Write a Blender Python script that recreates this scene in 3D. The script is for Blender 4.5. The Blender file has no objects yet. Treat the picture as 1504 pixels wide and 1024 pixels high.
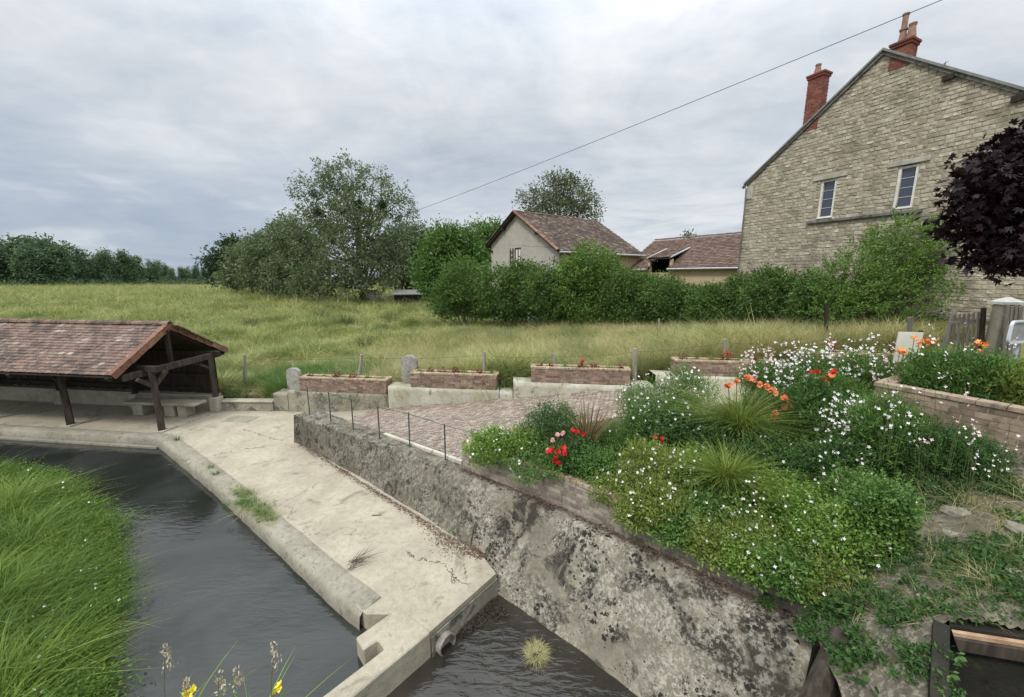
import bpy, math, random
import numpy as np
from mathutils import Vector, Matrix
rng = np.random.default_rng(7)
random.seed(7)
R = math.radians
S = bpy.context.scene
COL = S.collection

# ------------------------------------------------------------------ camera
cam_d = bpy.data.cameras.new('camera')
cam = bpy.data.objects.new('camera', cam_d)
COL.objects.link(cam)
cam.location = (0, 0, 4.6)
cam.rotation_euler = (R(90 - 10.445), 0, 0)
cam_d.sensor_width = 36
cam_d.lens = 575 / 1504 * 36
cam_d.clip_start = .05
cam_d.clip_end = 3000
S.camera = cam

# ------------------------------------------------------------------ view, world, sun
S.view_settings.view_transform = 'Standard'
S.view_settings.look = 'None'
S.view_settings.gamma = 1
S.view_settings.use_curve_mapping = False
S.view_settings.exposure = 0.55
S.cycles.max_bounces = 4
S.cycles.diffuse_bounces = 2
S.cycles.glossy_bounces = 2
S.cycles.transmission_bounces = 3
S.cycles.transparent_max_bounces = 8
SUN_EL, SUN_AZ = 52, 215          # azimuth clockwise from +Y

world = bpy.data.worlds.new('World')
S.world = world
world.use_nodes = True


class NB:
    """small node-graph helper"""
    def __init__(s, tree):
        s.t = tree
        s.n = tree.nodes

    def new(s, typ, **kw):
        n = s.n.new(typ)
        for k, v in kw.items():
            setattr(n, k, v)
        return n

    def set(s, sock, v):
        if v is None:
            return
        if hasattr(v, 'is_linked') or isinstance(v, bpy.types.NodeSocket):
            s.t.links.new(v, sock)
        else:
            if isinstance(v, (tuple, list)) and len(v) == 3 and sock.type == 'RGBA':
                v = (*v, 1)
            sock.default_value = v

    def math(s, op, a, b=None, c=None, clamp=False):
        n = s.new('ShaderNodeMath', operation=op, use_clamp=clamp)
        s.set(n.inputs[0], a)
        if b is not None: s.set(n.inputs[1], b)
        if c is not None: s.set(n.inputs[2], c)
        return n.outputs[0]

    def vmath(s, op, a, b=None):
        n = s.new('ShaderNodeVectorMath', operation=op)
        s.set(n.inputs[0], a)
        if b is not None: s.set(n.inputs[1], b)
        return n.outputs[0]

    def mix(s, f, a, b, blend='MIX'):
        n = s.new('ShaderNodeMix', data_type='RGBA', blend_type=blend)
        s.set(n.inputs[0], f); s.set(n.inputs[6], a); s.set(n.inputs[7], b)
        return n.outputs[2]

    def noise(s, vec, scale, detail=4, rough=.55, dist=0, w=None):
        n = s.new('ShaderNodeTexNoise')
        s.set(n.inputs['Vector'], vec)
        n.inputs['Scale'].default_value = scale
        n.inputs['Detail'].default_value = detail
        n.inputs['Roughness'].default_value = rough
        n.inputs['Distortion'].default_value = dist
        return n.outputs[0]

    def vor(s, vec, scale, feature='F1', rand=1):
        n = s.new('ShaderNodeTexVoronoi', feature=feature)
        s.set(n.inputs['Vector'], vec)
        n.inputs['Scale'].default_value = scale
        n.inputs['Randomness'].default_value = rand
        return n

    def ramp(s, f, stops, interp='LINEAR'):
        n = s.new('ShaderNodeValToRGB')
        cr = n.color_ramp
        cr.interpolation = interp
        while len(cr.elements) < len(stops):
            cr.elements.new(.5)
        for e, (p, c) in zip(cr.elements, stops):
            e.position = p
            e.color = (*c, 1) if isinstance(c, (tuple, list)) else (c, c, c, 1)
        s.set(n.inputs[0], f)
        return n.outputs[0]

    def step(s, f, a, b):
        n = s.new('ShaderNodeMapRange', interpolation_type='SMOOTHSTEP')
        s.set(n.inputs[0], f)
        n.inputs[1].default_value = a
        n.inputs[2].default_value = b
        return n.outputs[0]

    def sep(s, v):
        n = s.new('ShaderNodeSeparateXYZ')
        s.set(n.inputs[0], v)
        return n.outputs

    def comb(s, x, y, z):
        n = s.new('ShaderNodeCombineXYZ')
        s.set(n.inputs[0], x); s.set(n.inputs[1], y); s.set(n.inputs[2], z)
        return n.outputs[0]

    def map(s, v, scale=(1, 1, 1), rot=(0, 0, 0), loc=(0, 0, 0)):
        n = s.new('ShaderNodeMapping')
        s.set(n.inputs[0], v)
        n.inputs['Scale'].default_value = scale
        n.inputs['Rotation'].default_value = rot
        n.inputs['Location'].default_value = loc
        return n.outputs[0]


def build_world():
    t = world.node_tree
    t.nodes.clear()
    b = NB(t)
    out = b.new('ShaderNodeOutputWorld')
    sky = b.new('ShaderNodeTexSky', sky_type='NISHITA')
    sky.sun_disc = False
    sky.sun_elevation = R(SUN_EL)
    sky.sun_rotation = R(SUN_AZ)
    bg1 = b.new('ShaderNodeBackground')
    t.links.new(sky.outputs[0], bg1.inputs[0])
    bg1.inputs[1].default_value = .09
    d = b.new('ShaderNodeTexCoord').outputs['Generated']
    x, y, z = b.sep(d)
    zc = b.math('MAXIMUM', z, 0.0)
    k = b.math('DIVIDE', 1.0, b.math('ADD', zc, .14))
    pl = b.comb(b.math('MULTIPLY', x, k), b.math('MULTIPLY', y, k), 0.0)
    n1 = b.noise(b.map(pl, (.9, 1.1, 1), loc=(3.1, 1.7, 0)), .8, 7, .56, .5)
    n2 = b.noise(b.map(pl, (1.5, 2.6, 1), rot=(0, 0, .5), loc=(1.4, 7.3, 0)), 1.9, 7, .6, .4)
    n0 = b.noise(b.map(d, (1, 1, 1.5), rot=(.3, .2, .5)), 5.5, 6, .6, .5)
    f = b.math('ADD', b.math('ADD', b.math('MULTIPLY', n1, .50), b.math('MULTIPLY', n2, .22)), b.math('MULTIPLY', n0, .28))
    c = b.ramp(f, [(.34, (.315, .348, .395)), (.45, (.395, .425, .462)), (.53, (.465, .487, .51)), (.64, (.56, .572, .585))])
    # a slow change over the sky: slate blue low in the west (left), pale in the east (right)
    az = b.math('MULTIPLY', b.step(b.math('MULTIPLY', x, -1.0), -.35, .85), b.math('SUBTRACT', 1.0, b.step(z, .0, .42)))
    n3 = b.noise(b.map(d, (2.2, 2.2, 9.0), loc=(0, .4, .2)), 1.5, 5, .55, .3)
    blue = b.ramp(n3, [(.42, (.22, .275, .355)), (.52, (.265, .315, .385)), (.58, (.36, .40, .45)), (.66, (.45, .475, .505))])
    c = b.mix(b.math('MULTIPLY', az, .92), c, blue)
    # low broken streaks of cloud close to the horizon in the east
    e = b.math('MULTIPLY', b.step(x, -.1, .4), b.math('SUBTRACT', 1.0, b.step(z, .10, .30)))
    n4 = b.noise(b.map(d, (2.0, 2.0, 14.0), loc=(.3, 0, .1)), 2.2, 5, .6, .4)
    east = b.ramp(n4, [(.38, (.31, .35, .40)), (.5, (.43, .455, .48)), (.62, (.52, .535, .55))])
    c = b.mix(b.math('MULTIPLY', e, .75), c, east)
    # overcast skies brighten towards the zenith
    zen = b.math('ADD', 1.0, b.math('MULTIPLY', b.step(z, .30, 1.0), 2.0))
    vm = b.new('ShaderNodeVectorMath', operation='SCALE')
    b.set(vm.inputs[0], c)
    b.set(vm.inputs['Scale'], zen)
    c = vm.outputs[0]
    # below the horizon: dull ground tone
    c = b.mix(b.step(z, -.02, 0.0), (.10, .11, .08), c)
    bg2 = b.new('ShaderNodeBackground')
    b.set(bg2.inputs[0], c)
    bg2.inputs[1].default_value = 1.07
    ms = b.new('ShaderNodeMixShader')
    ms.inputs[0].default_value = .93
    t.links.new(bg1.outputs[0], ms.inputs[1])
    t.links.new(bg2.outputs[0], ms.inputs[2])
    t.links.new(ms.outputs[0], out.inputs[0])
    world.cycles.sampling_method = 'MANUAL'
    world.cycles.sample_map_resolution = 512


build_world()
sl = bpy.data.lights.new('sun', 'SUN')
sl.energy = 1.5
sl.angle = R(11)
sl.color = (1, .96, .90)
sun = bpy.data.objects.new('sun', sl)
COL.objects.link(sun)
_d = Vector((math.sin(R(SUN_AZ)) * math.cos(R(SUN_EL)), math.cos(R(SUN_AZ)) * math.cos(R(SUN_EL)), math.sin(R(SUN_EL))))
sun.rotation_euler = (-_d).to_track_quat('-Z', 'Y').to_euler()
sun.location = _d * 60


# ------------------------------------------------------------------ mesh helpers
def tag(o, label=None, cat=None, group=None, kind=None):
    if label: o['label'] = label
    if cat: o['category'] = cat
    if group: o['group'] = group
    if kind: o['kind'] = kind
    return o


def link(o, parent=None):
    COL.objects.link(o)
    if parent: o.parent = parent
    return o


def empty(name, loc=(0, 0, 0), rz=0, **kw):
    o = bpy.data.objects.new(name, None)
    o.empty_display_size = .2
    o.location = loc
    o.rotation_euler = (0, 0, rz)
    COL.objects.link(o)
    return tag(o, **kw)


def fast_mesh(name, V, F, mat=None, smooth=False, val=None):
    """V (n,3) float; F (m,k) int; val per-vertex float attribute 'v'"""
    V = np.ascontiguousarray(V, dtype=np.float32)
    F = np.ascontiguousarray(F, dtype=np.int32)
    me = bpy.data.meshes.new(name)
    m, k = F.shape
    me.vertices.add(len(V))
    me.vertices.foreach_set('co', V.ravel())
    me.loops.add(m * k)
    me.loops.foreach_set('vertex_index', F.ravel())
    me.polygons.add(m)
    me.polygons.foreach_set('loop_start', np.arange(m, dtype=np.int32) * k)
    me.polygons.foreach_set('loop_total', np.full(m, k, dtype=np.int32))
    me.polygons.foreach_set('use_smooth', np.full(m, bool(smooth)))
    if val is not None:
        a = me.attributes.new('v', 'FLOAT', 'POINT')
        a.data.foreach_set('value', np.ascontiguousarray(val, dtype=np.float32))
    me.update(calc_edges=True)
    if mat: me.materials.append(mat)
    return me


def obj(name, me, parent=None, loc=None, rot=None, scale=None, **kw):
    o = bpy.data.objects.new(name, me)
    if loc is not None: o.location = loc
    if rot is not None: o.rotation_euler = rot
    if scale is not None: o.scale = scale
    link(o, parent)
    return tag(o, **kw)


class MB:
    def __init__(s):
        s.v = []; s.f = []; s.val = []

    def add(s, verts, faces, val=0.0):
        n = len(s.v)
        s.v += [tuple(p) for p in verts]
        s.f += [tuple(i + n for i in f) for f in faces]
        s.val += [val] * len(verts)

    def box(s, c, size, rz=0, rx=0, ry=0, val=0.0, taper=1.0):
        hx, hy, hz = (q / 2 for q in size)
        m = Matrix.Rotation(rz, 3, 'Z') @ Matrix.Rotation(ry, 3, 'Y') @ Matrix.Rotation(rx, 3, 'X')
        vs = []
        for z, t in ((-hz, 1), (hz, taper)):
            for x, y in ((-hx, -hy), (hx, -hy), (hx, hy), (-hx, hy)):
                vs.append(m @ Vector((x * t, y * t, z)) + Vector(c))
        s.add(vs, [(0, 3, 2, 1), (4, 5, 6, 7), (0, 1, 5, 4), (1, 2, 6, 5), (2, 3, 7, 6), (3, 0, 4, 7)], val)

    def bar(s, a, b, w, h=None, up=(0, 0, 1), val=0.0):
        """square bar from a to b"""
        h = h or w
        a, b = Vector(a), Vector(b)
        d = (b - a).normalized()
        u = Vector(up)
        if abs(d.dot(u)) > .97: u = Vector((0, 1, 0))
        sx = d.cross(u).normalized()
        sz = sx.cross(d).normalized()
        vs = []
        for p in (a, b):
            for i, j in ((-1, -1), (1, -1), (1, 1), (-1, 1)):
                vs.append(p + sx * i * w / 2 + sz * j * h / 2)
        s.add(vs, [(0, 1, 2, 3), (7, 6, 5, 4), (0, 4, 5, 1), (1, 5, 6, 2), (2, 6, 7, 3), (3, 7, 4, 0)], val)

    def tube(s, pts, r, n=8, val=0.0, cap=True):
        pts = [Vector(p) for p in pts]
        rs = r if isinstance(r, (list, tuple)) else [r] * len(pts)
        vs = []; fs = []
        ref = Vector((0, 0, 1))
        for i, p in enumerate(pts):
            d = (pts[min(i + 1, len(pts) - 1)] - pts[max(i - 1, 0)]).normalized()
            u = ref if abs(d.dot(ref)) < .95 else Vector((0, 1, 0))
            a = d.cross(u).normalized(); b = a.cross(d).normalized()
            for k in range(n):
                t = 2 * math.pi * k / n
                vs.append(p + (a * math.cos(t) + b * math.sin(t)) * rs[i])
        for i in range(len(pts) - 1):
            for k in range(n):
                k2 = (k + 1) % n
                fs.append((i * n + k, i * n + k2, (i + 1) * n + k2, (i + 1) * n + k))
        if cap:
            fs.append(tuple(range(n))[::-1])
            fs.append(tuple((len(pts) - 1) * n + k for k in range(n)))
        s.add(vs, fs, val)

    def prism(s, poly, z0, z1, val=0.0):
        """poly CCW (x,y); z0,z1 numbers or lists"""
        n = len(poly)
        z0s = z0 if isinstance(z0, (list, tuple)) else [z0] * n
        z1s = z1 if isinstance(z1, (list, tuple)) else [z1] * n
        vs = [(x, y, z) for (x, y), z in zip(poly, z0s)] + [(x, y, z) for (x, y), z in zip(poly, z1s)]
        fs = [tuple(range(n))[::-1], tuple(range(n, 2 * n))]
        fs += [(i, (i + 1) % n, n + (i + 1) % n, n + i) for i in range(n)]
        s.add(vs, fs, val)

    def mesh(s, name, mat=None, smooth=False, bevel=0):
        me = bpy.data.meshes.new(name)
        me.from_pydata(s.v, [], s.f)
        a = me.attributes.new('v', 'FLOAT', 'POINT')
        a.data.foreach_set('value', np.array(s.val, dtype=np.float32))
        me.polygons.foreach_set('use_smooth', np.full(len(s.f), bool(smooth)))
        if mat: me.materials.append(mat)
        me.update()
        return me

    def build(s, name, mat=None, parent=None, smooth=False, bevel=0, **kw):
        o = obj(name, s.mesh(name, mat, smooth), parent, **kw)
        if bevel:
            m = o.modifiers.new('bevel', 'BEVEL')
            m.width = bevel; m.segments = 1; m.limit_method = 'ANGLE'
        return o


def grid_mesh(name, fx, nu, nv, mat, smooth=True):
    """fx(u,v) arrays -> (n,3) for u,v in [0,1]"""
    u, v = np.meshgrid(np.linspace(0, 1, nu), np.linspace(0, 1, nv), indexing='ij')
    V = fx(u.ravel(), v.ravel())
    i = np.arange((nu - 1) * (nv - 1))
    a = (i // (nv - 1)) * nv + i % (nv - 1)
    F = np.stack([a, a + nv, a + nv + 1, a + 1], 1)
    return fast_mesh(name, V, F, mat, smooth)


# cheap value noise for geometry
_perm = rng.random((64, 64, 64)).astype(np.float32)


def vnoise(P):
    P = np.asarray(P, dtype=np.float64)
    i = np.floor(P).astype(int); f = P - i
    f = f * f * (3 - 2 * f)
    out = 0
    for dx in (0, 1):
        for dy in (0, 1):
            for dz in (0, 1):
                w = (f[:, 0] if dx else 1 - f[:, 0]) * (f[:, 1] if dy else 1 - f[:, 1]) * (f[:, 2] if dz else 1 - f[:, 2])
                out = out + w * _perm[(i[:, 0] + dx) % 64, (i[:, 1] + dy) % 64, (i[:, 2] + dz) % 64]
    return out - .5


def fbm(P, oct=3):
    P = np.asarray(P, dtype=np.float64); o = 0; a = 1
    for k in range(oct):
        o = o + a * vnoise(P * 2 ** k + 17.3 * k); a *= .5
    return o


# thin-plate interpolation for the lie of the land
class TPS:
    def __init__(s, pts):
        p = np.array(pts, float); s.c = p[:, :2]; n = len(p)
        d = np.linalg.norm(s.c[:, None] - s.c[None], axis=2)
        K = np.where(d > 0, d * d * np.log(d + 1e-9), 0) + np.eye(n) * 2.0
        A = np.zeros((n + 3, n + 3)); A[:n, :n] = K; A[:n, n] = 1; A[:n, n + 1:] = s.c; A[n, :n] = 1; A[n + 1:, :n] = s.c.T
        s.w = np.linalg.solve(A, np.concatenate([p[:, 2], [0, 0, 0]]))

    def __call__(s, x, y):
        x = np.atleast_1d(np.asarray(x, float)); y = np.atleast_1d(np.asarray(y, float))
        d = np.hypot(x[:, None] - s.c[:, 0], y[:, None] - s.c[:, 1])
        return (np.where(d > 0, d * d * np.log(d + 1e-9), 0) @ s.w[:-3]) + s.w[-3] + s.w[-2] * x + s.w[-1] * y


_G = TPS([(-30, 14, .25), (-20, 14, .25), (-10, 14, .28), (-6, 13.8, .35), (-3, 13.5, .6), (0, 13.2, .9), (4.5, 12.4, 1.3), (9, 12, 1.9),
          (12, 10.5, 2.3), (15, 8, 2.7), (14, 16, 2.2), (12, 21, 1.5), (17, 14, 2.6), (20, 20, 2.0), (0, 20, .6), (0, 30, .4), (6, 25, 1.0), (10, 30, 1.0),
          (-10, 25, .3), (-20, 40, .3), (20, 40, 1.0), (0, 50, .3), (40, 60, .5), (-60, 60, .2), (60, 20, 1.0), (-60, 20, .2), (0, 90, .3), (60, 90, .3), (-60, 90, .2)])


def G(x, y):
    x = np.atleast_1d(np.asarray(x, float)); y = np.atleast_1d(np.asarray(y, float))
    r = np.hypot(x, y)
    t = np.clip((r - 45) / 40, 0, 1)
    g = _G(np.clip(x, -60, 60), np.clip(y, 6, 90))
    return np.clip(g, .15, 3.2) * (1 - t) + .3 * t


def G1(x, y): return float(G(x, y)[0])


_RP = TPS([(-7, 12.9, 0), (-7, 11, 0), (-6.2, 10.9, .03), (-4.4, 12.55, .24), (-.26, 12, .75), (2.3, 11.6, 1.12), (4.1, 11.4, 1.29), (8, 11, 1.9),
           (12, 9, 2.4), (-5.3, 10.5, .22), (-3.7, 9.45, .55), (-2.3, 8.6, .80), (-1, 7.7, .86), (.3, 8.5, .98), (3, 9, 1.3), (7, 8.5, 1.9), (9, 7, 2.2), (7, 5, 2.4)])


def RP(x, y): return _RP(x, y)


# ------------------------------------------------------------------ materials
def new_mat(name):
    m = bpy.data.materials.new(name)
    m.use_nodes = True
    t = m.node_tree
    t.nodes.clear()
    b = NB(t)
    out = b.new('ShaderNodeOutputMaterial')
    p = b.new('ShaderNodeBsdfPrincipled')
    t.links.new(p.outputs[0], out.inputs[0])
    b.p = p; b.out = out
    p.inputs['Specular IOR Level'].default_value = .25
    b.pos = b.new('ShaderNodeNewGeometry').outputs['Position']
    b.oc = b.new('ShaderNodeTexCoord').outputs['Object']
    return m, b


def rnd(b, wobble=None):
    """random number that works per object and per joined piece (attribute v)"""
    oi = b.new('ShaderNodeObjectInfo').outputs['Random']
    at = b.new('ShaderNodeAttribute', attribute_name='v').outputs['Fac']
    return b.math('FRACT', b.math('ADD', oi, at))


def bump(b, h, strength=.5, dist=.02):
    n = b.new('ShaderNodeBump')
    n.inputs['Strength'].default_value = strength
    n.inputs['Distance'].default_value = dist
    b.set(n.inputs['Height'], h)
    b.t.links.new(n.outputs[0], b.p.inputs['Normal'])


def mat_piece(name, stops, mottle=.35, mscale=14, rough=.85, bmp=.4, soot=None, sootcol=(.05, .045, .04), lichen=None):
    """bricks, tiles, stones: a colour per piece, mottling, soot, lichen"""
    m, b = new_mat(name)
    r = rnd(b)
    c = b.ramp(r, stops)
    n = b.noise(b.pos, mscale, 5, .6)
    c = b.mix(b.math('MULTIPLY', b.step(n, .35, .7), mottle), c, tuple(q * .55 for q in stops[0][1]))
    n2 = b.noise(b.pos, mscale * 3.7, 3, .6)
    c = b.mix(b.math('MULTIPLY', b.step(n2, .45, .75), mottle * .6), c, tuple(min(1, q * 1.4 + .05) for q in stops[-1][1]))
    if soot:
        s = b.noise(b.pos, soot[0], 5, .65)
        c = b.mix(b.math('MULTIPLY', b.step(s, soot[1], soot[1] + .13), soot[2]), c, sootcol)
    if lichen:
        s = b.noise(b.map(b.pos, loc=(5, 3, 1)), lichen[0], 4, .6)
        c = b.mix(b.math('MULTIPLY', b.step(s, lichen[1], lichen[1] + .05), lichen[2]), c, lichen[3])
    b.set(b.p.inputs['Base Color'], c)
    b.p.inputs['Roughness'].default_value = rough
    bump(b, n2, bmp, .012)
    return m


def mat_plain(name, c1, c2, scale=6, rough=.8, bmp=.3, metal=0, dist=.01, detail=5, stretch=(1, 1, 1), spec=.25):
    m, b = new_mat(name)
    n = b.noise(b.map(b.pos, stretch), scale, detail, .6)
    b.set(b.p.inputs['Base Color'], b.mix(b.step(n, .3, .7), c1, c2))
    b.p.inputs['Roughness'].default_value = rough
    b.p.inputs['Metallic'].default_value = metal
    b.p.inputs['Specular IOR Level'].default_value = spec
    bump(b, n, bmp, dist)
    return m


def mat_leaf(name, stops, transl=.3, gain=1.0, patch=None, rough=.55, spec=.25, patchscale=.8):
    stops = [(p, tuple(min(.7, q * gain) for q in c)) for p, c in stops]
    m, b = new_mat(name)
    at = b.new('ShaderNodeAttribute', attribute_name='v').outputs['Fac']
    oi = b.new('ShaderNodeObjectInfo').outputs['Random']
    f = b.math('ADD', b.math('MULTIPLY', at, .75), b.math('MULTIPLY', b.noise(b.pos, patchscale * 2, 2), .5))
    c = b.ramp(b.math('SUBTRACT', f, .12), stops)
    if patch:
        n = b.noise(b.pos, patchscale, 4, .6, .3)
        c = b.mix(b.math('MULTIPLY', b.step(n, .42, .64), patch[1]), c, patch[0])
    b.set(b.p.inputs['Base Color'], c)
    b.p.inputs['Roughness'].default_value = rough
    b.p.inputs['Specular IOR Level'].default_value = spec
    if transl:
        tr = b.new('ShaderNodeBsdfTranslucent')
        b.set(tr.inputs[0], b.mix(.5, c, b.mix(1.0, c, (1.15, 1.25, .5), 'MULTIPLY')))
        ms = b.new('ShaderNodeMixShader')
        ms.inputs[0].default_value = transl
        b.t.links.new(b.p.outputs[0], ms.inputs[1])
        b.t.links.new(tr.outputs[0], ms.inputs[2])
        b.t.links.new(ms.outputs[0], b.out.inputs[0])
    return m


def mat_concrete(name, base, base2, dark=.0, darkcol=(.05, .047, .04), drt=(2.2, .52), lichen=0, spots=0, speck=0, sscale=1, moss=0, crack=0):
    m, b = new_mat(name)
    P = b.pos
    n = b.noise(P, 1.3 * sscale, 7, .62, .4)
    c = b.mix(b.step(n, .3, .68), base, base2)
    n2 = b.noise(P, 9 * sscale, 6, .65)
    c = b.mix(b.math('MULTIPLY', b.step(n2, .42, .7), .45), c, tuple(q * .55 for q in base))
    nf = b.noise(P, 60, 3, .7)
    c = b.mix(b.math('MULTIPLY', b.step(nf, .5, .72), .35), c, tuple(q * .45 for q in base))
    h = b.math('ADD', n2, b.math('MULTIPLY', nf, .35))
    if dark:
        s = b.noise(b.map(P, (1, 1, .8)), drt[0], 8, .68, .7)
        c = b.mix(b.math('MULTIPLY', b.step(s, drt[1], drt[1] + .10), dark), c, darkcol)
    if speck:
        s = b.noise(P, 22, 4, .7)
        s2 = b.noise(b.map(P, loc=(3, 2, 1)), 1.1, 3)
        c = b.mix(b.math('MULTIPLY', b.math('MULTIPLY', b.step(s, .50, .60), speck), b.step(s2, .35, .6)), c, (.5, .47, .38))
    if lichen:
        s = b.noise(b.map(P, loc=(7, 1, 4)), 11, 6, .75, .3)
        s2 = b.noise(b.map(P, loc=(1, 6, 2)), .9, 2)
        c = b.mix(b.math('MULTIPLY', b.math('MULTIPLY', b.step(s, .48, .62), b.step(s2, .36, .55)), lichen), c, (.52, .50, .43))
    if spots:
        wp = b.vmath('ADD', P, b.comb(b.math('MULTIPLY', b.noise(P, 12, 4, .7), .16), b.math('MULTIPLY', b.noise(b.map(P, loc=(4, 4, 4)), 12, 4, .7), .16), 0.0))
        v = b.vor(wp, 17)
        gate = b.step(b.noise(b.map(P, loc=(2, 9, 3)), 1.5, 5, .6), .45, .58)
        rad = b.math('MULTIPLY', gate, b.math('MULTIPLY', b.sep(v.outputs['Color'])[0], .60))
        sp = b.math('LESS_THAN', b.math('ADD', v.outputs['Distance'], b.math('MULTIPLY', b.math('SUBTRACT', b.noise(P, 30, 3, .7), .5), .45)), rad)
        c = b.mix(b.math('MULTIPLY', sp, spots), c, (.028, .025, .022))
        v2 = b.vor(b.map(wp, loc=(3.3, 1.1, .7)), 40)
        rad2 = b.math('MULTIPLY', b.step(b.noise(b.map(P, loc=(8, 3, 3)), 2.1, 4, .6), .46, .6), b.math('MULTIPLY', b.sep(v2.outputs['Color'])[0], .55))
        c = b.mix(b.math('MULTIPLY', b.math('LESS_THAN', v2.outputs['Distance'], rad2), spots * .9), c, (.035, .03, .026))
    if crack:
        w3 = b.vmath('ADD', P, b.comb(b.math('MULTIPLY', b.noise(P, 2.3, 5, .7), .9), b.math('MULTIPLY', b.noise(b.map(P, loc=(9, 4, 4)), 2.3, 5, .7), .9), 0.0))
        ve = b.vor(w3, .55, 'DISTANCE_TO_EDGE')
        ck = b.math('LESS_THAN', ve.outputs['Distance'], b.math('MULTIPLY', b.step(b.noise(b.map(P, loc=(1, 1, 5)), .7, 2), .46, .62), .0035))
        c = b.mix(b.math('MULTIPLY', ck, crack), c, (.05, .045, .035))
    if moss:
        s = b.noise(b.map(P, loc=(2, 2, 8)), 4, 6, .7)
        c = b.mix(b.math('MULTIPLY', b.step(s, .55, .68), moss), c, (.06, .07, .025))
    b.set(b.p.inputs['Base Color'], c)
    b.p.inputs['Roughness'].default_value = .93
    b.p.inputs['Specular IOR Level'].default_value = .15
    bump(b, h, .55, .02)
    return m


def mat_water(name, base, base2, bs=.55, scale=3.2):
    m, b = new_mat(name)
    P = b.pos
    n = b.noise(b.map(P, (1, 1, 1), (0, 0, -.65)), .55, 4, .6, .5)
    b.set(b.p.inputs['Base Color'], b.mix(b.step(n, .38, .62), base, base2))
    b.p.inputs['Roughness'].default_value = .03
    b.p.inputs['Specular IOR Level'].default_value = .8
    b.p.inputs['IOR'].default_value = 1.42
    q = b.map(P, (1, 3.2, 1), (0, 0, .55))
    r1 = b.noise(q, scale, 3, .5, .6)
    r2 = b.noise(b.map(P, (1, 1.6, 1), (0, 0, .9)), scale * 4.5, 3, .55, .8)
    gate = b.step(b.noise(b.map(P, loc=(3, 3, 0)), .45, 2), .40, .62)
    h = b.math('ADD', b.math('MULTIPLY', r1, b.math('ADD', .25, b.math('MULTIPLY', gate, 1.6))), b.math('MULTIPLY', r2, .12))
    bump(b, h, bs, .09)
    return m


M = {}
M['quay'] = mat_concrete('quay_concrete', (.45, .405, .31), (.35, .31, .235), crack=.9, moss=.12, dark=.65, darkcol=(.18, .155, .115), drt=(1.7, .56), speck=.25)
M['curb'] = mat_concrete('curb_concrete', (.33, .305, .24), (.235, .215, .165), dark=.5, darkcol=(.09, .08, .06), drt=(7, .54), lichen=.15, speck=.2, moss=.3)
M['wall'] = mat_concrete('weathered_wall', (.185, .165, .125), (.10, .09, .068), dark=.9, darkcol=(.038, .034, .027), drt=(5.5, .50), lichen=.28, speck=.35, spots=.5, moss=.3, sscale=2)
M['wall2'] = mat_concrete('lichen_wall', (.25, .222, .17), (.16, .142, .108), dark=.92, darkcol=(.036, .031, .025), drt=(2.1, .485), lichen=.4, speck=.55, spots=1, sscale=2)
M['walltop'] = mat_concrete('wall_top', (.40, .38, .33), (.24, .225, .185), dark=.7, darkcol=(.08, .07, .055), drt=(4.5, .53), lichen=.7, speck=.4)
M['whitewash'] = mat_concrete('whitewash', (.60, .58, .49), (.44, .41, .31), dark=.75, darkcol=(.13, .12, .09), drt=(3.2, .57), speck=0)
M['stained'] = mat_concrete('stained_render', (.36, .33, .25), (.22, .205, .16), dark=.85, darkcol=(.07, .068, .055), drt=(2.0, .50), speck=.2, lichen=.3)
M['stele'] = mat_concrete('stele_stone', (.38, .37, .33), (.24, .235, .21), dark=.6, drt=(6, .55), lichen=.5)
M['limestone'] = mat_concrete('limestone', (.46, .43, .34), (.34, .31, .235), dark=.3, darkcol=(.15, .13, .1))
M['mortar'] = mat_plain('mortar', (.38, .335, .25), (.28, .25, .185), 12)
M['mortar_light'] = mat_plain('pale_mortar', (.40, .355, .28), (.30, .26, .20), 12)
M['brick_pink'] = mat_piece('pink_brick', [(0, (.17, .11, .085)), (.3, (.25, .17, .13)), (.6, (.33, .225, .17)), (.85, (.42, .32, .245)), (1, (.19, .145, .125))], soot=(7, .52, .5))
M['brick_buff'] = mat_piece('buff_brick', [(0, (.20, .145, .105)), (.35, (.32, .24, .17)), (.7, (.40, .31, .22)), (1, (.26, .205, .16))], soot=(6, .53, .55))
M['brick_grey'] = mat_piece('weathered_brick', [(0, (.20, .162, .13)), (.35, (.28, .235, .19)), (.7, (.36, .31, .25)), (1, (.44, .39, .32))], soot=(5, .5, .45), sootcol=(.10, .088, .075), lichen=(16, .58, .5, (.42, .40, .34)))
M['coping'] = mat_piece('buff_coping', [(0, (.34, .26, .17)), (.4, (.44, .36, .25)), (.7, (.40, .25, .16)), (1, (.54, .46, .33))], soot=(9, .52, .6))
M['chimney'] = mat_piece('red_chimney_brick', [(0, (.15, .05, .038)), (.5, (.22, .072, .052)), (1, (.28, .11, .08))], soot=(2, .56, .55))
M['tile'] = mat_piece('shed_tile', [(0, (.105, .066, .052)), (.35, (.17, .108, .084)), (.7, (.235, .15, .115)), (.9, (.22, .165, .135)), (1, (.42, .37, .31))], mottle=.5, soot=(1.6, .50, .75), sootcol=(.06, .048, .045), lichen=(9, .64, .65, (.40, .38, .32)))
M['tile2'] = mat_piece('barn_tile', [(0, (.085, .058, .045)), (.5, (.135, .094, .072)), (.85, (.20, .145, .112)), (1, (.36, .31, .25))], mottle=.5, soot=(.7, .48, .65), sootcol=(.075, .055, .045), lichen=(2.5, .60, .5, (.32, .29, .23)))
M['tile3'] = mat_piece('reddish_tile', [(0, (.105, .066, .052)), (.5, (.155, .10, .078)), (1, (.225, .155, .12))], mottle=.4, soot=(.6, .52, .5), sootcol=(.09, .06, .05))
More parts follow.
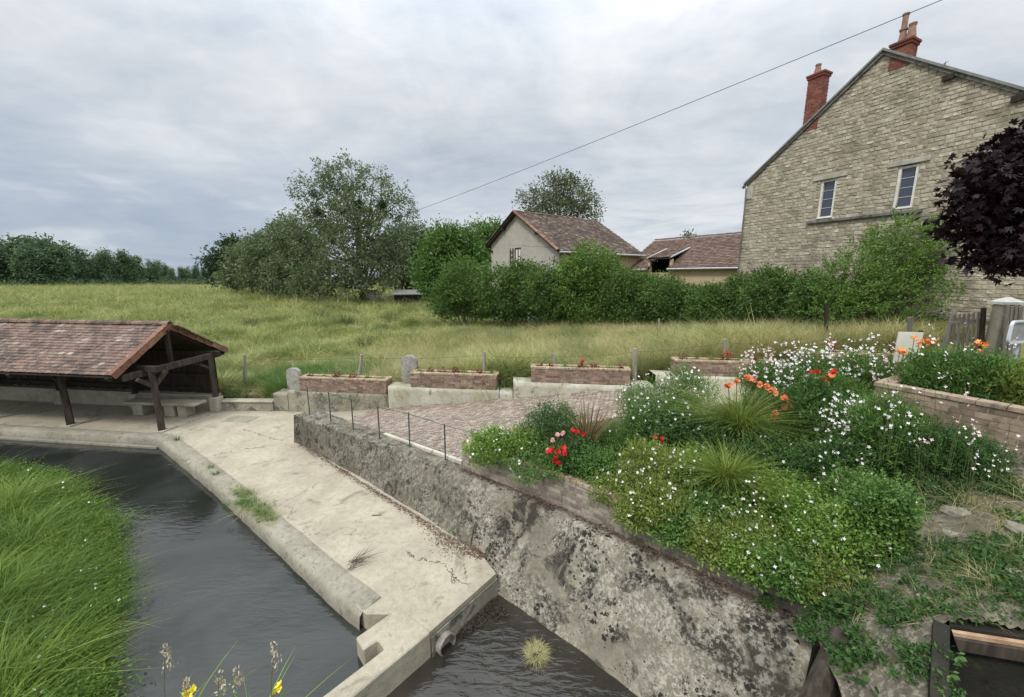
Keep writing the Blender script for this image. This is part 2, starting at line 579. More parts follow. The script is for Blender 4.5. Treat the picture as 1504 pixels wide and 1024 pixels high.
M['verge'] = mat_piece('verge_tile', [(0, (.18, .088, .06)), (.5, (.26, .13, .085)), (1, (.34, .20, .14))], mottle=.5, soot=(5, .55, .5), lichen=(10, .64, .5, (.42, .38, .3)))
M['stone'] = mat_piece('house_stone', [(0, (.30, .26, .19)), (.3, (.40, .355, .265)), (.6, (.47, .425, .325)), (.85, (.55, .505, .40)), (1, (.35, .32, .26))], mottle=.45, mscale=7, soot=(1.1, .53, .62), sootcol=(.165, .145, .105), bmp=.8)
M['lintel'] = mat_concrete('lintel_stone', (.50, .48, .41), (.38, .36, .30), dark=.3, darkcol=(.16, .15, .12))
M['ledge'] = mat_concrete('ledge_stone', (.24, .235, .21), (.14, .135, .12), dark=.7, drt=(5, .5))
M['slate'] = mat_plain('roof_slab', (.17, .17, .16), (.25, .245, .23), 5)
M['render_grey'] = mat_concrete('grey_render', (.48, .45, .385), (.41, .385, .325), dark=.25, darkcol=(.25, .23, .18), drt=(.8, .55))
M['render_yellow'] = mat_concrete('yellow_render', (.56, .45, .27), (.49, .40, .25), dark=.2, darkcol=(.3, .25, .17), drt=(1, .55))
M['timber_dark'] = mat_plain('dark_timber', (.022, .017, .013), (.05, .038, .028), 9, stretch=(1, 1, .2), bmp=.6)
M['timber_brown'] = mat_plain('brown_timber', (.032, .025, .019), (.085, .068, .052), 14, stretch=(1, 1, .15), bmp=.6)
M['timber_grey'] = mat_plain('silver_timber', (.20, .18, .145), (.38, .35, .30), 14, stretch=(1, 1, .12), bmp=.6)
M['iron'] = mat_plain('green_painted_iron', (.035, .06, .055), (.06, .085, .08), 20, rough=.5, spec=.5)
M['rust'] = mat_plain('rusty_iron', (.30, .17, .10), (.48, .34, .22), 12, rough=.8)
M['zinc'] = mat_plain('zinc', (.42, .45, .46), (.55, .57, .58), 4, rough=.5, metal=.3)
M['white_paint'] = mat_plain('old_white_paint', (.72, .71, .66), (.60, .58, .52), 5, rough=.6)
M['white_board'] = mat_plain('white_board', (.70, .68, .58), (.60, .575, .48), 3, rough=.6)
M['glass'] = mat_plain('window_glass', (.045, .055, .085), (.06, .07, .10), 1, rough=.06, bmp=0, spec=.7)
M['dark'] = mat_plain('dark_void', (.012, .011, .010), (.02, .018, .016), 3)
M['pot'] = mat_plain('chimney_pot', (.22, .12, .09), (.32, .2, .15), 6)
M['pipe'] = mat_plain('pipe', (.30, .28, .25), (.15, .13, .105), 16, rough=.6)
M['sign_frame'] = mat_plain('sign_frame', (.58, .64, .68), (.66, .70, .72), 3, rough=.4, spec=.4)
M['sign_back'] = mat_plain('sign_back', (.24, .255, .25), (.30, .31, .30), 9, rough=.5)
M['bark'] = mat_plain('bark', (.09, .075, .055), (.19, .165, .13), 9, stretch=(1, 1, .3), bmp=.8)
M['bark_pale'] = mat_plain('pale_bark', (.24, .21, .17), (.38, .34, .28), 5, stretch=(1, 1, .3), bmp=.8)
M['stem'] = mat_plain('green_stem', (.06, .10, .03), (.12, .14, .05), 20)
M['soil'] = mat_plain('soil', (.075, .055, .038), (.13, .10, .07), 10, bmp=.9, dist=.04)
M['dirt'] = mat_concrete('dry_dirt', (.20, .172, .13), (.115, .10, .073), dark=.5, drt=(4, .5), moss=.5, speck=.3)
M['water'] = mat_water('canal_water', (.019, .022, .018), (.034, .037, .034), .10)
M['water2'] = mat_water('basin_water', (.040, .036, .028), (.026, .023, .018), .26, 3.0)
M['pit_shade'] = mat_concrete('pit_shade_concrete', (.045, .042, .034), (.025, .025, .02), dark=.8, darkcol=(.01, .01, .008), moss=.5)  # inner darkness of the open chamber painted into the concrete colour, plus moss
M['litter'] = mat_plain('leaf_litter', (.10, .06, .045), (.20, .13, .10), 30)
M['cable'] = mat_plain('cable', (.05, .05, .05), (.07, .07, .07), 5)
M['paver'] = mat_piece('paving_brick', [(0, (.20, .155, .125)), (.4, (.29, .23, .185)), (.75, (.345, .285, .23)), (1, (.42, .365, .30))], mottle=.5, mscale=9, soot=(3, .55, .4), sootcol=(.13, .11, .095), lichen=(14, .6, .4, (.45, .42, .36)))
M['field'] = None


def mat_field():
    m, b = new_mat('field_earth')
    P = b.pos
    n = b.noise(b.map(P, (1, .8, 1)), .35, 6, .6, .6)
    c = b.ramp(n, [(.32, (.11, .16, .035)), (.45, (.15, .165, .05)), (.55, (.20, .195, .075)), (.68, (.26, .235, .11))])
    n2 = b.noise(P, 3, 5, .7)
    c = b.mix(b.math('MULTIPLY', b.step(n2, .45, .7), .5), c, (.06, .085, .025))
    b.set(b.p.inputs['Base Color'], c)
    b.p.inputs['Roughness'].default_value = 1
    b.p.inputs['Specular IOR Level'].default_value = 0
    bump(b, n2, .8, .2)
    return m


M['field'] = mat_field()
GREEN = [(0, (.030, .058, .016)), (.4, (.055, .095, .026)), (.7, (.085, .135, .038)), (1, (.125, .18, .06))]
M['l_hedge'] = mat_leaf('hedge_leaf', [(0, (.022, .045, .013)), (.4, (.045, .085, .022)), (.75, (.085, .135, .032)), (1, (.15, .21, .055))], gain=1.65)
M['l_shrub'] = mat_leaf('privet_leaf', [(0, (.035, .07, .018)), (.4, (.07, .125, .03)), (.75, (.125, .195, .04)), (1, (.19, .26, .075))], gain=1.5)
M['l_willow'] = mat_leaf('willow_leaf', [(0, (.05, .072, .036)), (.4, (.095, .125, .064)), (.75, (.15, .18, .10)), (1, (.22, .245, .15))], gain=1.3, patch=((.09, .135, .05), .5), patchscale=.15)
M['l_dark'] = mat_leaf('dark_leaf', [(0, (.012, .026, .012)), (.5, (.03, .055, .024)), (1, (.06, .09, .04))], patchscale=.2, gain=1.3)
M['l_far_hazed'] = mat_leaf('hazed_alder_leaf', [(0, (.03, .055, .032)), (.5, (.06, .095, .052)), (1, (.11, .15, .085))], gain=1.7, patchscale=.08)  # leaf colour lifted to stand in for distance haze over the far wood
M['l_fresh'] = mat_leaf('fresh_leaf', [(0, (.035, .075, .018)), (.5, (.075, .14, .035)), (1, (.13, .20, .06))], gain=1.4, patchscale=.3)
M['l_poplar'] = mat_leaf('poplar_leaf', [(0, (.045, .065, .034)), (.5, (.09, .118, .06)), (1, (.16, .18, .10))], gain=1.35, patchscale=.2)
M['l_purple'] = mat_leaf('purple_leaf', [(0, (.007, .004, .006)), (.5, (.015, .007, .010)), (1, (.038, .016, .022))], transl=.12, rough=.45)
M['l_bright'] = mat_leaf('bright_leaf', [(0, (.05, .10, .018)), (.5, (.11, .19, .035)), (1, (.21, .30, .065))], patchscale=2, transl=.22, gain=1.35)
M['l_mid'] = mat_leaf('mid_leaf', [(0, (.028, .065, .016)), (.5, (.06, .12, .028)), (1, (.13, .20, .05))], patchscale=2, transl=.22, gain=1.6)
M['l_deep'] = mat_leaf('deep_leaf', [(0, (.016, .042, .014)), (.5, (.036, .08, .022)), (1, (.085, .145, .04))], patchscale=2, transl=.22, gain=1.6)
M['l_olive'] = mat_leaf('yellow_green_leaf', [(0, (.07, .10, .02)), (.5, (.14, .19, .04)), (1, (.24, .28, .08))], patchscale=2, transl=.22, gain=1.3)
M['l_bronze'] = mat_leaf('bronze_leaf', [(0, (.07, .05, .03)), (.4, (.16, .11, .055)), (.8, (.24, .19, .09)), (1, (.30, .27, .14))], patchscale=2, transl=.22)
M['l_red'] = mat_leaf('red_sedum', [(0, (.08, .02, .015)), (.5, (.18, .045, .03)), (1, (.20, .13, .04))], patchscale=2, transl=.22)
M['l_fountain'] = mat_leaf('fountain_grass', [(0, (.075, .12, .018)), (.5, (.16, .23, .035)), (1, (.27, .33, .08))], patchscale=2, transl=.22)
M['l_bank'] = mat_leaf('bank_grass', [(0, (.06, .115, .018)), (.4, (.14, .215, .03)), (.65, (.21, .31, .05)), (.9, (.34, .41, .12)), (1, (.48, .43, .24))], patch=((.05, .12, .02), .5), patchscale=.7, transl=.35)
M['l_mat'] = mat_leaf('watercress', [(0, (.06, .13, .022)), (.5, (.12, .215, .04)), (1, (.2, .30, .07))], patchscale=1)
M['l_meadow'] = mat_leaf('meadow_grass', [(0, (.15, .175, .045)), (.35, (.25, .27, .08)), (.65, (.38, .38, .15)), (1, (.60, .55, .31))], gain=1.1, patch=((.13, .195, .05), .85), patchscale=.4, transl=.25)
M['l_straw'] = mat_leaf('dry_grass', [(0, (.19, .19, .07)), (.4, (.35, .32, .15)), (.8, (.52, .46, .26)), (1, (.62, .54, .34))], gain=1.15, patch=((.15, .20, .06), .65), patchscale=.5, transl=.25)
M['l_rushy'] = mat_leaf('dark_rush', [(0, (.03, .045, .018)), (.5, (.065, .085, .03)), (1, (.13, .13, .06))], patchscale=1)


def mat_petal(name, c1, c2):
    m, b = new_mat(name)
    b.set(b.p.inputs['Base Color'], b.mix(rnd(b), c1, c2))
    b.p.inputs['Roughness'].default_value = .6
    return m


M['p_white'] = mat_petal('white_petal', (.80, .74, .74), (.86, .85, .82))
M['p_blush'] = mat_petal('blush_petal', (.75, .52, .54), (.84, .74, .73))
M['p_red'] = mat_petal('red_petal', (.50, .010, .012), (.68, .03, .025))
M['p_orange'] = mat_petal('orange_petal', (.80, .22, .06), (.86, .38, .12))
M['p_salmon'] = mat_petal('salmon_petal', (.74, .18, .07), (.80, .30, .14))
M['p_pink'] = mat_petal('pink_petal', (.80, .38, .38), (.84, .52, .50))
M['p_yellow'] = mat_petal('yellow_petal', (.80, .62, .03), (.85, .74, .10))
M['seed'] = mat_petal('seed_head', (.42, .36, .24), (.62, .56, .42))
M['petiole'] = mat_petal('flower_stalk', (.10, .14, .045), (.22, .12, .07))
# ------------------------------------------------------------------ foliage builders
def nrm(a):
    return a / (np.linalg.norm(a, axis=1, keepdims=True) + 1e-9)


def leafquads(P, D, L, W, droop=.12):
    n = len(P)
    L = np.broadcast_to(np.asarray(L, float), (n,))[:, None]; W = np.broadcast_to(np.asarray(W, float), (n,))[:, None]
    s = nrm(np.cross(D, rng.normal(size=(n, 3))))
    tip = P + D * L; tip[:, 2] -= droop * L[:, 0]
    mid = P + D * L * .5
    V = np.stack([P, mid + s * W / 2, tip, mid - s * W / 2], 1).reshape(-1, 3)
    F = np.arange(n * 4).reshape(n, 4)
    return V, F, np.repeat(rng.random(n), 4)


def mapleleaves(P, D, L):
    """five-fingered leaf: five narrow rhombs fanned in one plane"""
    n = len(P); Vs = []; vals = rng.random(n)
    s = nrm(np.cross(D, rng.normal(size=(n, 3)) + [0, 0, 1.2]))
    L = L[:, None]
    for a, k in ((-1.25, .6), (-.62, .85), (0, 1), (.62, .85), (1.25, .6)):
        d = D * math.cos(a) + s * math.sin(a); e = -D * math.sin(a) + s * math.cos(a)
        t = P + d * L * k; t[:, 2] -= .12 * L[:, 0] * k
        Vs.append(np.stack([P, P + d * L * k * .5 + e * L * .17, t, P + d * L * k * .5 - e * L * .17], 1))
    V = np.concatenate(Vs, 1).reshape(-1, 3)
    return V, np.arange(n * 20).reshape(-1, 4), np.repeat(vals, 20)


def blob_clusters(blobs, n, shell=.5, lump=.25):
    b = np.array(blobs, float)
    w = (b[:, 3] * b[:, 4] + b[:, 4] * b[:, 5] + b[:, 3] * b[:, 5]); w /= w.sum()
    i = rng.choice(len(b), n, p=w)
    d = nrm(rng.normal(size=(n, 3)))
    r = shell + (1 - shell) * rng.random(n) ** .6
    r = r * (1 + lump * vnoise(d * 2.2 + i[:, None] * 3.1) * 2)
    return b[i, :3] + d * r[:, None] * b[i, 3:6], d


def foliage(blobs, ncl, per, cr, L, W, up=.2, out=.5, shell=.5, lump=.25, zmin=None, droop=.12, maple=False, hang=0):
    C, d = blob_clusters(blobs, ncl, shell, lump)
    k = rng.poisson(per, ncl) + 1
    idx = np.repeat(np.arange(ncl), k); n = len(idx)
    P = C[idx] + rng.normal(size=(n, 3)) * cr * np.array([1, 1, .8])
    D = nrm(d[idx] * out + rng.normal(size=(n, 3)) * .6 + np.array([0, 0, up - hang]))
    if zmin is not None:
        P[:, 2] = np.where(P[:, 2] < zmin, zmin + rng.random(n) * .15 * abs(P[:, 2] - zmin), P[:, 2])
    sz = L * (.65 + .7 * rng.random(n))
    if maple:
        V, F, val = mapleleaves(P, D, sz)
    else:
        V, F, val = leafquads(P, D, sz, W / L * sz, droop)
    cv = rng.random(ncl)[idx]
    val = val * .55 + np.repeat(cv, len(V) // n) * .45
    return V, F, val, C


def plant_tree(name, base, blobs, trunk, ncl, per, cr, L, W, lmat, bmat, label, cat='tree', group=None, limbs=14, hang=0, up=.2, shell=.45, lump=.3, tr=.25, bark2=None, out=.5):
    """base (x,y,z); blobs and trunk points are relative to base"""
    o = empty(name, base, label=label, cat=cat, group=group)
    V, F, val, C = foliage(blobs, ncl, per, cr, L, W, up=up, shell=shell, lump=lump, hang=hang, out=out)
    obj('crown', fast_mesh('crown', V, F, lmat, False, val), o)
    m = MB()
    n = len(trunk)
    m.tube(trunk, [tr * (1 - .6 * i / max(1, n - 1)) for i in range(n)], 9)
    m.build('trunk', bmat, o, smooth=True)
    tp = [Vector(p) for p in trunk]
    lm = MB()
    sel = rng.choice(len(C), min(limbs, len(C)), replace=False)
    for i in sel:
        c = Vector(C[i]); j = min(n - 1, max(1, int(rng.integers(1, n))))
        s = tp[j]
        if c.z < s.z: s = tp[max(1, j - 1)]
        mid = s.lerp(c, .5) + Vector(rng.normal(size=3) * .06 * (c - s).length) + Vector((0, 0, .06 * (c - s).length))
        r0 = tr * .42 * (1 - .4 * j / n)
        lm.tube([s, s.lerp(mid, .5) + Vector((0, 0, .02)), mid, c], [r0, r0 * .75, r0 * .5, r0 * .15], 6)
    lm.build('limbs', bmat, o, smooth=True)
    return o


def blades(n, h, spread, w, lean=.35, seg=3, hv=.35, curl=.6, bias=(0, 0)):
    """grass blades as tapering strips of triangles, root near origin"""
    a = rng.random(n) * 2 * math.pi
    r = spread * np.sqrt(rng.random(n))
    root = np.stack([r * np.cos(a), r * np.sin(a), np.zeros(n)], 1)
    b = a + rng.normal(size=n) * .9
    dirx = np.stack([np.cos(b) + bias[0], np.sin(b) + bias[1], np.zeros(n)], 1)
    H = h * (1 - hv + 2 * hv * rng.random(n)); ln = lean * (.3 + 1.2 * rng.random(n))
    side = np.stack([-np.sin(b + rng.normal(size=n) * .8), np.cos(b + rng.normal(size=n) * .8), np.zeros(n)], 1)
    side = nrm(side)
    Vs = []
    for k in range(seg + 1):
        t = k / seg
        p = root + dirx * (H * ln * (t ** 1.6) * (1 + curl * t))[:, None]
        p[:, 2] = H * (t - .38 * curl * ln * t * t * 1.6)
        ww = w * (1 - t) ** .7
        if k < seg:
            Vs += [p - side * ww / 2, p + side * ww / 2]
        else:
            Vs += [p]
    V = np.stack(Vs, 1).reshape(-1, 3)
    nv = 2 * seg + 1
    f = []
    for k in range(seg - 1):
        f += [(2 * k, 2 * k + 1, 2 * k + 3), (2 * k, 2 * k + 3, 2 * k + 2)]
    f += [(2 * seg - 2, 2 * seg - 1, 2 * seg)]
    F = (np.arange(n)[:, None, None] * nv + np.array(f)[None]).reshape(-1, 3)
    return V, F, np.repeat(rng.random(n), nv)


def merge(*sets):
    Vs, Fs, vs, o = [], [], [], 0
    for V, F, v in sets:
        Vs.append(V); Fs.append(F + o); vs.append(v); o += len(V)
    return np.concatenate(Vs), np.concatenate(Fs), np.concatenate(vs)


def scatter(name, P, sc, sources, mat, parent=None, tilt=.15, **kw):
    """one object whose geometry nodes stand a tuft (one of sources) on every point"""
    n = len(P)
    me = bpy.data.meshes.new(name)
    me.vertices.add(n)
    me.vertices.foreach_set('co', np.ascontiguousarray(P, dtype=np.float32).ravel())
    for nm, typ, arr in (('sc', 'FLOAT', sc), ('rz', 'FLOAT', rng.random(n) * 6.283), ('rx', 'FLOAT', rng.normal(size=n) * tilt), ('vi', 'INT', rng.integers(0, len(sources), n))):
        a = me.attributes.new(nm, typ, 'POINT')
        a.data.foreach_set('value', np.ascontiguousarray(arr, dtype=np.int32 if typ == 'INT' else np.float32))
    me.materials.append(mat)
    o = obj(name, me, parent, **kw)
    ng = bpy.data.node_groups.new(name + '_nodes', 'GeometryNodeTree')
    ng.interface.new_socket('Geometry', in_out='INPUT', socket_type='NodeSocketGeometry')
    ng.interface.new_socket('Geometry', in_out='OUTPUT', socket_type='NodeSocketGeometry')
    N = ng.nodes.new; Lk = ng.links.new
    gi = N('NodeGroupInput'); go = N('NodeGroupOutput')
    iop = N('GeometryNodeInstanceOnPoints')
    Lk(gi.outputs[0], iop.inputs['Points'])
    g2i = N('GeometryNodeGeometryToInstance')
    for s in reversed(sources):
        oi = N('GeometryNodeObjectInfo'); oi.inputs['Object'].default_value = s
        oi.inputs['As Instance'].default_value = True
        Lk(oi.outputs['Geometry'], g2i.inputs[0])
    Lk(g2i.outputs[0], iop.inputs['Instance'])
    iop.inputs['Pick Instance'].default_value = True

    def attr(nm, t='FLOAT'):
        a = N('GeometryNodeInputNamedAttribute'); a.data_type = t
        a.inputs['Name'].default_value = nm
        return a.outputs[0]
    Lk(attr('vi', 'INT'), iop.inputs['Instance Index'])
    cx = N('ShaderNodeCombineXYZ'); Lk(attr('rx'), cx.inputs[0]); Lk(attr('rz'), cx.inputs[2])
    Lk(cx.outputs[0], iop.inputs['Rotation'])
    Lk(attr('sc'), iop.inputs['Scale'])
    Lk(iop.outputs[0], go.inputs[0])
    md = o.modifiers.new('scatter', 'NODES'); md.node_group = ng
    return o


def source(name, V, F, val, mat):
    return bpy.data.objects.new(name, fast_mesh(name, V, F, mat, False, val))   # used only by geometry nodes, never linked


def blossoms(P, size, petals=5, up=.6, face=(0, -.6, .5), spread=.9):
    """small open flowers: a ring of petals round each point"""
    n = len(P)
    A = nrm(rng.normal(size=(n, 3)) * .55 + np.array(face))
    u = nrm(np.cross(A, rng.normal(size=(n, 3)))); v = np.cross(A, u)
    Vs = []
    sz = (size * (.7 + .6 * rng.random(n)))[:, None]
    for k in range(petals):
        t = 2 * math.pi * k / petals; h = math.pi / petals * spread
        e = lambda q: u * math.cos(q) + v * math.sin(q)
        Vs.append(np.stack([P, P + (e(t - h) * .7 + A * .25) * sz, P + (e(t) * 1 + A * .35) * sz, P + (e(t + h) * .7 + A * .25) * sz], 1))
    V = np.concatenate(Vs, 1).reshape(-1, 3)
    F = np.arange(n * petals * 4).reshape(-1, 4)
    return V, F, np.repeat(rng.random(n), petals * 4)


def bl_obj(name, P, size, mat, parent, petals=5, **kw):
    V, F, v = blossoms(np.asarray(P, float), size, petals)
    return obj(name, fast_mesh(name, V, F, mat, False, v), parent, **kw)
# ------------------------------------------------------------------ placing helpers
_F, _YH = 575., 406.
_pp = math.atan((512 - _YH) / _F); _c, _s = math.cos(_pp), math.sin(_pp)


def ray(x, y):
    X = (x - 752) / _F; Y = (512 - y) / _F
    return X, Y * _s + _c, Y * _c - _s


def at(x, y, d):
    """world point seen at photo pixel x,y at distance d ahead"""
    r = ray(x, y); t = d / r[1]
    return Vector((r[0] * t, d, 4.6 + r[2] * t))


def atz(x, y, z):
    r = ray(x, y); t = (z - 4.6) / r[2]
    return Vector((r[0] * t, r[1] * t, z))


def proj(p):
    v = (p[0], p[1], p[2] - 4.6); fw = v[1] * _c - v[2] * _s; up = v[1] * _s + v[2] * _c
    if fw < .1: return (-1e4, -1e4)
    return (752 + _F * v[0] / fw, 512 - _F * up / fw)


def in_view(p, m=10):
    q = proj(p)
    return -m < q[0] < 1504 + m and -m < q[1] < 1024 + m


WORLDP = {}


def wempty(name, loc, **kw):
    """Empty at a thing's base whose children are modelled in world coordinates"""
    o = empty(name, loc, **kw)
    WORLDP[o.name] = Matrix.Translation(Vector(loc)).inverted()
    return o


def link(o, parent=None):
    COL.objects.link(o)
    if parent:
        o.parent = parent
        if parent.name in WORLDP: o.matrix_parent_inverse = WORLDP[parent.name]
    return o


def unit_box(j=.0):
    v = np.array([(x, y, z) for z in (-.5, .5) for x, y in ((-.5, -.5), (.5, -.5), (.5, .5), (-.5, .5))], float)
    if j: v = v + rng.normal(size=v.shape) * j
    f = [(0, 3, 2, 1), (4, 5, 6, 7), (0, 1, 5, 4), (1, 2, 6, 5), (2, 3, 7, 6), (3, 0, 4, 7)]
    return v, np.array(f)


def unit_stone(j=.04, inset=.07):
    """block with a chamfered, uneven outer (-y) face"""
    b = [(-.5, .5, -.5), (.5, .5, -.5), (.5, .5, .5), (-.5, .5, .5)]
    m_ = [(-.5, -.32, -.5), (.5, -.32, -.5), (.5, -.32, .5), (-.5, -.32, .5)]
    i = .5 - inset * .7; k = .5 - inset * 1.4
    fr = [(-i, -.5, -k), (i, -.5, -k), (i, -.5, k), (-i, -.5, k)]
    v = np.array(b + m_ + fr, float)
    v[4:8, [0, 2]] += rng.normal(size=(4, 2)) * j * .5
    v[8:, [0, 2]] += rng.normal(size=(4, 2)) * j
    v[8:, 1] += rng.normal(size=4) * .07
    f = []
    for a in range(4):
        c = (a + 1) % 4
        f += [(a, c, 4 + c, 4 + a), (4 + a, 4 + c, 8 + c, 8 + a)]
    f.append((8, 9, 10, 11))
    return v, np.array(f)[:, ::-1]


def rotz(a):
    c, s = math.cos(a), math.sin(a)
    return np.array([(c, -s, 0), (s, c, 0), (0, 0, 1.)])


def pieces(parent, name, items, units, mat, stuff_name, max_obj=300):
    """items: (centre, size3, 3x3 rotation). The ones that show largest become objects sharing meshes, the rest one joined part."""
    def pri(it):
        c = it[0]
        d2 = c[0] ** 2 + c[1] ** 2 + (c[2] - 4.6) ** 2
        return -(it[1][0] * it[1][2] / d2) * (1 if in_view(c) else .001)
    items = sorted(items, key=pri)
    items = [(c, s_, np.array(r_) @ np.diag([1, 1, 1. if np.linalg.det(np.array(r_)) > 0 else -1.])) for c, s_, r_ in items]
    meshes = []
    for v, f in units:
        meshes.append(fast_mesh(name, v, f, mat))
    for it in items[:max_obj]:
        k = random.randrange(len(units))
        o = bpy.data.objects.new(name, meshes[k])
        o.location = it[0]
        o.rotation_euler = Matrix(it[2].tolist()).to_euler()
        o.scale = it[1]
        link(o, parent)
    rest = items[max_obj:]
    if rest:
        Vs, Fs, vals, off = [], [], [], 0
        for it in rest:
            v, f = units[random.randrange(len(units))]
            Vs.append((v * np.array(it[1])) @ it[2].T + np.array(it[0]))
            Fs.append(f + off); off += len(v)
            vals.append(np.full(len(v), random.random()))
        obj(stuff_name, fast_mesh(stuff_name, np.concatenate(Vs), np.concatenate(Fs), mat, False, np.concatenate(vals)), parent, kind='stuff')


ORD = ['first', 'second', 'third', 'fourth', 'fifth', 'sixth', 'seventh', 'eighth', 'ninth', 'tenth', 'eleventh', 'twelfth', 'thirteenth', 'fourteenth', 'fifteenth', 'sixteenth', 'seventeenth', 'eighteenth', 'nineteenth', 'twentieth'] + [f'{i}th' for i in range(21, 60)]
UB = [unit_box(.012) for _ in range(4)]
UBR = [unit_box(.03) for _ in range(6)]
US = [unit_stone() for _ in range(8)]


def brick_items(p0, p1, z0, z1, bl=.22, bh=.065, j=.01, d=.05, proud=.004, slope=0, jit=.002, top=None):
    """running bond on the face p0->p1 (outside lies to the right of the direction of travel)"""
    p0 = np.array(p0[:2], float); p1 = np.array(p1[:2], float)
    L = np.linalg.norm(p1 - p0); u = (p1 - p0) / L; n = np.array([u[1], -u[0]])
    a = math.atan2(u[1], u[0]); Rm = rotz(a); out = []
    nc = max(1, int(round((z1 - z0) / (bh + j)))); st = (z1 - z0) / nc
    for r in range(nc):
        x = -(bl + j) * (.5 if r % 2 else 0) + random.uniform(-.01, .01)
        while x < L:
            e = x + bl + random.uniform(-.012, .012)
            x0, x1 = max(0, x), min(L, e)
            if x1 - x0 > .03:
                m = (x0 + x1) / 2; c = p0 + u * m + n * (proud - d / 2 + random.uniform(-jit, jit))
                out.append(((c[0], c[1], z0 + st * (r + .5) + slope * m), (x1 - x0, d, st - j), Rm))
            x = e + j
    return out


# ------------------------------------------------------------------ the lie of the land
def yback(x):   # front face of the wall along the back of the ramp
    return 12.9 - .13 * (np.asarray(x, float) + 7.2)


def build_land():
    # riverbed and earth under everything
    m = MB(); m.prism([(-900, -900), (900, -900), (900, 900), (-900, 900)], -2.2, -1.6)
    m.build('riverbed', M['soil'], kind='structure')

    def fx(u, v):
        x = np.sign(u - .5) * (np.abs(u - .5) * 2) ** 2.2 * 900
        near = yback(np.clip(x, -60, 9)) + .42
        t = np.clip((x - 9.5) / 3, 0, 1)
        y0 = near * (1 - t) + 2 * t
        y = y0 + v ** 2.6 * 900
        z = G(x, y)
        r = np.hypot(x, y)
        z = z + fbm(np.stack([x * .35, y * .35, 0 * x], 1), 3) * .16 * np.clip((y - y0) / 3, 0, 1) * (r < 140)
        return np.stack([x, y, z], 1)
    obj('meadow', grid_mesh('meadow', fx, 300, 200, M['field']), kind='structure')

    # the paved forecourt / quay slab
    q = [(-27, 12.85), (-10.25, 10.68), (-9.65, 10.30), (-6.67, 8.20), (-4.17, 6.31), (-2.70, 5.17), (-2.02, 4.66), (-1.66, 4.66), (-1.56, 4.72), (-1.08, 4.39),
         (-.25, 5.42), (-.7, 6.15), (-2.0, 7.30), (-3.65, 8.70), (-5.9, 10.4), (-5.6, 12.95), (-10.3, 13.5), (-27, 15.6)]
    m = MB(); m.prism(q, -1.2, 0)
    m.build('quay', M['quay'], kind='structure')
    # sheet of the ramp under the setts
    F = np.array([(-6.1, 10.75), (-5.3, 10.50), (-3.6, 9.40), (-2, 8.30), (-.98, 7.50), (.3, 8.35), (2.4, 8.9), (5, 8.7), (8, 8.0), (12.5, 6.4)])
    B = np.array([(x, float(yback(x)) + .05) for x in (-6.4, -5.6, -4.4, -3.2, -2.0, -.3, 2.3, 4.5, 8, 12.5)])

    def fr(u, v):
        k = u * (len(F) - 1)
        f = np.stack([np.interp(k, range(len(F)), F[:, i]) for i in (0, 1)], 1); b_ = np.stack([np.interp(k, range(len(B)), B[:, i]) for i in (0, 1)], 1)
        p = f + (b_ - f) * v[:, None]
        z = np.maximum(RP(p[:, 0], p[:, 1]), .004)
        return np.stack([p[:, 0], p[:, 1], z], 1)
    ramp = obj('ramp', grid_mesh('ramp', fr, 60, 16, M['mortar_light']), kind='structure')
    # setts: rows running up the slope
    items = []
    ang = .30; ca, sa = math.cos(ang), math.sin(ang)
    pitch_l, pitch_w = .155, .115
    from mathutils.geometry import intersect_point_tri_2d
    poly = [tuple(p) for p in F[:8]] + [tuple(p) for p in B[:8][::-1]]

    def inside(x, y):
        c = False; n = len(poly); j = n - 1
        for i in range(n):
            if ((poly[i][1] > y) != (poly[j][1] > y)) and (x < (poly[j][0] - poly[i][0]) * (y - poly[i][1]) / (poly[j][1] - poly[i][1]) + poly[i][0]): c = not c
            j = i
        return c
    pts = []
    for r in range(-10, 100):
        for k in range(-30, 110):
            a = (k + (.5 if r % 2 else 0)) * pitch_l - 3; bb = r * pitch_w
            x = -3.5 + a * ca - bb * sa; y = 7.3 + a * sa + bb * ca
            if x > 5.2 or y > float(yback(x)) - .06 or not inside(x, y): continue
            # ragged left edge where the setts give way to concrete
            if x < -4.25 + .55 * (y - 9) * -.35 + .25 * math.sin(y * 3.1) or (y - 7.4) < -.72 * (x + .98) + .10: continue
            # two flat channels cross the ramp
            w = (x - (.55 + (y - 8.6) * .34))
            if abs(w) < .09: continue
            pts.append((x, y))
    P = np.array(pts); Z = RP(P[:, 0], P[:, 1])
    gx = (RP(P[:, 0] + .1, P[:, 1]) - Z) / .1; gy = (RP(P[:, 0], P[:, 1] + .1) - Z) / .1
    for (x, y), z, sx, sy in zip(pts, Z, gx, gy):
        n = Vector((-sx + random.gauss(0, .03), -sy + random.gauss(0, .03), 1)).normalized()
        u = Vector((ca, sa, 0)); u = (u - n * u.dot(n)).normalized(); v = n.cross(u)
        Rm = np.array([[u.x, v.x, n.x], [u.y, v.y, n.y], [u.z, v.z, n.z]])
        items.append(((x, y, z + .004 + random.uniform(-.004, .004)), (pitch_l - .022, pitch_w - .018, .03), Rm))
    pieces(ramp, 'paving_brick', items, UBR, M['paver'], 'paving_bricks')
    m = MB()
    for k in range(10):
        y0 = 8.75 + k * .3; x0 = .55 + (y0 - 8.6) * .34; x1 = x0 + .3 * .34
        m.bar((x0, y0, float(RP(x0, y0)[0]) + .006), (x1, y0 + .29, float(RP(x1, y0 + .29)[0]) + .006), .12, .03)
    m.build('drain_channel', M['curb'], ramp)

    # water
    m = MB(); m.add([(x, y, -.25) for x, y in [(-34, -9), (-8, -4.5), (-3.2, 2.0), (-2.2, 3.3), (-1.45, 4.45), (-2.6, 6.2), (-9.9, 11.3), (-34, 15.0)]], [tuple(range(8))])
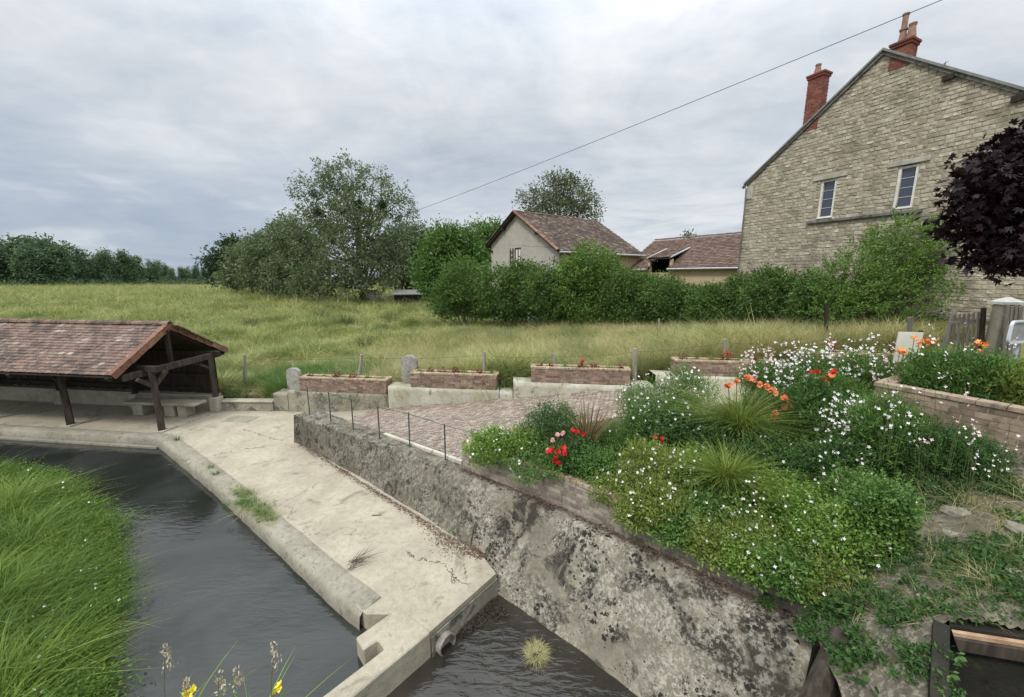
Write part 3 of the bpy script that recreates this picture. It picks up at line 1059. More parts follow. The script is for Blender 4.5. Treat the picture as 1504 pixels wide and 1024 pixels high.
    m.build('canal_water', M['water'], kind='structure')
    m = MB(); m.add([(x, y, -.37) for x, y in [(-1.3, 4.4), (-2.1, 3.3), (-7, -4), (6, -4), (5, 2.0), (1.2, 5.6), (-.6, 6.6)]], [tuple(range(7))])
    m.build('basin_water', M['water2'], kind='structure')


def build_quay_edges():
    # curb of the wash house side and of the diagonal side
    segs = [[(-27, 13.0), (-18.6, 11.88), (-10.22, 10.80)],
            [(-10.2, 10.83), (-9.55, 10.40), (-6.6, 8.28), (-5.35, 7.34)], [(-5.33, 7.32), (-4.1, 6.40), (-2.62, 5.26), (-2.0, 4.82)]]
    labs = ['long straight stone kerb along the water in front of the wash house', 'kerb stretch from the wash house corner down to the grassy crack',
            'kerb stretch beside the dry twigs ending at the sluice pier']
    for s, lb, off in zip(segs, labs, (.16, .20, .20)):
        root = wempty('canal_kerb', (*s[0], 0), label=lb, cat='kerb', group='concrete kerbs along the canal')
        pts = []
        for a, b_ in zip(s[:-1], s[1:]):
            n = max(2, int(math.dist(a, b_) / .12))
            pts += [(a[0] + (b_[0] - a[0]) * i / n, a[1] + (b_[1] - a[1]) * i / n) for i in range(n)]
        pts.append(s[-1])
        A = np.array(pts); d = np.gradient(A, axis=0); d /= np.linalg.norm(d, axis=1, keepdims=True)
        nn = np.stack([d[:, 1], -d[:, 0]], 1)  # right of travel = water side
        prof = [(-.17, .002), (-.15, .012), (-.05, .014), (off - .05, .0), (off, -.05), (off + .015, -.20), (off + .03, -.5)]
        V = []
        for k, (o_, z) in enumerate(prof):
            q = A + nn * o_
            V.append(np.stack([q[:, 0], q[:, 1], np.full(len(q), z)], 1))
        V = np.stack(V, 1).reshape(-1, 3)
        w = fbm(V * np.array([5, 5, 5.]), 3)
        V[:, 2] += w * .007; V[:, :2] += np.repeat(nn, len(prof), 0) * (w * .02)[:, None]
        k = len(prof); n = len(A)
        i = np.arange((n - 1) * (k - 1)); a = (i // (k - 1)) * k + i % (k - 1)
        Fc = np.stack([a, a + 1, a + k + 1, a + k], 1)
        obj('kerb_stone', fast_mesh('kerb_stone', V, Fc[:, ::-1], M['curb'], True), root)
    # low dark ledge just over the water below the wash house kerb
    r = wempty('water_ledge', (-27, 12.8, -.25), label='thin dark ledge at the waterline under the wash house kerb', cat='ledge')
    m = MB(); m.bar((-27, 12.70, -.235), (-10.15, 10.52, -.235), .10, .07)
    m.build('ledge', M['curb'], r)
    # sluice pier and weir wall
    r = wempty('weir_wall', (-1.3, 4.2, -1.2), label='narrow flat-topped concrete wall between canal and basin, with a notched pier', cat='weir')
    m = MB()
    m.prism([(-2.02, 4.30), (-1.86, 4.13), (-1.72, 4.26), (-1.60, 4.14), (-2.60, 3.03), (-3.4, 2.2), (-3.05, 1.9), (-2.2, 3.08), (-1.07, 4.38), (-1.52, 4.72), (-1.66, 4.70)], -1.2, .012)
    o = m.build('wall_top', M['quay'], r, bevel=.015)
    m = MB()
    u = Vector((.62, .785, 0)).normalized(); n = Vector((u.y, -u.x, 0))
    # thin apron face of the quay above the basin, in a darker concrete
    a = Vector((-1.06, 4.375, 0)); b_ = Vector((-.24, 5.40, 0))
    m.add([a + n * .012 + Vector((0, 0, -1)), b_ + n * .012 + Vector((0, 0, -1)), b_ + n * .012 + Vector((0, 0, -.07)), a + n * .012 + Vector((0, 0, -.07)),
           a + Vector((0, 0, -1)), b_ + Vector((0, 0, -1)), b_ + Vector((0, 0, -.07)), a + Vector((0, 0, -.07))],
          [(0, 1, 2, 3), (3, 2, 6, 7), (0, 3, 7, 4), (1, 5, 6, 2)])
    m.build('apron_face', M['stained'], r)
    # pipe end: half buried ring
    r = wempty('drain_pipe', (-.98, 4.5, -.35), label='cut end of a pale drain pipe poking from the wall into the basin', cat='pipe')
    m = MB(); c = Vector((-.93, 4.52, -.29)); k = 20
    vs = []; fs = []
    for rr, dd in ((.145, 0), (.145, .12), (.125, .12), (.125, -.10)):
        for i in range(k):
            t = 2 * math.pi * i / k
            vs.append(c + n * (dd - .03) + u * math.cos(t) * rr + Vector((0, 0, 1)) * math.sin(t) * rr)
    for l in range(3):
        for i in range(k): fs.append((l * k + i, l * k + (i + 1) % k, (l + 1) * k + (i + 1) % k, (l + 1) * k + i))
    m.add(vs, fs); m.build('pipe_end', M['pipe'], r, smooth=False)
    m = MB(); vs = [c + n * -.05 + u * math.cos(2 * math.pi * i / k) * .125 + Vector((0, 0, 1)) * math.sin(2 * math.pi * i / k) * .125 for i in range(k)]
    m.add(vs, [tuple(range(k))]); m.build('pipe_mouth', M['dark'], r)


T1 = [(-5.98, 10.22), (-5.83, 10.22), (-3.78, 8.84), (-2.21, 7.82), (-.67, 6.84), (-.55, 6.75)]
B1 = [(-6.14, 10.36), (-6.02, 10.30), (-3.75, 8.60), (-2.1, 7.22), (-.86, 6.12), (-.74, 6.0)]
T2 = [(-.74, 6.80), (.53, 5.78), (1.43, 4.99), (2.13, 4.34), (2.66, 3.79), (3.02, 3.33)]
B2 = [(-1.40, 5.94), (-.16, 5.0), (.75, 4.22), (1.46, 3.58), (1.93, 3.08), (2.3, 2.65)]


def wall_loft(name, T, B, zt, zb, back, mat, parent, n=140, k=26, cheek=False):
    T = np.array(T); B = np.array(B)
    L = np.concatenate([[0], np.cumsum(np.linalg.norm(np.diff(T, axis=0), axis=1))]); L /= L[-1]

    def f(u, v):
        u_ = u; u = u * 0 if cheek else u
        t = np.stack([np.interp(u, L, T[:, i]) for i in (0, 1)], 1); b_ = np.stack([np.interp(u, L, B[:, i]) for i in (0, 1)], 1)
        w = np.clip(v / .78, 0, 1)[:, None]
        p = b_ + (t - b_) * w ** .9
        z = zb + (zt - zb) * np.clip(v / .78, 0, 1)
        o = np.clip((v - .78) / .22, 0, 1) * back
        p = p + np.array([.66, .75]) * o[:, None]
        q = np.stack([p[:, 0], p[:, 1], z], 1)
        d = fbm(q * np.array([2.2, 2.2, 3]), 4) * .045
        q[:, 0] -= .66 * d * (v < .85); q[:, 1] -= .75 * d * (v < .85)
        q[:, 2] += fbm(q * 3.3 + 5, 3) * .035 * (v > .7)
        # rounded arris
        q[:, 2] -= .03 * np.exp(-((v - .78) / .03) ** 2)
        if cheek: q = q + np.array([.66, .75, 0]) * (u_ * .45)[:, None]
        return q
    return obj(name, grid_mesh(name, f, n, k, mat), parent)


def build_retaining_wall():
    r = wempty('retaining_wall', (-2, 7.5, 0), label='long battered concrete retaining wall, mottled with dark lichen, beside the quay', cat='retaining wall')
    wall_loft('wall_section', T1, B1, .87, -.02, .50, M['wall'], r)
    wall_loft('buttress_section', T2, B2, .87, -.75, .42, M['wall2'], r, 190, 34)
    wall_loft('joint_face', T2, B2, .87, -.75, .42, M['wall2'], r, 2, 34, cheek=True)
    # square end that faces the forecourt, and fill behind
    m = MB()
    m.add([(-6.14, 10.36, -.02), (-5.98, 10.22, .86), (-5.62, 10.62, .86), (-5.70, 10.75, -.02)], [(0, 1, 2, 3), (3, 2, 1, 0)])
    m.build('wall_end', M['wall'], r)
    m = MB()
    m.add([(3.02, 3.33, .84), (2.3, 2.65, -.75), (2.9, 3.3, -.75), (3.35, 3.65, .84)], [(0, 1, 2, 3), (3, 2, 1, 0)])
    m.build('far_end', M['stained'], r)
    # pale kerb along the foot of the ramp
    r = wempty('ramp_kerb', (-3, 8.8, .85), label='pale narrow kerb between the paved ramp and the railing wall', cat='kerb')
    m = MB(); m.bar((-3.05, 8.86, .86), (-1.0, 7.36, .90), .08, .10); m.build('kerb_stone', M['whitewash'], r, bevel=.01)
    # railing
    r = wempty('railing', (-3, 8.8, .85), label='thin dark green iron railing with seven posts on top of the wall', cat='railing')
    base = [(-5.55, 10.24), (-4.74, 9.73), (-3.93, 9.17), (-3.1, 8.64), (-2.28, 8.19), (-1.37, 7.51), (-.51, 6.97)]
    for i, (x, y) in enumerate(base):
        m = MB(); m.tube([(x, y, .82), (x + random.uniform(-.01, .01), y, 1.66)], .016 if i != 6 else .018, 6)
        m.build('post', M['iron'], r)
    m = MB(); m.tube([(x, y, 1.64 - .004) for x, y in base], .007, 5); m.build('top_wire', M['iron'], r)


# ------------------------------------------------------------------ terraced planters on the back wall
def box_planter(name, p0, p1, z0, z1, depth, label, group, brick, cop='coping', bl=.22, bh=.062, cs=.105, plants=6, seed=0, back=True):
    """brick trough: p0->p1 front face"""
    p0 = np.array(p0); p1 = np.array(p1); L = np.linalg.norm(p1 - p0); u = (p1 - p0) / L; n = np.array([-u[1], u[0]])  # n points back
    r = wempty(name, (*((p0 + p1) / 2), z0), label=label, cat='planter', group=group)
    q0, q1 = p0 + n * depth, p1 + n * depth
    m = MB(); e = .004
    w = .10
    a = lambda s, t: tuple(p0 + u * s + n * t)
    m.prism([a(e, e), a(L - e, e), a(L - e, w), a(e, w)], z0, z1 - .05)
    m.prism([a(e, depth - w), a(L - e, depth - w), a(L - e, depth - e), a(e, depth - e)], z0, z1 - .05)
    m.prism([a(e, w + .002), a(w, w + .002), a(w, depth - w - .002), a(e, depth - w - .002)], z0, z1 - .05)
    m.prism([a(L - w, w + .002), a(L - e, w + .002), a(L - e, depth - w - .002), a(L - w, depth - w - .002)], z0, z1 - .05)
    m.build('mortar_core', M['mortar'], r)
    it = brick_items(p0, p1, z0, z1 - .05, bl, bh) + brick_items(q0, p0, z0, z1 - .05, bl, bh) + brick_items(p1, q1, z0, z1 - .05, bl, bh)
    pieces(r, 'brick', it, UB, M[brick], 'bricks')
    ci = []
    a_ = math.atan2(u[1], u[0])
    for side, (s0, d) in enumerate(((0, 0), (0, depth - .15 + .02))):
        k = int((L + .04) / (cs + .008))
        for i in range(k):
            c = p0 + u * (-.02 + (i + .5) * (L + .04) / k) + n * (d + .065)
            ci.append(((c[0], c[1], z1 - .022), ((L + .04) / k - .008, .17, .05), rotz(a_)))
    k = max(1, int((depth - .3) / cs))
    for s in (0.055, L - .055):
        for i in range(k):
            c = p0 + u * s + n * (.155 + (i + .5) * (depth - .29) / k)
            ci.append(((c[0], c[1], z1 - .022), (.17, (depth - .29) / k - .008, .05), rotz(a_)))
    pieces(r, 'coping_brick', ci, UB, M[cop], 'coping_bricks')
    m = MB(); m.prism([a(w, w), a(L - w, w), a(L - w, depth - w), a(w, depth - w)], z0 + .02, z1 - .07); m.build('soil', M['soil'], r)
    return r, a, L


def rosette(loc, h, mat, label, group, n=26, w=.03, flower=None):
    o = empty('small_plant', loc, label=label, cat='plant', group=group)
    V, F, v = blades(n, h, h * .35, w, lean=.9, seg=2)
    V2, F2, v2 = leafquads(rng.normal(size=(n, 3)) * h * .3 + [0, 0, h * .5], nrm(rng.normal(size=(n, 3)) + [0, 0, .6]), h * .5, w * 1.4)
    obj('leaves', fast_mesh('leaves', V, F, mat, False, v), o)
    obj('leaf_tips', fast_mesh('leaf_tips', V2, F2, mat, False, v2), o)
    if flower:
        bl_obj('flower_head', rng.normal(size=(9, 3)) * h * .16 + [0, 0, h * 1.05], .035, M[flower], o)
    return o


def build_planters():
    # stepped base wall, one block per step
    steps = [(-8.25, -7.72, .62, 'stained', 'short low step of grey masonry at the left end of the planter wall'),
             (-7.70, -4.12, .74, 'stained', 'stained grey base wall under the leftmost brick planter'),
             (-4.10, -.42, 1.02, 'whitewash', 'whitewashed base wall under the planter beside the round-headed stone'),
             (-.40, .02, .98, 'whitewash', 'low link of whitewashed wall between second and third planters from the left'),
             (.04, 3.62, 1.33, 'whitewash', 'whitewashed base wall under the planter with one red flower near its middle'),
             (3.64, 4.28, 1.36, 'whitewash', 'short whitewashed link of wall in front of the tall gap post'),
             (4.30, 8.0, 1.70, 'whitewash', 'whitewashed base wall under the planter half hidden by white flowers'),
             (8.02, 11, 2.02, 'whitewash', 'rightmost whitewashed base wall behind the flower bed')]
    for x0, x1, zt, mt, lb in steps:
        r = wempty('base_wall', ((x0 + x1) / 2, float(yback((x0 + x1) / 2)), 0), label=lb, cat='wall', group='stepped base walls of the planters')
        n = max(2, int((x1 - x0) / .1))

        def f(u, v, x0=x0, x1=x1, zt=zt):
            x = x0 + (x1 - x0) * u; y = yback(x)
            zb = -.1
            z = np.where(v < .6, zb + (zt - zb) * v / .6, zt); yy = y + np.clip((v - .6) / .4, 0, 1) * .62 - .03
            q = np.stack([x, yy, z], 1)
            q[:, 1] += fbm(q * 2.5, 3) * .03 * (v < .7); q[:, 2] += fbm(q * 3 + 9, 3) * .02 * (v > .5)
            return q
        obj('wall_face', grid_mesh('wall_face', f, n, 16, M[mt]), r)
        m = MB()
        for x, s in ((x0, 1), (x1, -1)):
            y = float(yback(x)); q = [(x, y - .02, -.1), (x, y + .58, -.1), (x, y + .58, zt), (x, y - .02, zt)]
            m.add(q, [(0, 1, 2, 3), (3, 2, 1, 0)])
        m.build('wall_ends', M[mt], r)
    tops = [(-7.25, -4.17, 1.23, 'leftmost brick planter of the row, on the stained grey wall'),
            (-3.32, -.50, 1.52, 'second brick planter from the left, right of the tall round-headed stone'),
            (.60, 3.58, 1.82, 'middle brick planter of the row, with a red flower near its middle'),
            (4.85, 7.75, 2.16, 'fourth brick planter of the row, above whitewash, right end behind white flowers'),
            (8.35, 10.6, 2.48, 'short far right brick planter peeking out between the white flowers')]
    cols = ['l_red', 'l_olive', 'l_red', 'l_red', 'l_olive', 'l_olive']
    names = ['leftmost', 'second', 'middle', 'fourth', 'far right']
    for k, (x0, x1, z, lb) in enumerate(tops):
        p0 = (x0, float(yback(x0)) + .02); p1 = (x1, float(yback(x1)) + .02)
        zb = [s[2] for s in steps if s[0] - .1 <= (x0 + x1) / 2 <= s[1] + .1][0]
        r, a, L = box_planter('brick_planter', p0, p1, zb + .012, z, .46, lb, 'brick planters along the back wall', 'brick_pink')
        red = {0: 2, 1: 3, 2: 3, 3: 3, 4: 2}[k]
        npl = 7 if k else 6
        for i in range(npl):
            x, y = a((i + .5) / npl * L + random.uniform(-.06, .06), .23)
            big = i == red
            c = 'l_red' if big else cols[(i + k) % 6]
            rosette((x, y, z - .075), .27 if big else random.uniform(.14, .2), M[c],
                    ('dark red' if c == 'l_red' else 'yellow-green') + (' tall' if big else ' low') + f' plant, {ORD[i]} from the left in the {names[k]} brick planter',
                    f'small plants in the {names[k]} brick planter', flower='p_red' if big and k > 1 else None)
    # low wall between wash house and planters
    r = wempty('low_wall', (-9.2, 13.0, 0), label='knee-high grey wall with pale flat top between the wash house and the stepped wall', cat='wall')
    m = MB(); m.box((-9.2, 13.13, .13), (1.86, .30, .36), rz=-.02); m.build('wall_body', M['stained'], r, bevel=.02)
    m = MB(); m.box((-9.2, 13.12, .335), (1.9, .36, .05), rz=-.02); m.build('cap', M['limestone'], r, bevel=.015)
    r = wempty('stone_slab', (-9.2, 13.9, .3), label='flat pale stone lying in the grass behind the low wall', cat='stone')
    m = MB(); m.box((-9.35, 14.0, .36), (.62, .5, .10), rz=.3); m.build('slab', M['limestone'], r, bevel=.03)
    # standing stones
    for (px, py, d, w, h, lb, fin) in ((603, 563, 12.95, .56, .98, 'tall grey round-headed standing stone between the two leftmost planters', False),
                                       (434, 572, 13.15, .50, .78, 'grey standing stone with an iron finial left of the leftmost planter', True)):
        b_ = at(px, py, d)
        o = empty('standing_stone', b_ - Vector((0, 0, .25)), rz=-.12, label=lb, cat='stone marker')
        n = 14; pl = [(-w / 2, 0), (w / 2, 0), (w / 2, h + .25 - w * .42)]
        pl += [(w / 2 * math.cos(math.pi * i / n), h + .25 - w * .42 + w * .42 * math.sin(math.pi * i / n)) for i in range(1, n)] + [(-w / 2, h + .25 - w * .42)]
        m = MB(); k = len(pl)
        m.add([(x, -.08, z) for x, z in pl] + [(x, .08, z) for x, z in pl], [tuple(range(k)), tuple(range(k, 2 * k))[::-1]] + [(i, k + i, k + (i + 1) % k, (i + 1) % k) for i in range(k)])
        m.build('slab', M['stele'], o, bevel=.02)
        if fin:
            m = MB(); m.tube([(0, 0, h + .2), (0.02, 0, h + .36), (-.03, 0, h + .45), (-.12, 0, h + .44)], .03, 6); m.build('finial', M['timber_grey'], o)


def fence_post(px, ptop, pbot, d, r_, label, lean=0, mat='timber_grey', group='old wooden fence posts in the meadow'):
    t = at(px + lean, ptop, d); b_ = at(px, pbot, d)
    o = wempty('fence_post', b_, label=label, cat='fence post', group=group)
    g = G1(b_.x, b_.y)
    m = MB(); m.tube([(b_.x, b_.y, min(g, b_.z) - .2), b_, b_.lerp(t, .55) + Vector((.01, 0, 0)), t], [r_ * 1.1, r_ * 1.1, r_, r_ * .85], 7)
    m.build('post', M[mat], o)
    return o


def build_fence():
    L = [(359, 521, 562, 14.3, .055, 'grey wooden post in tall green grass right of the wash house', 0),
         (527, 521, 558, 13.35, .06, 'leaning grey post behind the leftmost brick planter', 4),
         (711, 517, 553, 13.0, .06, 'upright grey post behind the right end of the second planter', 0),
         (815, 519, 542, 12.7, .055, 'short split post behind the middle planter', -4),
         (932, 512, 562, 12.0, .075, 'stout grey post standing in the gap between the middle and fourth planters', 0),
         (1065, 498, 530, 12.2, .07, 'grey post behind the fourth planter', 0),
         (1165, 498, 520, 12.5, .05, 'small grey post behind the white flowers at the far right planter', 0),
         (1213, 445, 500, 13.2, .06, 'dark post against the hedge, right part of the meadow', 0),
         (968, 468, 484, 19.5, .05, 'small pale stake at the foot of the hedge', 0),
         (1334, 466, 505, 8.8, .05, 'weathered leaning post behind the white board', 3)]
    for px, a, b_, d, r_, lb, ln in L:
        fence_post(px, a, b_, d, r_, lb, ln, 'timber_dark' if 'dark' in lb else 'timber_grey')
    o = wempty('fence_wire', at(1065, 490, 12.2), label='sagging strand of wire along the meadow posts', cat='wire')
    m = MB(); pts = [at(px, a + 5, d) for px, a, b_, d, *_ in L[:7]]
    P = []
    for p, q in zip(pts[:-1], pts[1:]):
        for i in range(5):
            t = i / 5; P.append(p.lerp(q, t) - Vector((0, 0, .12 * 4 * t * (1 - t) * .5)))
    m.tube(P, .004, 4); m.build('wire', M['cable'], o)
# ------------------------------------------------------------------ roofs
def frame(u, v):
    u = Vector(u).normalized(); v = Vector(v); v = (v - u * v.dot(u)).normalized(); n = u.cross(v)
    return u, v, n, np.array([[u.x, v.x, n.x], [u.y, v.y, n.y], [u.z, v.z, n.z]])


def tile_items(o, u, v, length, slope, tw, ex, th=.014, tl=None, sag=0.0, skip=None, jit=1.0):
    """rows of flat tiles; o = eave corner, u along the eave, v up the slope"""
    u, v, n, Rm = frame(u, v)
    o = Vector(o); tl = tl or ex * 1.55
    if n.z < 0: n = -n; Rm = np.array([[u.x, v.x, n.x], [u.y, v.y, n.y], [u.z, v.z, n.z]]) * np.array([1, 1, 1.])
    rows = int(slope / ex); cols = int(length / tw); out = []
    tilt = math.atan2(th * 1.3, ex)
    ct, st = math.cos(tilt), math.sin(tilt)
    v2 = v * ct - n * st; n2 = n * ct + v * st
    for r in range(rows):
        for c in range(cols + (r % 2)):
            x = (c + .5 - (.5 if r % 2 else 0)) * tw
            w = tw
            if x < tw * .4: x, w = tw * .25, tw * .5
            if x > length - tw * .3: x, w = length - tw * .25, tw * .5
            if skip and skip(x, r * ex): continue
            a = random.gauss(0, .018) * jit
            uu = u * math.cos(a) + v2 * math.sin(a); vv = v2 * math.cos(a) - u * math.sin(a)
            R3 = np.array([[uu.x, vv.x, n2.x], [uu.y, vv.y, n2.y], [uu.z, vv.z, n2.z]])
            p = o + u * x + v * (r * ex + tl / 2) + n * (th * 1.6 + random.uniform(0, .006) * jit - sag * math.sin(math.pi * min(1, x / length)))
            out.append((tuple(p), (w - .006, tl * random.uniform(.97, 1.02), th), R3))
    return out


def slab(m, pts, th, up=(0, 0, 1)):
    """thick plate from a loop of points, thickness downwards"""
    pts = [Vector(p) for p in pts]; n = len(pts)
    low = [p - Vector((0, 0, th)) for p in pts]
    m.add(pts + low, [tuple(range(n)), tuple(range(n, 2 * n))[::-1]] + [(i, n + i, n + (i + 1) % n, (i + 1) % n) for i in range(n)])


def half_pipes(parent, name, a, b, r, seg, mat, up=(0, 0, 1), stuff='ridge_tiles', maxn=300):
    """row of overlapping half-round tiles from a to b"""
    a, b = Vector(a), Vector(b); L = (b - a).length; d = (b - a) / L; s = d.cross(Vector(up)).normalized(); z = s.cross(d)
    k = 6; vs = []
    for e, rr in ((-.5, 1), (.56, .9)):
        for q in (1, .82):
            for i in range(k + 1):
                t = math.pi * i / k; vs.append((math.cos(t) * rr * q, e, math.sin(t) * rr * q))
    fs = []; K = k + 1
    for i in range(k):
        fs += [(i, i + 1, 2 * K + i + 1, 2 * K + i), (K + i, 3 * K + i, 3 * K + i + 1, K + i + 1), (i, K + i, K + i + 1, i + 1), (2 * K + i, 2 * K + i + 1, 3 * K + i + 1, 3 * K + i)]
    U = (np.array(vs, float), np.array(fs))
    n = max(1, int(L / seg)); items = []
    Rm = np.array([[s.x, d.x, z.x], [s.y, d.y, z.y], [s.z, d.z, z.z]])
    for i in range(n):
        p = a + d * ((i + .5) * L / n)
        items.append(((p.x, p.y, p.z + random.uniform(-.008, .008)), (r * random.uniform(.95, 1.05), L / n, r), Rm))
    pieces(parent, name, items, [U], mat, stuff, maxn)


def build_wash_house():
    r = wempty('wash_house', (-14, 12, 0), label='open-sided wash house with mossy brown tiled roof on dark timber posts by the canal', cat='wash house')
    F = Vector((-11.02, 10.45, 1.90)); K = Vector((-10.72, 12.15, 3.10)); Bk = Vector((-10.18, 13.75, 2.02))
    el = Vector((-.991, .132, 0)); L = 16.5
    mid = Vector((-10.6, 12.1, 3.0))
    # boarding under tiles
    m = MB()
    d = Vector((0, 0, .03))
    slab(m, [F - d, K - d, K - d + el * L, F - d + el * L], .03)
    slab(m, [K - d, Bk - d, Bk - d + el * L, K - d + el * L], .03)
    m.build('roof_boarding', M['timber_dark'], r)
    it = tile_items(F + el * .02, el, K - F, L, (K - F).length - .02, .165, .118, .014)
    it += tile_items(Bk + el * .02, el, K - Bk, L, (K - Bk).length - .02, .165, .3, .014)
    pieces(r, 'roof_tile', it, UBR, M['tile'], 'roof_tiles')
    half_pipes(r, 'ridge_tile', K + Vector((.05, 0, .03)), K + el * L + Vector((0, 0, .03)), .10, .33, M['tile'])
    # verge tiles: L-shaped, lapping down the gable ends
    for a, b_ in ((F, K), (Bk, K)):
        d_ = (b_ - a); Ls = d_.length; dn = d_ / Ls; n = max(3, int(Ls / .27)); it = []
        side = -el; up = side.cross(dn)
        if up.z < 0: up = -up
        Rm = np.array([[side.x, dn.x, up.x], [side.y, dn.y, up.y], [side.z, dn.z, up.z]])
        for i in range(n):
            p = a + dn * ((i + .5) * Ls / n) + side * .03 + up * (-.035)
            it.append((tuple(p + up * .01 * (i % 2)), (.03, Ls / n * 1.04, .17), Rm))
            p = a + dn * ((i + .5) * Ls / n) - side * .03 + up * .055
            it.append((tuple(p), (.16, Ls / n * 1.04, .022), Rm))
        pieces(r, 'verge_tile', it, UB, M['verge'], 'verge_tiles')
    # posts
    posts = [(-10.59, 11.2), (-13.86, 11.66), (-17.15, 12.1), (-20.4, 12.55)]
    for i, (x, y) in enumerate(posts):
        m = MB(); m.tube([(x, y, .035), (x, y, .9), (x - .02, y, 1.86)], [.125, .112, .105], 4)
        m.build('post', M['timber_brown'], r, bevel=.015)
        m = MB(); m.box((x, y, .02), (.36, .3, .04), rz=-.13); m.build('pad_stone', M['limestone'], r, bevel=.01)
        for s in (-1, 1):
            if i == 0 and s > 0: continue
            m = MB(); m.bar((x - .02, y, 1.35), (x - .02 + s * .5, y - s * .066, 1.80), .08, .10); m.build('brace', M['timber_dark'], r)
    for s in (-1, 1):
        m = MB(); m.bar((-10.6, 11.2, 1.38), (-10.6 + .14 * s * .4, 11.2 + s * .42, 1.74 + .03 * s), .08, .10); m.build('brace', M['timber_brown'], r)
    m = MB(); m.bar((-10.35, 11.17, 1.93), (-26, 13.3, 1.93), .16, .16); m.build('wall_plate', M['timber_dark'], r)
    m = MB(); m.bar((-9.95, 13.06, 2.02), (-26, 15.2, 2.02), .16, .16); m.build('wall_plate', M['timber_dark'], r)
    for k in range(4):
        o = el * (3.3 * k)
        a = Vector((-11.03, 10.72, 1.76)) + o; b_ = Vector((-10.12, 13.28, 1.98)) + o
        m = MB(); m.bar(a, b_, .15, .19); m.build('tie_beam', M['timber_brown'] if k == 0 else M['timber_dark'], r, bevel=.012)
        c = Vector((-10.74, 12.05, 0)) + o
        m = MB(); m.bar((c.x, c.y, 1.95), (c.x, c.y, 2.96), .10, .10, up=(0, 1, 0)); m.build('king_post', M['timber_dark'], r)
        for e in (F, Bk):
            m = MB(); m.bar(e + o + el * .16 + Vector((0, 0, -.13)), K + o + el * .16 + Vector((0, 0, -.13)), .10, .12); m.build('rafter', M['timber_dark'], r)
    m = MB(); m.bar(K + Vector((0, 0, -.14)) + el * .05, K + el * L + Vector((0, 0, -.14)), .12, .16); m.build('ridge_beam', M['timber_dark'], r)
    # rear posts on stone blocks
    for k in range(5):
        p = Vector((-10.22, 12.98, 0)) + el * (3.2 * k)
        m = MB(); m.box((p.x, p.y, .26), (.32, .30, .52), rz=-.13); m.build('base_block', M['limestone'], r, bevel=.02)
        m = MB(); m.tube([(p.x, p.y, .52), (p.x, p.y, 1.95)], .115, 4); m.build('post', M['timber_brown' if k == 0 else 'timber_dark'], r, bevel=.01)
    m = MB(); m.bar((-10.25, 12.92, 1.55), (-10.6, 12.5, 1.9), .07, .08, up=(1, 0, 0)); m.build('brace', M['timber_brown'], r)
    # masonry dwarf wall and plank screen at the back
    a = Vector((-10.3, 13.18, 0))
    m = MB(); q = a + el * 8; m.box((q.x, q.y, .24), (16, .26, .50), rz=math.atan2(-.132, .991)); m.build('dwarf_wall', M['limestone'], r)
    m = MB(); m.box((q.x, q.y - .01, .515), (16, .34, .05), rz=math.atan2(-.132, .991)); m.build('wall_cap', M['limestone'], r, bevel=.01)
    it = []; nb = 84
    for i in range(nb):
        p = a + el * (16 * (i + .5) / nb) + Vector((0, .09 + (i % 2) * .012, 1.27))
        it.append((tuple(p), (16 / nb + .012, .02, 1.46), rotz(math.atan2(-.132, .991))))
    pieces(r, 'board', it, UB, M['timber_dark'], 'boards')
    for z in (.72, 1.2):
        m = MB(); m.bar(a + Vector((0, .04, z)), a + el * 16 + Vector((0, .04, z)), .05, .09); m.build('rail', M['timber_dark'], r)
    # stone bench
    b_ = wempty('stone_bench', (-11.6, 12.6, 0), label='thick stone slab bench on square blocks at the back of the wash house', cat='bench')
    s0 = at(192, 588, 12.75); s1 = at(292, 589, 12.5)
    dx = (s1 - s0); ang = math.atan2(dx.y, dx.x)
    m = MB(); c = (s0 + s1) / 2; m.box((c.x, c.y, .44), (dx.length + .1, .52, .09), rz=ang); m.build('seat', M['limestone'], b_, bevel=.02)
    for t in (.16, .62, .80):
        p = s0 + dx * t
        m = MB(); m.box((p.x, p.y, .195), (.36 if t != .80 else .30, .38, .39), rz=ang); m.build('block', M['limestone'], b_, bevel=.02)


# ------------------------------------------------------------------ stone house
HC = Vector((11.92, 21.0, 0)); HG = Vector((.4281, -.9037, 0)); HN = Vector((-.9037, -.4281, 0))  # corner, along gable, outward
EAVE, APT, APZ, GW = 9.22, 4.95, 12.93, 10.0


def hp(t, z, o=0.0):
    return HC + HG * t + HN * o + Vector((0, 0, z))


def slope_z(t):
    return EAVE + (APZ - EAVE) * (t / APT) if t < APT else APZ - (APZ - 9.15) * ((t - APT) / (GW - APT))


def hbox(m, t0, t1, z0, z1, o0, o1, val=0):
    """box in the gable's own frame; o measured outwards"""
    v = [hp(t, z, o) for z in (z0, z1) for t, o in ((t0, o0), (t1, o0), (t1, o1), (t0, o1))]
    m.add(v, [(0, 3, 2, 1), (4, 5, 6, 7), (0, 1, 5, 4), (1, 2, 6, 5), (2, 3, 7, 6), (3, 0, 4, 7)], val)


def hpoly(m, pts, o0, o1):
    """extruded polygon (t,z) between offsets"""
    n = len(pts)
    m.add([hp(t, z, o0) for t, z in pts] + [hp(t, z, o1) for t, z in pts], [tuple(range(n)), tuple(range(n, 2 * n))[::-1]] + [(i, n + i, n + (i + 1) % n, (i + 1) % n) for i in range(n)])


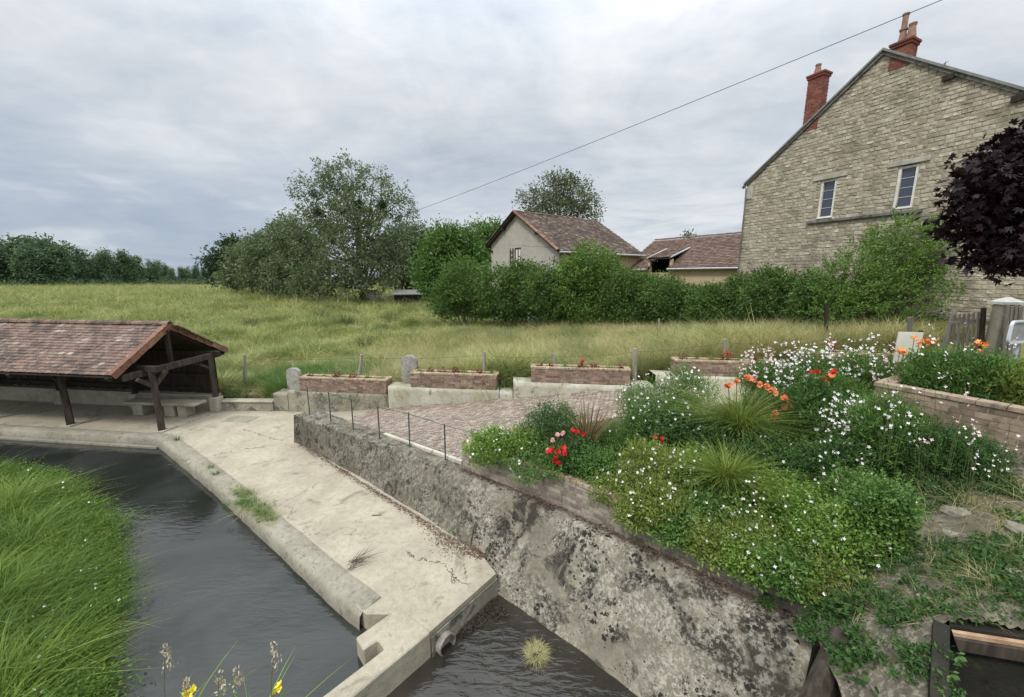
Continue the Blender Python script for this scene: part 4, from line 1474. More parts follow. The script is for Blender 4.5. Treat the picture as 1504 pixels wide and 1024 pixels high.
def build_house():
    r = wempty('stone_house', HC, label='tall house with a coursed pale stone gable, two narrow upstairs windows and red chimneys', cat='house')
    W = [(3.38, 3.98, 7.07, 8.66), (5.95, 6.53, 7.09, 8.62)]
    zb = 1.0
    m = MB(); th = .35
    wz0, wz1 = 7.07, 8.66
    ts = [0, W[0][0], W[0][1], W[1][0], W[1][1], GW]
    hbox(m, 0, GW, zb, wz0, -th, 0)
    for a, b_ in ((0, 1), (2, 3), (4, 5)): hbox(m, ts[a], ts[b_], wz0 + .001, wz1, -th, 0)
    hpoly(m, [(0, wz1 + .001), (GW, wz1 + .001), (GW, slope_z(GW)), (APT, APZ), (0, EAVE)], -th, 0)
    m.build('gable_core', M['mortar'], r)
    # side walls and body
    m = MB(); hbox(m, .02, th, zb, EAVE - .1, -10, -th - .003); hbox(m, GW - th, GW - .02, zb, 9.0, -10, -th - .003); hbox(m, .02, GW - .02, zb, EAVE - .2, -10.3, -10.003)
    m.build('side_walls', M['stained'], r)
    m = MB(); o0 = .16; o1 = -10.6
    for (ta, za), (tb, zc) in (((-.10, slope_z(0) - .08), (APT, APZ)), ((GW + .32, slope_z(GW) - .24), (APT, APZ))):
        pts = [hp(ta, za + .10, o0), hp(ta, za + .10, o1), hp(tb, zc + .10, o1), hp(tb, zc + .10, o0)]
        slab(m, pts, .09)
    m.build('roof', M['slate'], r)
    m = MB()
    for (ta, za), (tb, zc) in (((-.2, slope_z(0) - .15), (APT, APZ - .02)), ((GW + .2, slope_z(GW) - .15), (APT, APZ - .02))):
        m.bar(hp(ta, za - .04, .06), hp(tb, zc - .04, .06), .09, .10)
    m.build('barge_stone', M['ledge'], r)
    # purlin ends under the right slope
    for t in (6.75, 8.45):
        m = MB(); hbox(m, t, t + .30, slope_z(t) - .42, slope_z(t) - .26, -.05, .12); m.build('purlin_end', M['timber_dark'], r)
    # stones
    items = []
    ang = math.atan2(HG.y, HG.x); Rm = rotz(ang)
    z = 2.0
    while z < APZ - .12:
        h = random.choice((.115, .13, .145, .16))
        zc = z + h / 2
        t0 = 0; t1 = GW
        if z + h > EAVE:
            t0 = APT * (z + h - EAVE) / (APZ - EAVE) + .03; t1 = GW - (GW - APT) * (z + h - 9.15) / (APZ - 9.15) - .03
        spans = [(max(0, t0), min(GW, t1))]
        for a, b_, c, d in W:
            if c - .02 < zc < d + .02:
                spans = [s for q in spans for s in ((q[0], min(q[1], a)), (max(q[0], b_), q[1])) if s[1] - s[0] > .05]
        for s0, s1 in spans:
            t = s0
            first = True
            while t < s1 - .04:
                l = random.uniform(.15, .34) if random.random() < .85 else random.uniform(.09, .15)
                if first and s0 == 0: l = .42 if int(z * 7) % 2 else .26
                first = False
                e = min(s1, t + l)
                if s1 - e < .09: e = s1
                proud = random.uniform(.006, .026)
                p = hp((t + e) / 2, zc, proud - .05)
                # outward is local -y after rotation
                items.append((tuple(p), (e - t - .018, .10, h - .016), Rm @ np.diag([1, 1, 1.])))
                t = e
        z += h
    # keep clear of lintels and the ledge
    def clear(it):
        p = Vector(it[0]) - HC; t = p.dot(HG); z = it[0][2]; hl = it[1][0] / 2; hh = it[1][2] / 2
        for a, b_, c, d in ((3.06, 4.34, 8.66, 8.86), (5.62, 6.82, 8.64, 8.84), (3.04, 6.86, 6.86, 7.03)):
            if t + hl > a + .03 and t - hl < b_ - .03 and z + hh > c + .03 and z - hh < d - .03: return False
        return True
    items = [i for i in items if clear(i)]
    # the unit stone's rough face is -y; along HG the outward normal is to the right of travel
    pieces(r, 'stone', items, US, M['stone'], 'stones')
    # small dark slit vents near the top and ashlar corner block
    m = MB(); hbox(m, .02, .36, 8.45, 9.0, .0, .05); m.build('corner_block', M['lintel'], r)
    for (a, b_, c, d), (l0, l1, z) in zip(W, ((3.07, 4.33, 8.675), (5.63, 6.81, 8.65))):
        m = MB(); hbox(m, l0, l1, z, z + .17, -.05, .065); m.build('lintel', M['lintel'], r, bevel=.01)
        w = MB(); e = .085
        hbox(w, a + .001, a + e, c, d, -.16, -.03); hbox(w, b_ - e, b_ - .001, c, d, -.16, -.03)
        hbox(w, a + e, b_ - e, d - e, d - .001, -.16, -.06); hbox(w, a + e, b_ - e, c, c + e, -.16, -.06)
        wo = w.build('window', M['white_paint'], r)
        n = 4
        for i in range(n):
            z0 = c + e + (d - c - 2 * e) * i / n; z1 = c + e + (d - c - 2 * e) * (i + 1) / n
            g = MB(); hbox(g, a + e, b_ - e, z0 + .008, z1 - .008, -.125, -.12); g.build('pane', M['glass'], wo)
            if i: g = MB(); hbox(g, a + e, b_ - e, z0 - .008 + .001, z0 + .008 - .001, -.135, -.10); g.build('glazing_bar', M['white_paint'], wo)
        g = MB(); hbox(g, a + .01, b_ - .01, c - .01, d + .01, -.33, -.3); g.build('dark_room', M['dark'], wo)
        g = MB(); hbox(g, a + .002, b_ - .002, c - .002, c + .025, -.06, .05); g.build('sill', M['white_paint'], wo)
        g = MB(); hbox(g, a - .001, a - .05 + .05, c, d, -.06, .035)
    m = MB(); hbox(m, 3.06, 6.84, 6.885, 7.00, 0, .13); m.build('ledge', M['ledge'], r, bevel=.015)
    m = MB(); hbox(m, 6.9, GW, 3.10, 3.22, .0, .09); m.build('plinth_ledge', M['ledge'], r, bevel=.015)
    m = MB(); m.tube([hp(-.08, 9.1, .10), hp(.02, 8.95, .09), hp(.04, 8.0, .09), hp(.04, 2, .09)], .035, 8); m.build('downpipe', M['ledge'], r)
    # chimneys
    for k, (t0, t1, z0, z1, o0, o1) in enumerate(((2.34, 2.94, 10.9, 13.15, -.42, .04), (5.16, 5.72, 12.15, 13.05, -.48, .04))):
        ch = MB(); hbox(ch, t0 + .008, t1 - .008, z0, z1 - .1, o0 + .008, o1 - .008)
        c = ch.build('chimney', M['mortar'], r)
        c2 = [hp(t0, 0, o1), hp(t1, 0, o1), hp(t1, 0, o0), hp(t0, 0, o0)]
        it = []
        for a, b_ in ((0, 1), (1, 2), (3, 0)):
            it += brick_items(c2[a][:2], c2[b_][:2], z0, z1 - .18, .21, .06, .01, .05, 0)
        Vs, Fs, vals, off = [], [], [], 0
        pieces(c, 'brick', it, UB, M['chimney'], 'bricks', 300)
        cp = MB(); hbox(cp, t0 - .04, t1 + .04, z1 - .18, z1 - .09, o0 - .04, o1 + .04); hbox(cp, t0 - .07, t1 + .07, z1 - .088, z1, o0 - .07, o1 + .07)
        cp.build('chimney_cap', M['chimney'], c, bevel=.01)

        def pot(t, o, h, r0, r1, tall=False):
            p = hp(t, z1, o); pm = MB()
            prof = [(r0 * 1.5, 0), (r0 * 1.15, .08), (r0, .2)]
            if tall: prof += [(r0 * .85, .42), (r0 * 1.15, .45), (r0 * 1.15, .50), (r0 * .8, .52), (r0 * .78, h - .08)]
            else: prof += [(r0 * .75, h - .1)]
            prof += [(r1 * 1.1, h - .04), (r1 * 1.1, h)]
            pm.tube([p + Vector((0, 0, z)) for _, z in prof], [q for q, _ in prof], 12)
            pm.build('chimney_pot', M['pot'], c, smooth=False)
        if k == 0: pot(2.55, -.2, .42, .12, .10)
        else:
            pot(5.32, -.25, 1.0, .11, .10, True); pot(5.58, -.22, .55, .13, .11)
    # aerial
    o = wempty('tv_aerial', hp(6.6, 11.9, -1.5), label='small television aerial standing above the roof right of the tall chimney', cat='aerial')
    a = at(1383, 98, 17.5); m = MB(); m.tube([a - Vector((0, 0, 1.2)), a + Vector((.1, 0, .12))], .012, 5)
    m.tube([a + Vector((-.3, 0, -.1)), a + Vector((.12, 0, .08))], .012, 5)
    for t in (0, .3, .6, .9):
        q = a + Vector((-.3 + .42 * t, 0, -.1 + .18 * t)); m.tube([q + Vector((-.03, -.2, .05)), q + Vector((.03, .2, -.05))], .008, 4)
    m.tube([a + Vector((.12, 0, -.06)), a + Vector((.14, 0, .2))], .012, 4)
    m.build('rods', M['cable'], o)


# ------------------------------------------------------------------ farm buildings
def build_barns():
    # barn 1: rendered gable, ridge running away to the right
    r = wempty('barn', (3.5, 30, .8), label='barn with grey rendered gable, tall white window and mottled brown tiled roof behind the hedge', cat='barn')
    C = Vector((3.5, 30, 0)); a = Vector((.83, .56, 0)).normalized(); b_ = Vector((-.56, .83, 0)).normalized()
    P = lambda s, t, z: C + a * s + b_ * t + Vector((0, 0, z))
    gw, ap, az, e0, e1, L = 9.75, 5.45, 9.9, 6.65, 7.6, 9.4
    z0 = .2

    def pb(m, s0, s1, t0, t1, za, zb):
        v = [P(s, t, z) for z in (za, zb) for s, t in ((s0, t0), (s1, t0), (s1, t1), (s0, t1))]
        m.add(v, [(0, 3, 2, 1), (4, 5, 6, 7), (0, 1, 5, 4), (1, 2, 6, 5), (2, 3, 7, 6), (3, 0, 4, 7)])
    m = MB(); w0, w1, wz0, wz1 = 4.9, 5.85, 5.35, 7.0
    # gable face in pieces round the window, 0.3 thick
    pb(m, 0, .3, 0, gw, z0, wz0); pb(m, 0, .3, 0, w0, wz0 + .001, 6.7); pb(m, 0, .3, w1, gw, wz0 + .001, 6.7)
    pb(m, 0, .3, 4.0, w0, 6.701, wz1); pb(m, 0, .3, w1, gw - .3, 6.701, wz1)
    pts = [(0, 6.701), (3.999, 6.701), (3.999, wz1), (gw, wz1), (gw, e1), (ap, az), (0, e0)]
    n = len(pts)
    m.add([P(0, t, z) for t, z in pts] + [P(.3, t, z) for t, z in pts], [tuple(range(n)), tuple(range(n, 2 * n))[::-1]] + [(i, n + i, n + (i + 1) % n, (i + 1) % n) for i in range(n)])
    m.build('gable_wall', M['render_grey'], r)
    m = MB(); pb(m, .003, L, -.02, .28, z0, e0 - .05); pb(m, L - .3, L, .281, gw, z0, e0); m.build('side_wall', M['render_yellow'], r)
    w = MB()
    pb(w, .02, .1, w0, w0 + .09, wz0, wz1); pb(w, .02, .1, w1 - .09, w1, wz0, wz1); pb(w, .02, .1, w0 + .09, w1 - .09, wz1 - .09, wz1); pb(w, .02, .1, w0 + .09, w1 - .09, wz0, wz0 + .09); pb(w, .02, .1, 5.34, 5.41, wz0 + .09, wz1 - .09)
    wo = w.build('window', M['timber_dark'], r)
    for t0, t1 in ((w0 + .09, 5.34), (5.41, w1 - .09)):
        g = MB(); pb(g, .06, .08, t0 + .002, t1 - .002, wz0 + .092, wz1 - .092); g.build('pane', M['white_paint'], wo)
    sh = MB()
    pb(sh, -.10, -.06, w1 + .12, w1 + .2, wz0 - .1, wz1 + .0); pb(sh, -.10, -.06, w1 + .55, w1 + .63, wz0 - .1, wz1 + .0)
    for i in range(4): pb(sh, -.095, -.065, w1 + .2, w1 + .55, wz0 + .05 + i * .42, wz0 + .13 + i * .42)
    sh.build('shutter_frame', M['timber_dark'], r)
    # roof
    ov = .4
    vR = P(0, ap, az) - P(0, 0, e0); oR = P(-ov, 0, e0) - vR.normalized() * .45
    lenR = vR.length + .45
    vL = P(0, ap, az) - P(0, gw, e1); oL = P(-ov, gw, e1) - vL.normalized() * .5
    lenL = vL.length + .5
    top = P(-ov, ap, az)
    m = MB()
    slab(m, [oR, oR + a * (L + ov), top + a * (L + ov), top], .12); slab(m, [top, top + a * (L + ov), oL + a * (L + ov), oL], .12)
    m.build('roof_boarding', M['timber_brown'], r)
    it = tile_items(oR + Vector((0, 0, .02)), a, vR, L + ov, lenR, .23, .25, .03, .33, sag=.05, jit=2)
    it += tile_items(oL + Vector((0, 0, .02)), a, vL, L + ov, lenL, .23, .5, .03)
    pieces(r, 'roof_tile', it, UB, M['tile2'], 'roof_tiles', 0)
    half_pipes(r, 'ridge_tile', top + Vector((0, 0, .04)), top + a * (L + ov) + Vector((0, 0, -.02)), .13, .36, M['tile2'])
    half_pipes(r, 'verge_tile', oR + Vector((0, 0, .06)) - a * .02, top + Vector((0, 0, .06)) - a * .02, .13, .34, M['verge'])
    half_pipes(r, 'verge_tile', oL + Vector((0, 0, .06)) - a * .02, top + Vector((0, 0, .06)) - a * .02, .10, .34, M['tile2'])
    m = MB(); m.tube([oR + a * .1 - Vector((0, 0, .06)) - b_ * .08, oR + a * (L + ov) - Vector((0, 0, .06)) - b_ * .08], .08, 8); m.build('gutter', M['zinc'], r)
    for s in (.25, .75):
        q = P(-.2, 0, 0).lerp(P(-.2, gw, 0), s); t = s * gw; z = e0 + (az - e0) * min(t, gw) / ap if t < ap else az - (az - e1) * (t - ap) / (gw - ap)
        m = MB(); m.bar(P(-ov, t, z - .2), P(.2, t, z - .2), .16, .18); m.build('purlin_end', M['timber_brown'], r)

    # barn 2: long low range between barn and stone house
    C2 = Vector((17.2, 25.35, 0)); a2 = Vector((-.59, .81, 0)).normalized(); b2 = Vector((.81, .59, 0)).normalized()
    Q = lambda s, t, z: C2 + a2 * s + b2 * t + Vector((0, 0, z))
    L2, e, rz, dp = 12.2, 5.35, 7.85, 4.2
    r = wempty('long_barn', C2, label='long low farm building with reddish tiled roof, yellow wall and a dark hay-loft dormer', cat='barn')

    def qb(m, s0, s1, t0, t1, za, zb):
        v = [Q(s, t, z) for z in (za, zb) for s, t in ((s0, t0), (s1, t0), (s1, t1), (s0, t1))]
        m.add(v, [(0, 1, 2, 3), (7, 6, 5, 4), (0, 4, 5, 1), (1, 5, 6, 2), (2, 6, 7, 3), (3, 7, 4, 0)])

    def sOf(px, py):   # distance along the front wall seen at a pixel
        rr = ray(px, py); t = (C2.y * rr[0] - C2.x * rr[1]) / (a2.x * rr[1] - a2.y * rr[0]); return t
    d0, d1 = sOf(984, 385), sOf(955, 385)     # dormer opening
    m = MB(); qb(m, 0, d0 - .02, 0, .3, .5, e - .02); qb(m, d1 + .02, L2, 0, .3, .5, e - .02); qb(m, d0 - .02, d1 + .02, 0, .3, .5, e - .45)
    m.build('front_wall', M['render_yellow'], r)
    m = MB(); qb(m, -1.5, -.003, .3, 8.2, .5, e - .2); qb(m, L2 - .3, L2, .301, 8.2, .5, e - .3)
    m.build('end_walls', M['render_yellow'], r)
    v2 = Q(0, dp, rz) - Q(0, -.3, e - .12); o2 = Q(-1.8, -.3, e - .12)
    topz = Q(-1.8, dp, rz)
    LL = L2 + 1.9
    slope2 = v2.length
    m = MB()
    A0 = 1.8 + d0; A1 = 1.8 + d1
    cut = .50   # the dormer rises through the lower part of the slope
    pt = lambda s, k: o2 + a2 * s + v2 * k
    slab(m, [pt(0, 0), pt(A0, 0), pt(A0, cut), pt(0, cut)], .1); slab(m, [pt(A1, 0), pt(LL, 0), pt(LL, cut), pt(A1, cut)], .1); slab(m, [pt(0, cut), pt(LL, cut), pt(LL, 1), pt(0, 1)], .1)
    slab(m, [pt(0, 1), pt(LL, 1), Q(LL - 1.8, 8.8, e), Q(-1.8, 8.8, e)], .1)
    m.build('roof_boarding', M['timber_dark'], r)
    skip = lambda x, y: A0 - .05 < x < A1 + .05 and y < slope2 * cut - .12
    it = tile_items(o2 + Vector((0, 0, .02)), a2, v2, LL, slope2, .23, .25, .03, .33, sag=.04, skip=skip, jit=1.5)
    # dormer flap
    f0 = pt(A0 - .15, .0) + Vector((0, 0, .80)); f1 = pt(A1 + .15, 0) + Vector((0, 0, .80)); g0 = pt(A0 - .15, .62); g1 = pt(A1 + .15, .62)
    f0 += b2 * .1; f1 += b2 * .1
    dm = MB(); slab(dm, [f0, f1, g1, g0], .07)
    D = dm.build('dormer', M['timber_dark'], r)
    it2 = tile_items(f0 + Vector((0, 0, .02)), a2, g0 - f0, (f1 - f0).length, (g0 - f0).length - .1, .23, .25, .03, .33)
    pieces(D, 'roof_tile', it2, UB, M['tile2'], 'roof_tiles', 0)
    pieces(r, 'roof_tile', it, UB, M['tile3'], 'roof_tiles', 0)
    for p, q in ((f0, g0), (f1, g1)):
        m = MB(); m.bar(p + Vector((0, 0, .05)), q + Vector((0, 0, .08)), .16, .07); m.build('zinc_edge', M['zinc'], D)
    m = MB()
    for s in (d0 - .1, d1 + .1): qb(m, s - .1, s + .1, -.03, .2, e - .3, e + .6)
    m.build('jamb', M['render_yellow'], D)
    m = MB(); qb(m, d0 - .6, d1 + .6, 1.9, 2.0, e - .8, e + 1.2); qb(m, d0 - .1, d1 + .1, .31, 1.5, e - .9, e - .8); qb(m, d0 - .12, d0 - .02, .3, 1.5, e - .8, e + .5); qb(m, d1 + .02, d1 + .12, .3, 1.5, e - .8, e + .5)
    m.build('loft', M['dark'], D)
    half_pipes(r, 'ridge_tile', topz + Vector((0, 0, .05)), topz + a2 * LL + Vector((0, 0, .05)), .13, .36, M['tile3'])
    m = MB(); m.tube([o2 - Vector((0, 0, .06)) - b2 * .06, o2 + a2 * A0 - Vector((0, 0, .06)) - b2 * .06], .07, 8); m.tube([o2 + a2 * A1 - Vector((0, 0, .06)) - b2 * .06, o2 + a2 * LL - Vector((0, 0, .06)) - b2 * .06], .07, 8)
    m.build('gutter', M['zinc'], r)
    # far shed glimpsed below the big tree, low rubble wall beside it
    o = wempty('field_shed', (-9, 58, .3), label='small dark tin field shed half hidden under the big tree', cat='shed')
    p = at(600, 428, 56); m = MB(); m.box((p.x, p.y, 1.3), (3.8, 2.5, 2.0), rz=.2); m.build('shed_wall', M['timber_dark'], o)
    m = MB(); m.box((p.x, p.y - .2, 2.4), (4.3, 3.4, .12), rz=.2, rx=.15); m.build('shed_roof', M['slate'], o)
    o = wempty('white_hut', (-11.8, 55, .3), label='bit of pale hut wall behind the big tree trunk', cat='hut')
    p = at(546, 430, 57); m = MB(); m.box((p.x, p.y, 1.4), (1.0, 1.2, 2.2), rz=.1); m.build('hut_wall', M['render_grey'], o)
    m = MB(); m.box((p.x, p.y, 2.56), (1.3, 1.5, .1), rz=.1, rx=.1); m.build('hut_roof', M['slate'], o)


# ------------------------------------------------------------------ gate, sign, board, cable
def build_small():
    o = wempty('picket_gate', at(1420, 520, 9.6), label='rickety grey wooden picket gate leaning left beside the white-capped pillar', cat='gate')
    gz = at(1420, 530, 9.6).z
    for px in (1396, 1403, 1410, 1417, 1424, 1431, 1438):
        k = (px - 1396) / 42
        b_ = at(px + 4 - k * 2, 520, 9.7 - k * .3); t = at(px + 6, 462 - k * 4, 9.7 - k * .3)
        m = MB(); m.bar(b_, t, .05, .02, up=(0, 1, 0)); m.build('picket', M['timber_grey'], o)
    for y0, y1 in ((474, 470), (503, 498)):
        m = MB(); m.bar(at(1393, y0, 9.73), at(1446, y1, 9.43), .03, .06); m.build('rail', M['timber_grey'], o)
    m = MB(); m.tube([at(1383, 524, 9.8), at(1394, 485, 9.8), at(1404, 453, 9.8)], [.06, .055, .045], 7); m.build('leaning_post', M['timber_grey'], o)
    m = MB(); m.tube([at(1440, 524, 9.4), at(1445, 452, 9.4)], .05, 7); m.build('hanging_post', M['timber_brown'], o)
    o = wempty('gate_pillar', at(1455, 520, 9.2), label='square pale masonry gate pillar with a white pyramid cap', cat='gate pillar')
    b_ = at(1460, 530, 9.2); tz = at(1460, 447, 9.2).z
    m = MB(); m.box((b_.x, b_.y, (b_.z + tz) / 2 - .3), (.32, .32, tz - b_.z + .6), rz=-.3); m.build('shaft', M['limestone'], o, bevel=.02)
    m = MB(); m.box((b_.x, b_.y, tz + .03), (.44, .44, .06), rz=-.3); m.box((b_.x, b_.y, tz + .11), (.40, .40, .11), rz=-.3, taper=.15); m.build('cap', M['white_paint'], o)
    o = wempty('plank_fence', at(1485, 520, 8.8), label='short peeling plank fence panel right of the white-capped pillar', cat='fence')
    for i, px in enumerate((1477, 1483, 1489, 1496)):
        m = MB(); m.bar(at(px - 2, 528, 8.9), at(px + 3, 449 + (i % 2), 8.9), .07 if i < 3 else .10, .03, up=(0, 1, 0)); m.build('plank', M['timber_grey'], o)
    for y in (462, 500):
        m = MB(); m.bar(at(1474, y, 8.94), at(1500, y - 1, 8.94), .03, .06); m.build('rail', M['timber_grey'], o)
    # back of a road sign
    o = wempty('road_sign', at(1500, 560, 6.0), label='back of a rounded grey sign panel with pale blue rim at the right edge', cat='sign')
    c = at(1502, 487, 6.0)
    W, H_, rr = .80, .36, .085
    ux = Vector((.94, .33, 0)).normalized(); nz = Vector((ux.y, -ux.x, 0))

    def rrect(w, h, r_, n=6):
        P = []
        for cx, cz, a0 in ((w / 2 - r_, h / 2 - r_, 0), (-w / 2 + r_, h / 2 - r_, 90), (-w / 2 + r_, -h / 2 + r_, 180), (w / 2 - r_, -h / 2 + r_, 270)):
            for i in range(n + 1):
                t = R(a0 + 90 * i / n); P.append((cx + r_ * math.cos(t), cz + r_ * math.sin(t)))
        return P
    A = rrect(W, H_, rr); B_ = rrect(W - .06, H_ - .06, rr - .025); n = len(A)
    cv = lambda p, o_: c + ux * p[0] + Vector((0, 0, p[1])) + nz * o_
    m = MB(); m.add([cv(p, .0) for p in B_] + [cv(p, -.01) for p in B_], [tuple(range(n)), tuple(range(n, 2 * n))[::-1]]); m.build('panel', M['sign_back'], o)
    m = MB()
    m.add([cv(p, .022) for p in A] + [cv(p, .022) for p in B_] + [cv(p, -.012) for p in A] + [cv(p, .001) for p in B_],
          [(i, (i + 1) % n, n + (i + 1) % n, n + i) for i in range(n)] + [(i, 2 * n + i, 2 * n + (i + 1) % n, (i + 1) % n) for i in range(n)] + [(n + i, n + (i + 1) % n, 3 * n + (i + 1) % n, 3 * n + i) for i in range(n)])
    m.build('rim', M['sign_frame'], o)
    m = MB(); q = c + ux * .06 - nz * .04; m.tube([(q.x, q.y, 2.6), (q.x, q.y, c.z + .1)], .03, 10); m.build('post', M['sign_back'], o, smooth=True)
    # white board
    o = wempty('notice_board', at(1334, 530, 5.6), label='blank off-white rectangular board on a dark stake among the white flowers', cat='board')
    c = at(1334, 508, 5.6); m = MB(); m.box((c.x, c.y, c.z - .02), (.31, .02, .44), rz=-.15); m.build('board', M['white_board'], o)
    m = MB(); m.box((c.x + .175, c.y + .03, c.z - .2), (.035, .04, .84), rz=-.15); m.build('stake', M['timber_dark'], o)
    # overhead cable
    o = wempty('overhead_cable', at(603, 312, 60), label='single overhead cable crossing the sky above the farm buildings', cat='cable')
    a = at(560, 327, 66); b_ = at(1365, 0, 12.5)
    e = b_ + (b_ - a) * .12
    P = [a.lerp(e, i / 40) - Vector((0, 0, .35 * 4 * (i / 40) * (1 - i / 40))) for i in range(41)]
    # aim the sagging curve so that both seen ends stay where they are
    m = MB(); m.tube(P, [.024 - .016 * i / 40 for i in range(41)], 6); m.build('wire', M['cable'], o)
# ------------------------------------------------------------------ meadow grass
def build_meadow_grass():
    def tuft(n, h, sp, w, lean, **k): return blades(n, h, sp, w, lean, **k)
    src = [source('meadow_tuft', *tuft(46, .62, .34, .022, .85, curl=.95, bias=(.35, .1)), M['l_meadow']) for _ in range(4)]
    n = 34000
    # denser near the camera: choose by image-like distribution in depth
    x = []; y = []
    yy = 13.4 + (rng.random(n) ** 2.1) * 125
    xx = (rng.random(n) * 2 - 1) * (yy * 1.35 + 3)
    keep = (xx < 16) & (yy > yback(np.minimum(xx, 9)) + .8)
    xx, yy = xx[keep], yy[keep]
    z = G(xx, yy)
    sc = (.75 + .6 * rng.random(len(xx))) * (1 + np.clip((yy - 25) / 45, 0, 1.9))
    sc *= np.where((yy < 17) & (xx < -6), .8, 1)
    # thin, swirling heights
    sc *= 1 + .9 * fbm(np.stack([xx * .35, yy * .35, 0 * xx], 1), 3)
    scatter('meadow_grass', np.stack([xx, yy, z - .02], 1), np.clip(sc, .35, 3.2), src, M['l_meadow'], tilt=.28, kind='stuff', label='rough uncut meadow grass behind the wash house')
    # dry seed-headed grass behind the planters and towards the hedge
    src = [source('dry_tuft', *tuft(60, .85, .30, .014, .55, curl=.7, bias=(.3, -.1)), M['l_straw']) for _ in range(4)]
    n = 12000
    xx = rng.random(n) * 22 - 7; yy = 12.4 + rng.random(n) ** 1.4 * 15
    dens = vnoise(np.stack([xx * .3, yy * .3, 0 * xx], 1)) + .5
    keep = (yy > yback(np.minimum(xx, 9)) + .75) & (rng.random(n) < np.clip(dens * 1.5, .1, 1)) & ((xx > -5) | (rng.random(n) < .25)) & (xx < 13.5)
    xx, yy = xx[keep], yy[keep]
    scatter('dry_grass', np.stack([xx, yy, G(xx, yy) - .02], 1), .65 + .5 * rng.random(len(xx)), src, M['l_straw'], tilt=.2, kind='stuff', label='pale dry seeding grass behind the brick planters')
    # dark rushy clumps
    src2 = source('rush_tuft', *blades(150, .8, .16, .014, .5, curl=.5), M['l_rushy'])
    P = [(-3.55, 13.25, 1.0), (-3.1, 13.5, .9), (3.85, 12.7, 1.05), (4.15, 12.9, 1.1), (3.6, 13.0, .9), (-.2, 13.3, .8), (-8.9, 14.6, .7), (6.0, 13.5, .8), (12.3, 11.9, 1.0), (9.3, 13.2, .9)]
    xx = np.array([p[0] for p in P]); yy = np.array([p[1] for p in P])
    scatter('rush_clumps', np.stack([xx, yy, G(xx, yy) - .1], 1), np.array([p[2] for p in P]), [src2], M['l_rushy'], kind='stuff', label='dark rushy clumps right behind the planters')
    # tall green grass by the wash house
    src3 = [source('green_tuft', *blades(60, .8, .25, .016, .4, curl=.6), M['l_fresh']) for _ in range(3)]
    xx = -10 + rng.random(420) * 4.2; yy = 13.55 + rng.random(420) * 3.2
    k = ~((np.abs(xx + 9.3) < .45) & (yy < 14.4))
    xx, yy = xx[k], yy[k]
    scatter('tall_grass', np.stack([xx, yy, G(xx, yy) - .03], 1), .55 + .5 * rng.random(len(xx)), src3, M['l_fresh'], kind='stuff', label='tall fresh green grass between wash house and planters')
    # mounds further off in the field
    xx = (rng.random(60) * 2 - 1) * 30 - 6; yy = 22 + rng.random(60) * 40
    scatter('field_clumps', np.stack([xx, yy, G(xx, yy) - .1], 1), 1.2 + rng.random(60) * 1.0, [src2], M['l_rushy'], kind='stuff', label='scattered darker clumps in the far meadow')


# ------------------------------------------------------------------ trees and hedge
def B(px, py, d, rx, ry, rz_, base):
    p = at(px, py, d) - Vector(base); return (p.x, p.y, p.z, rx, ry, rz_)


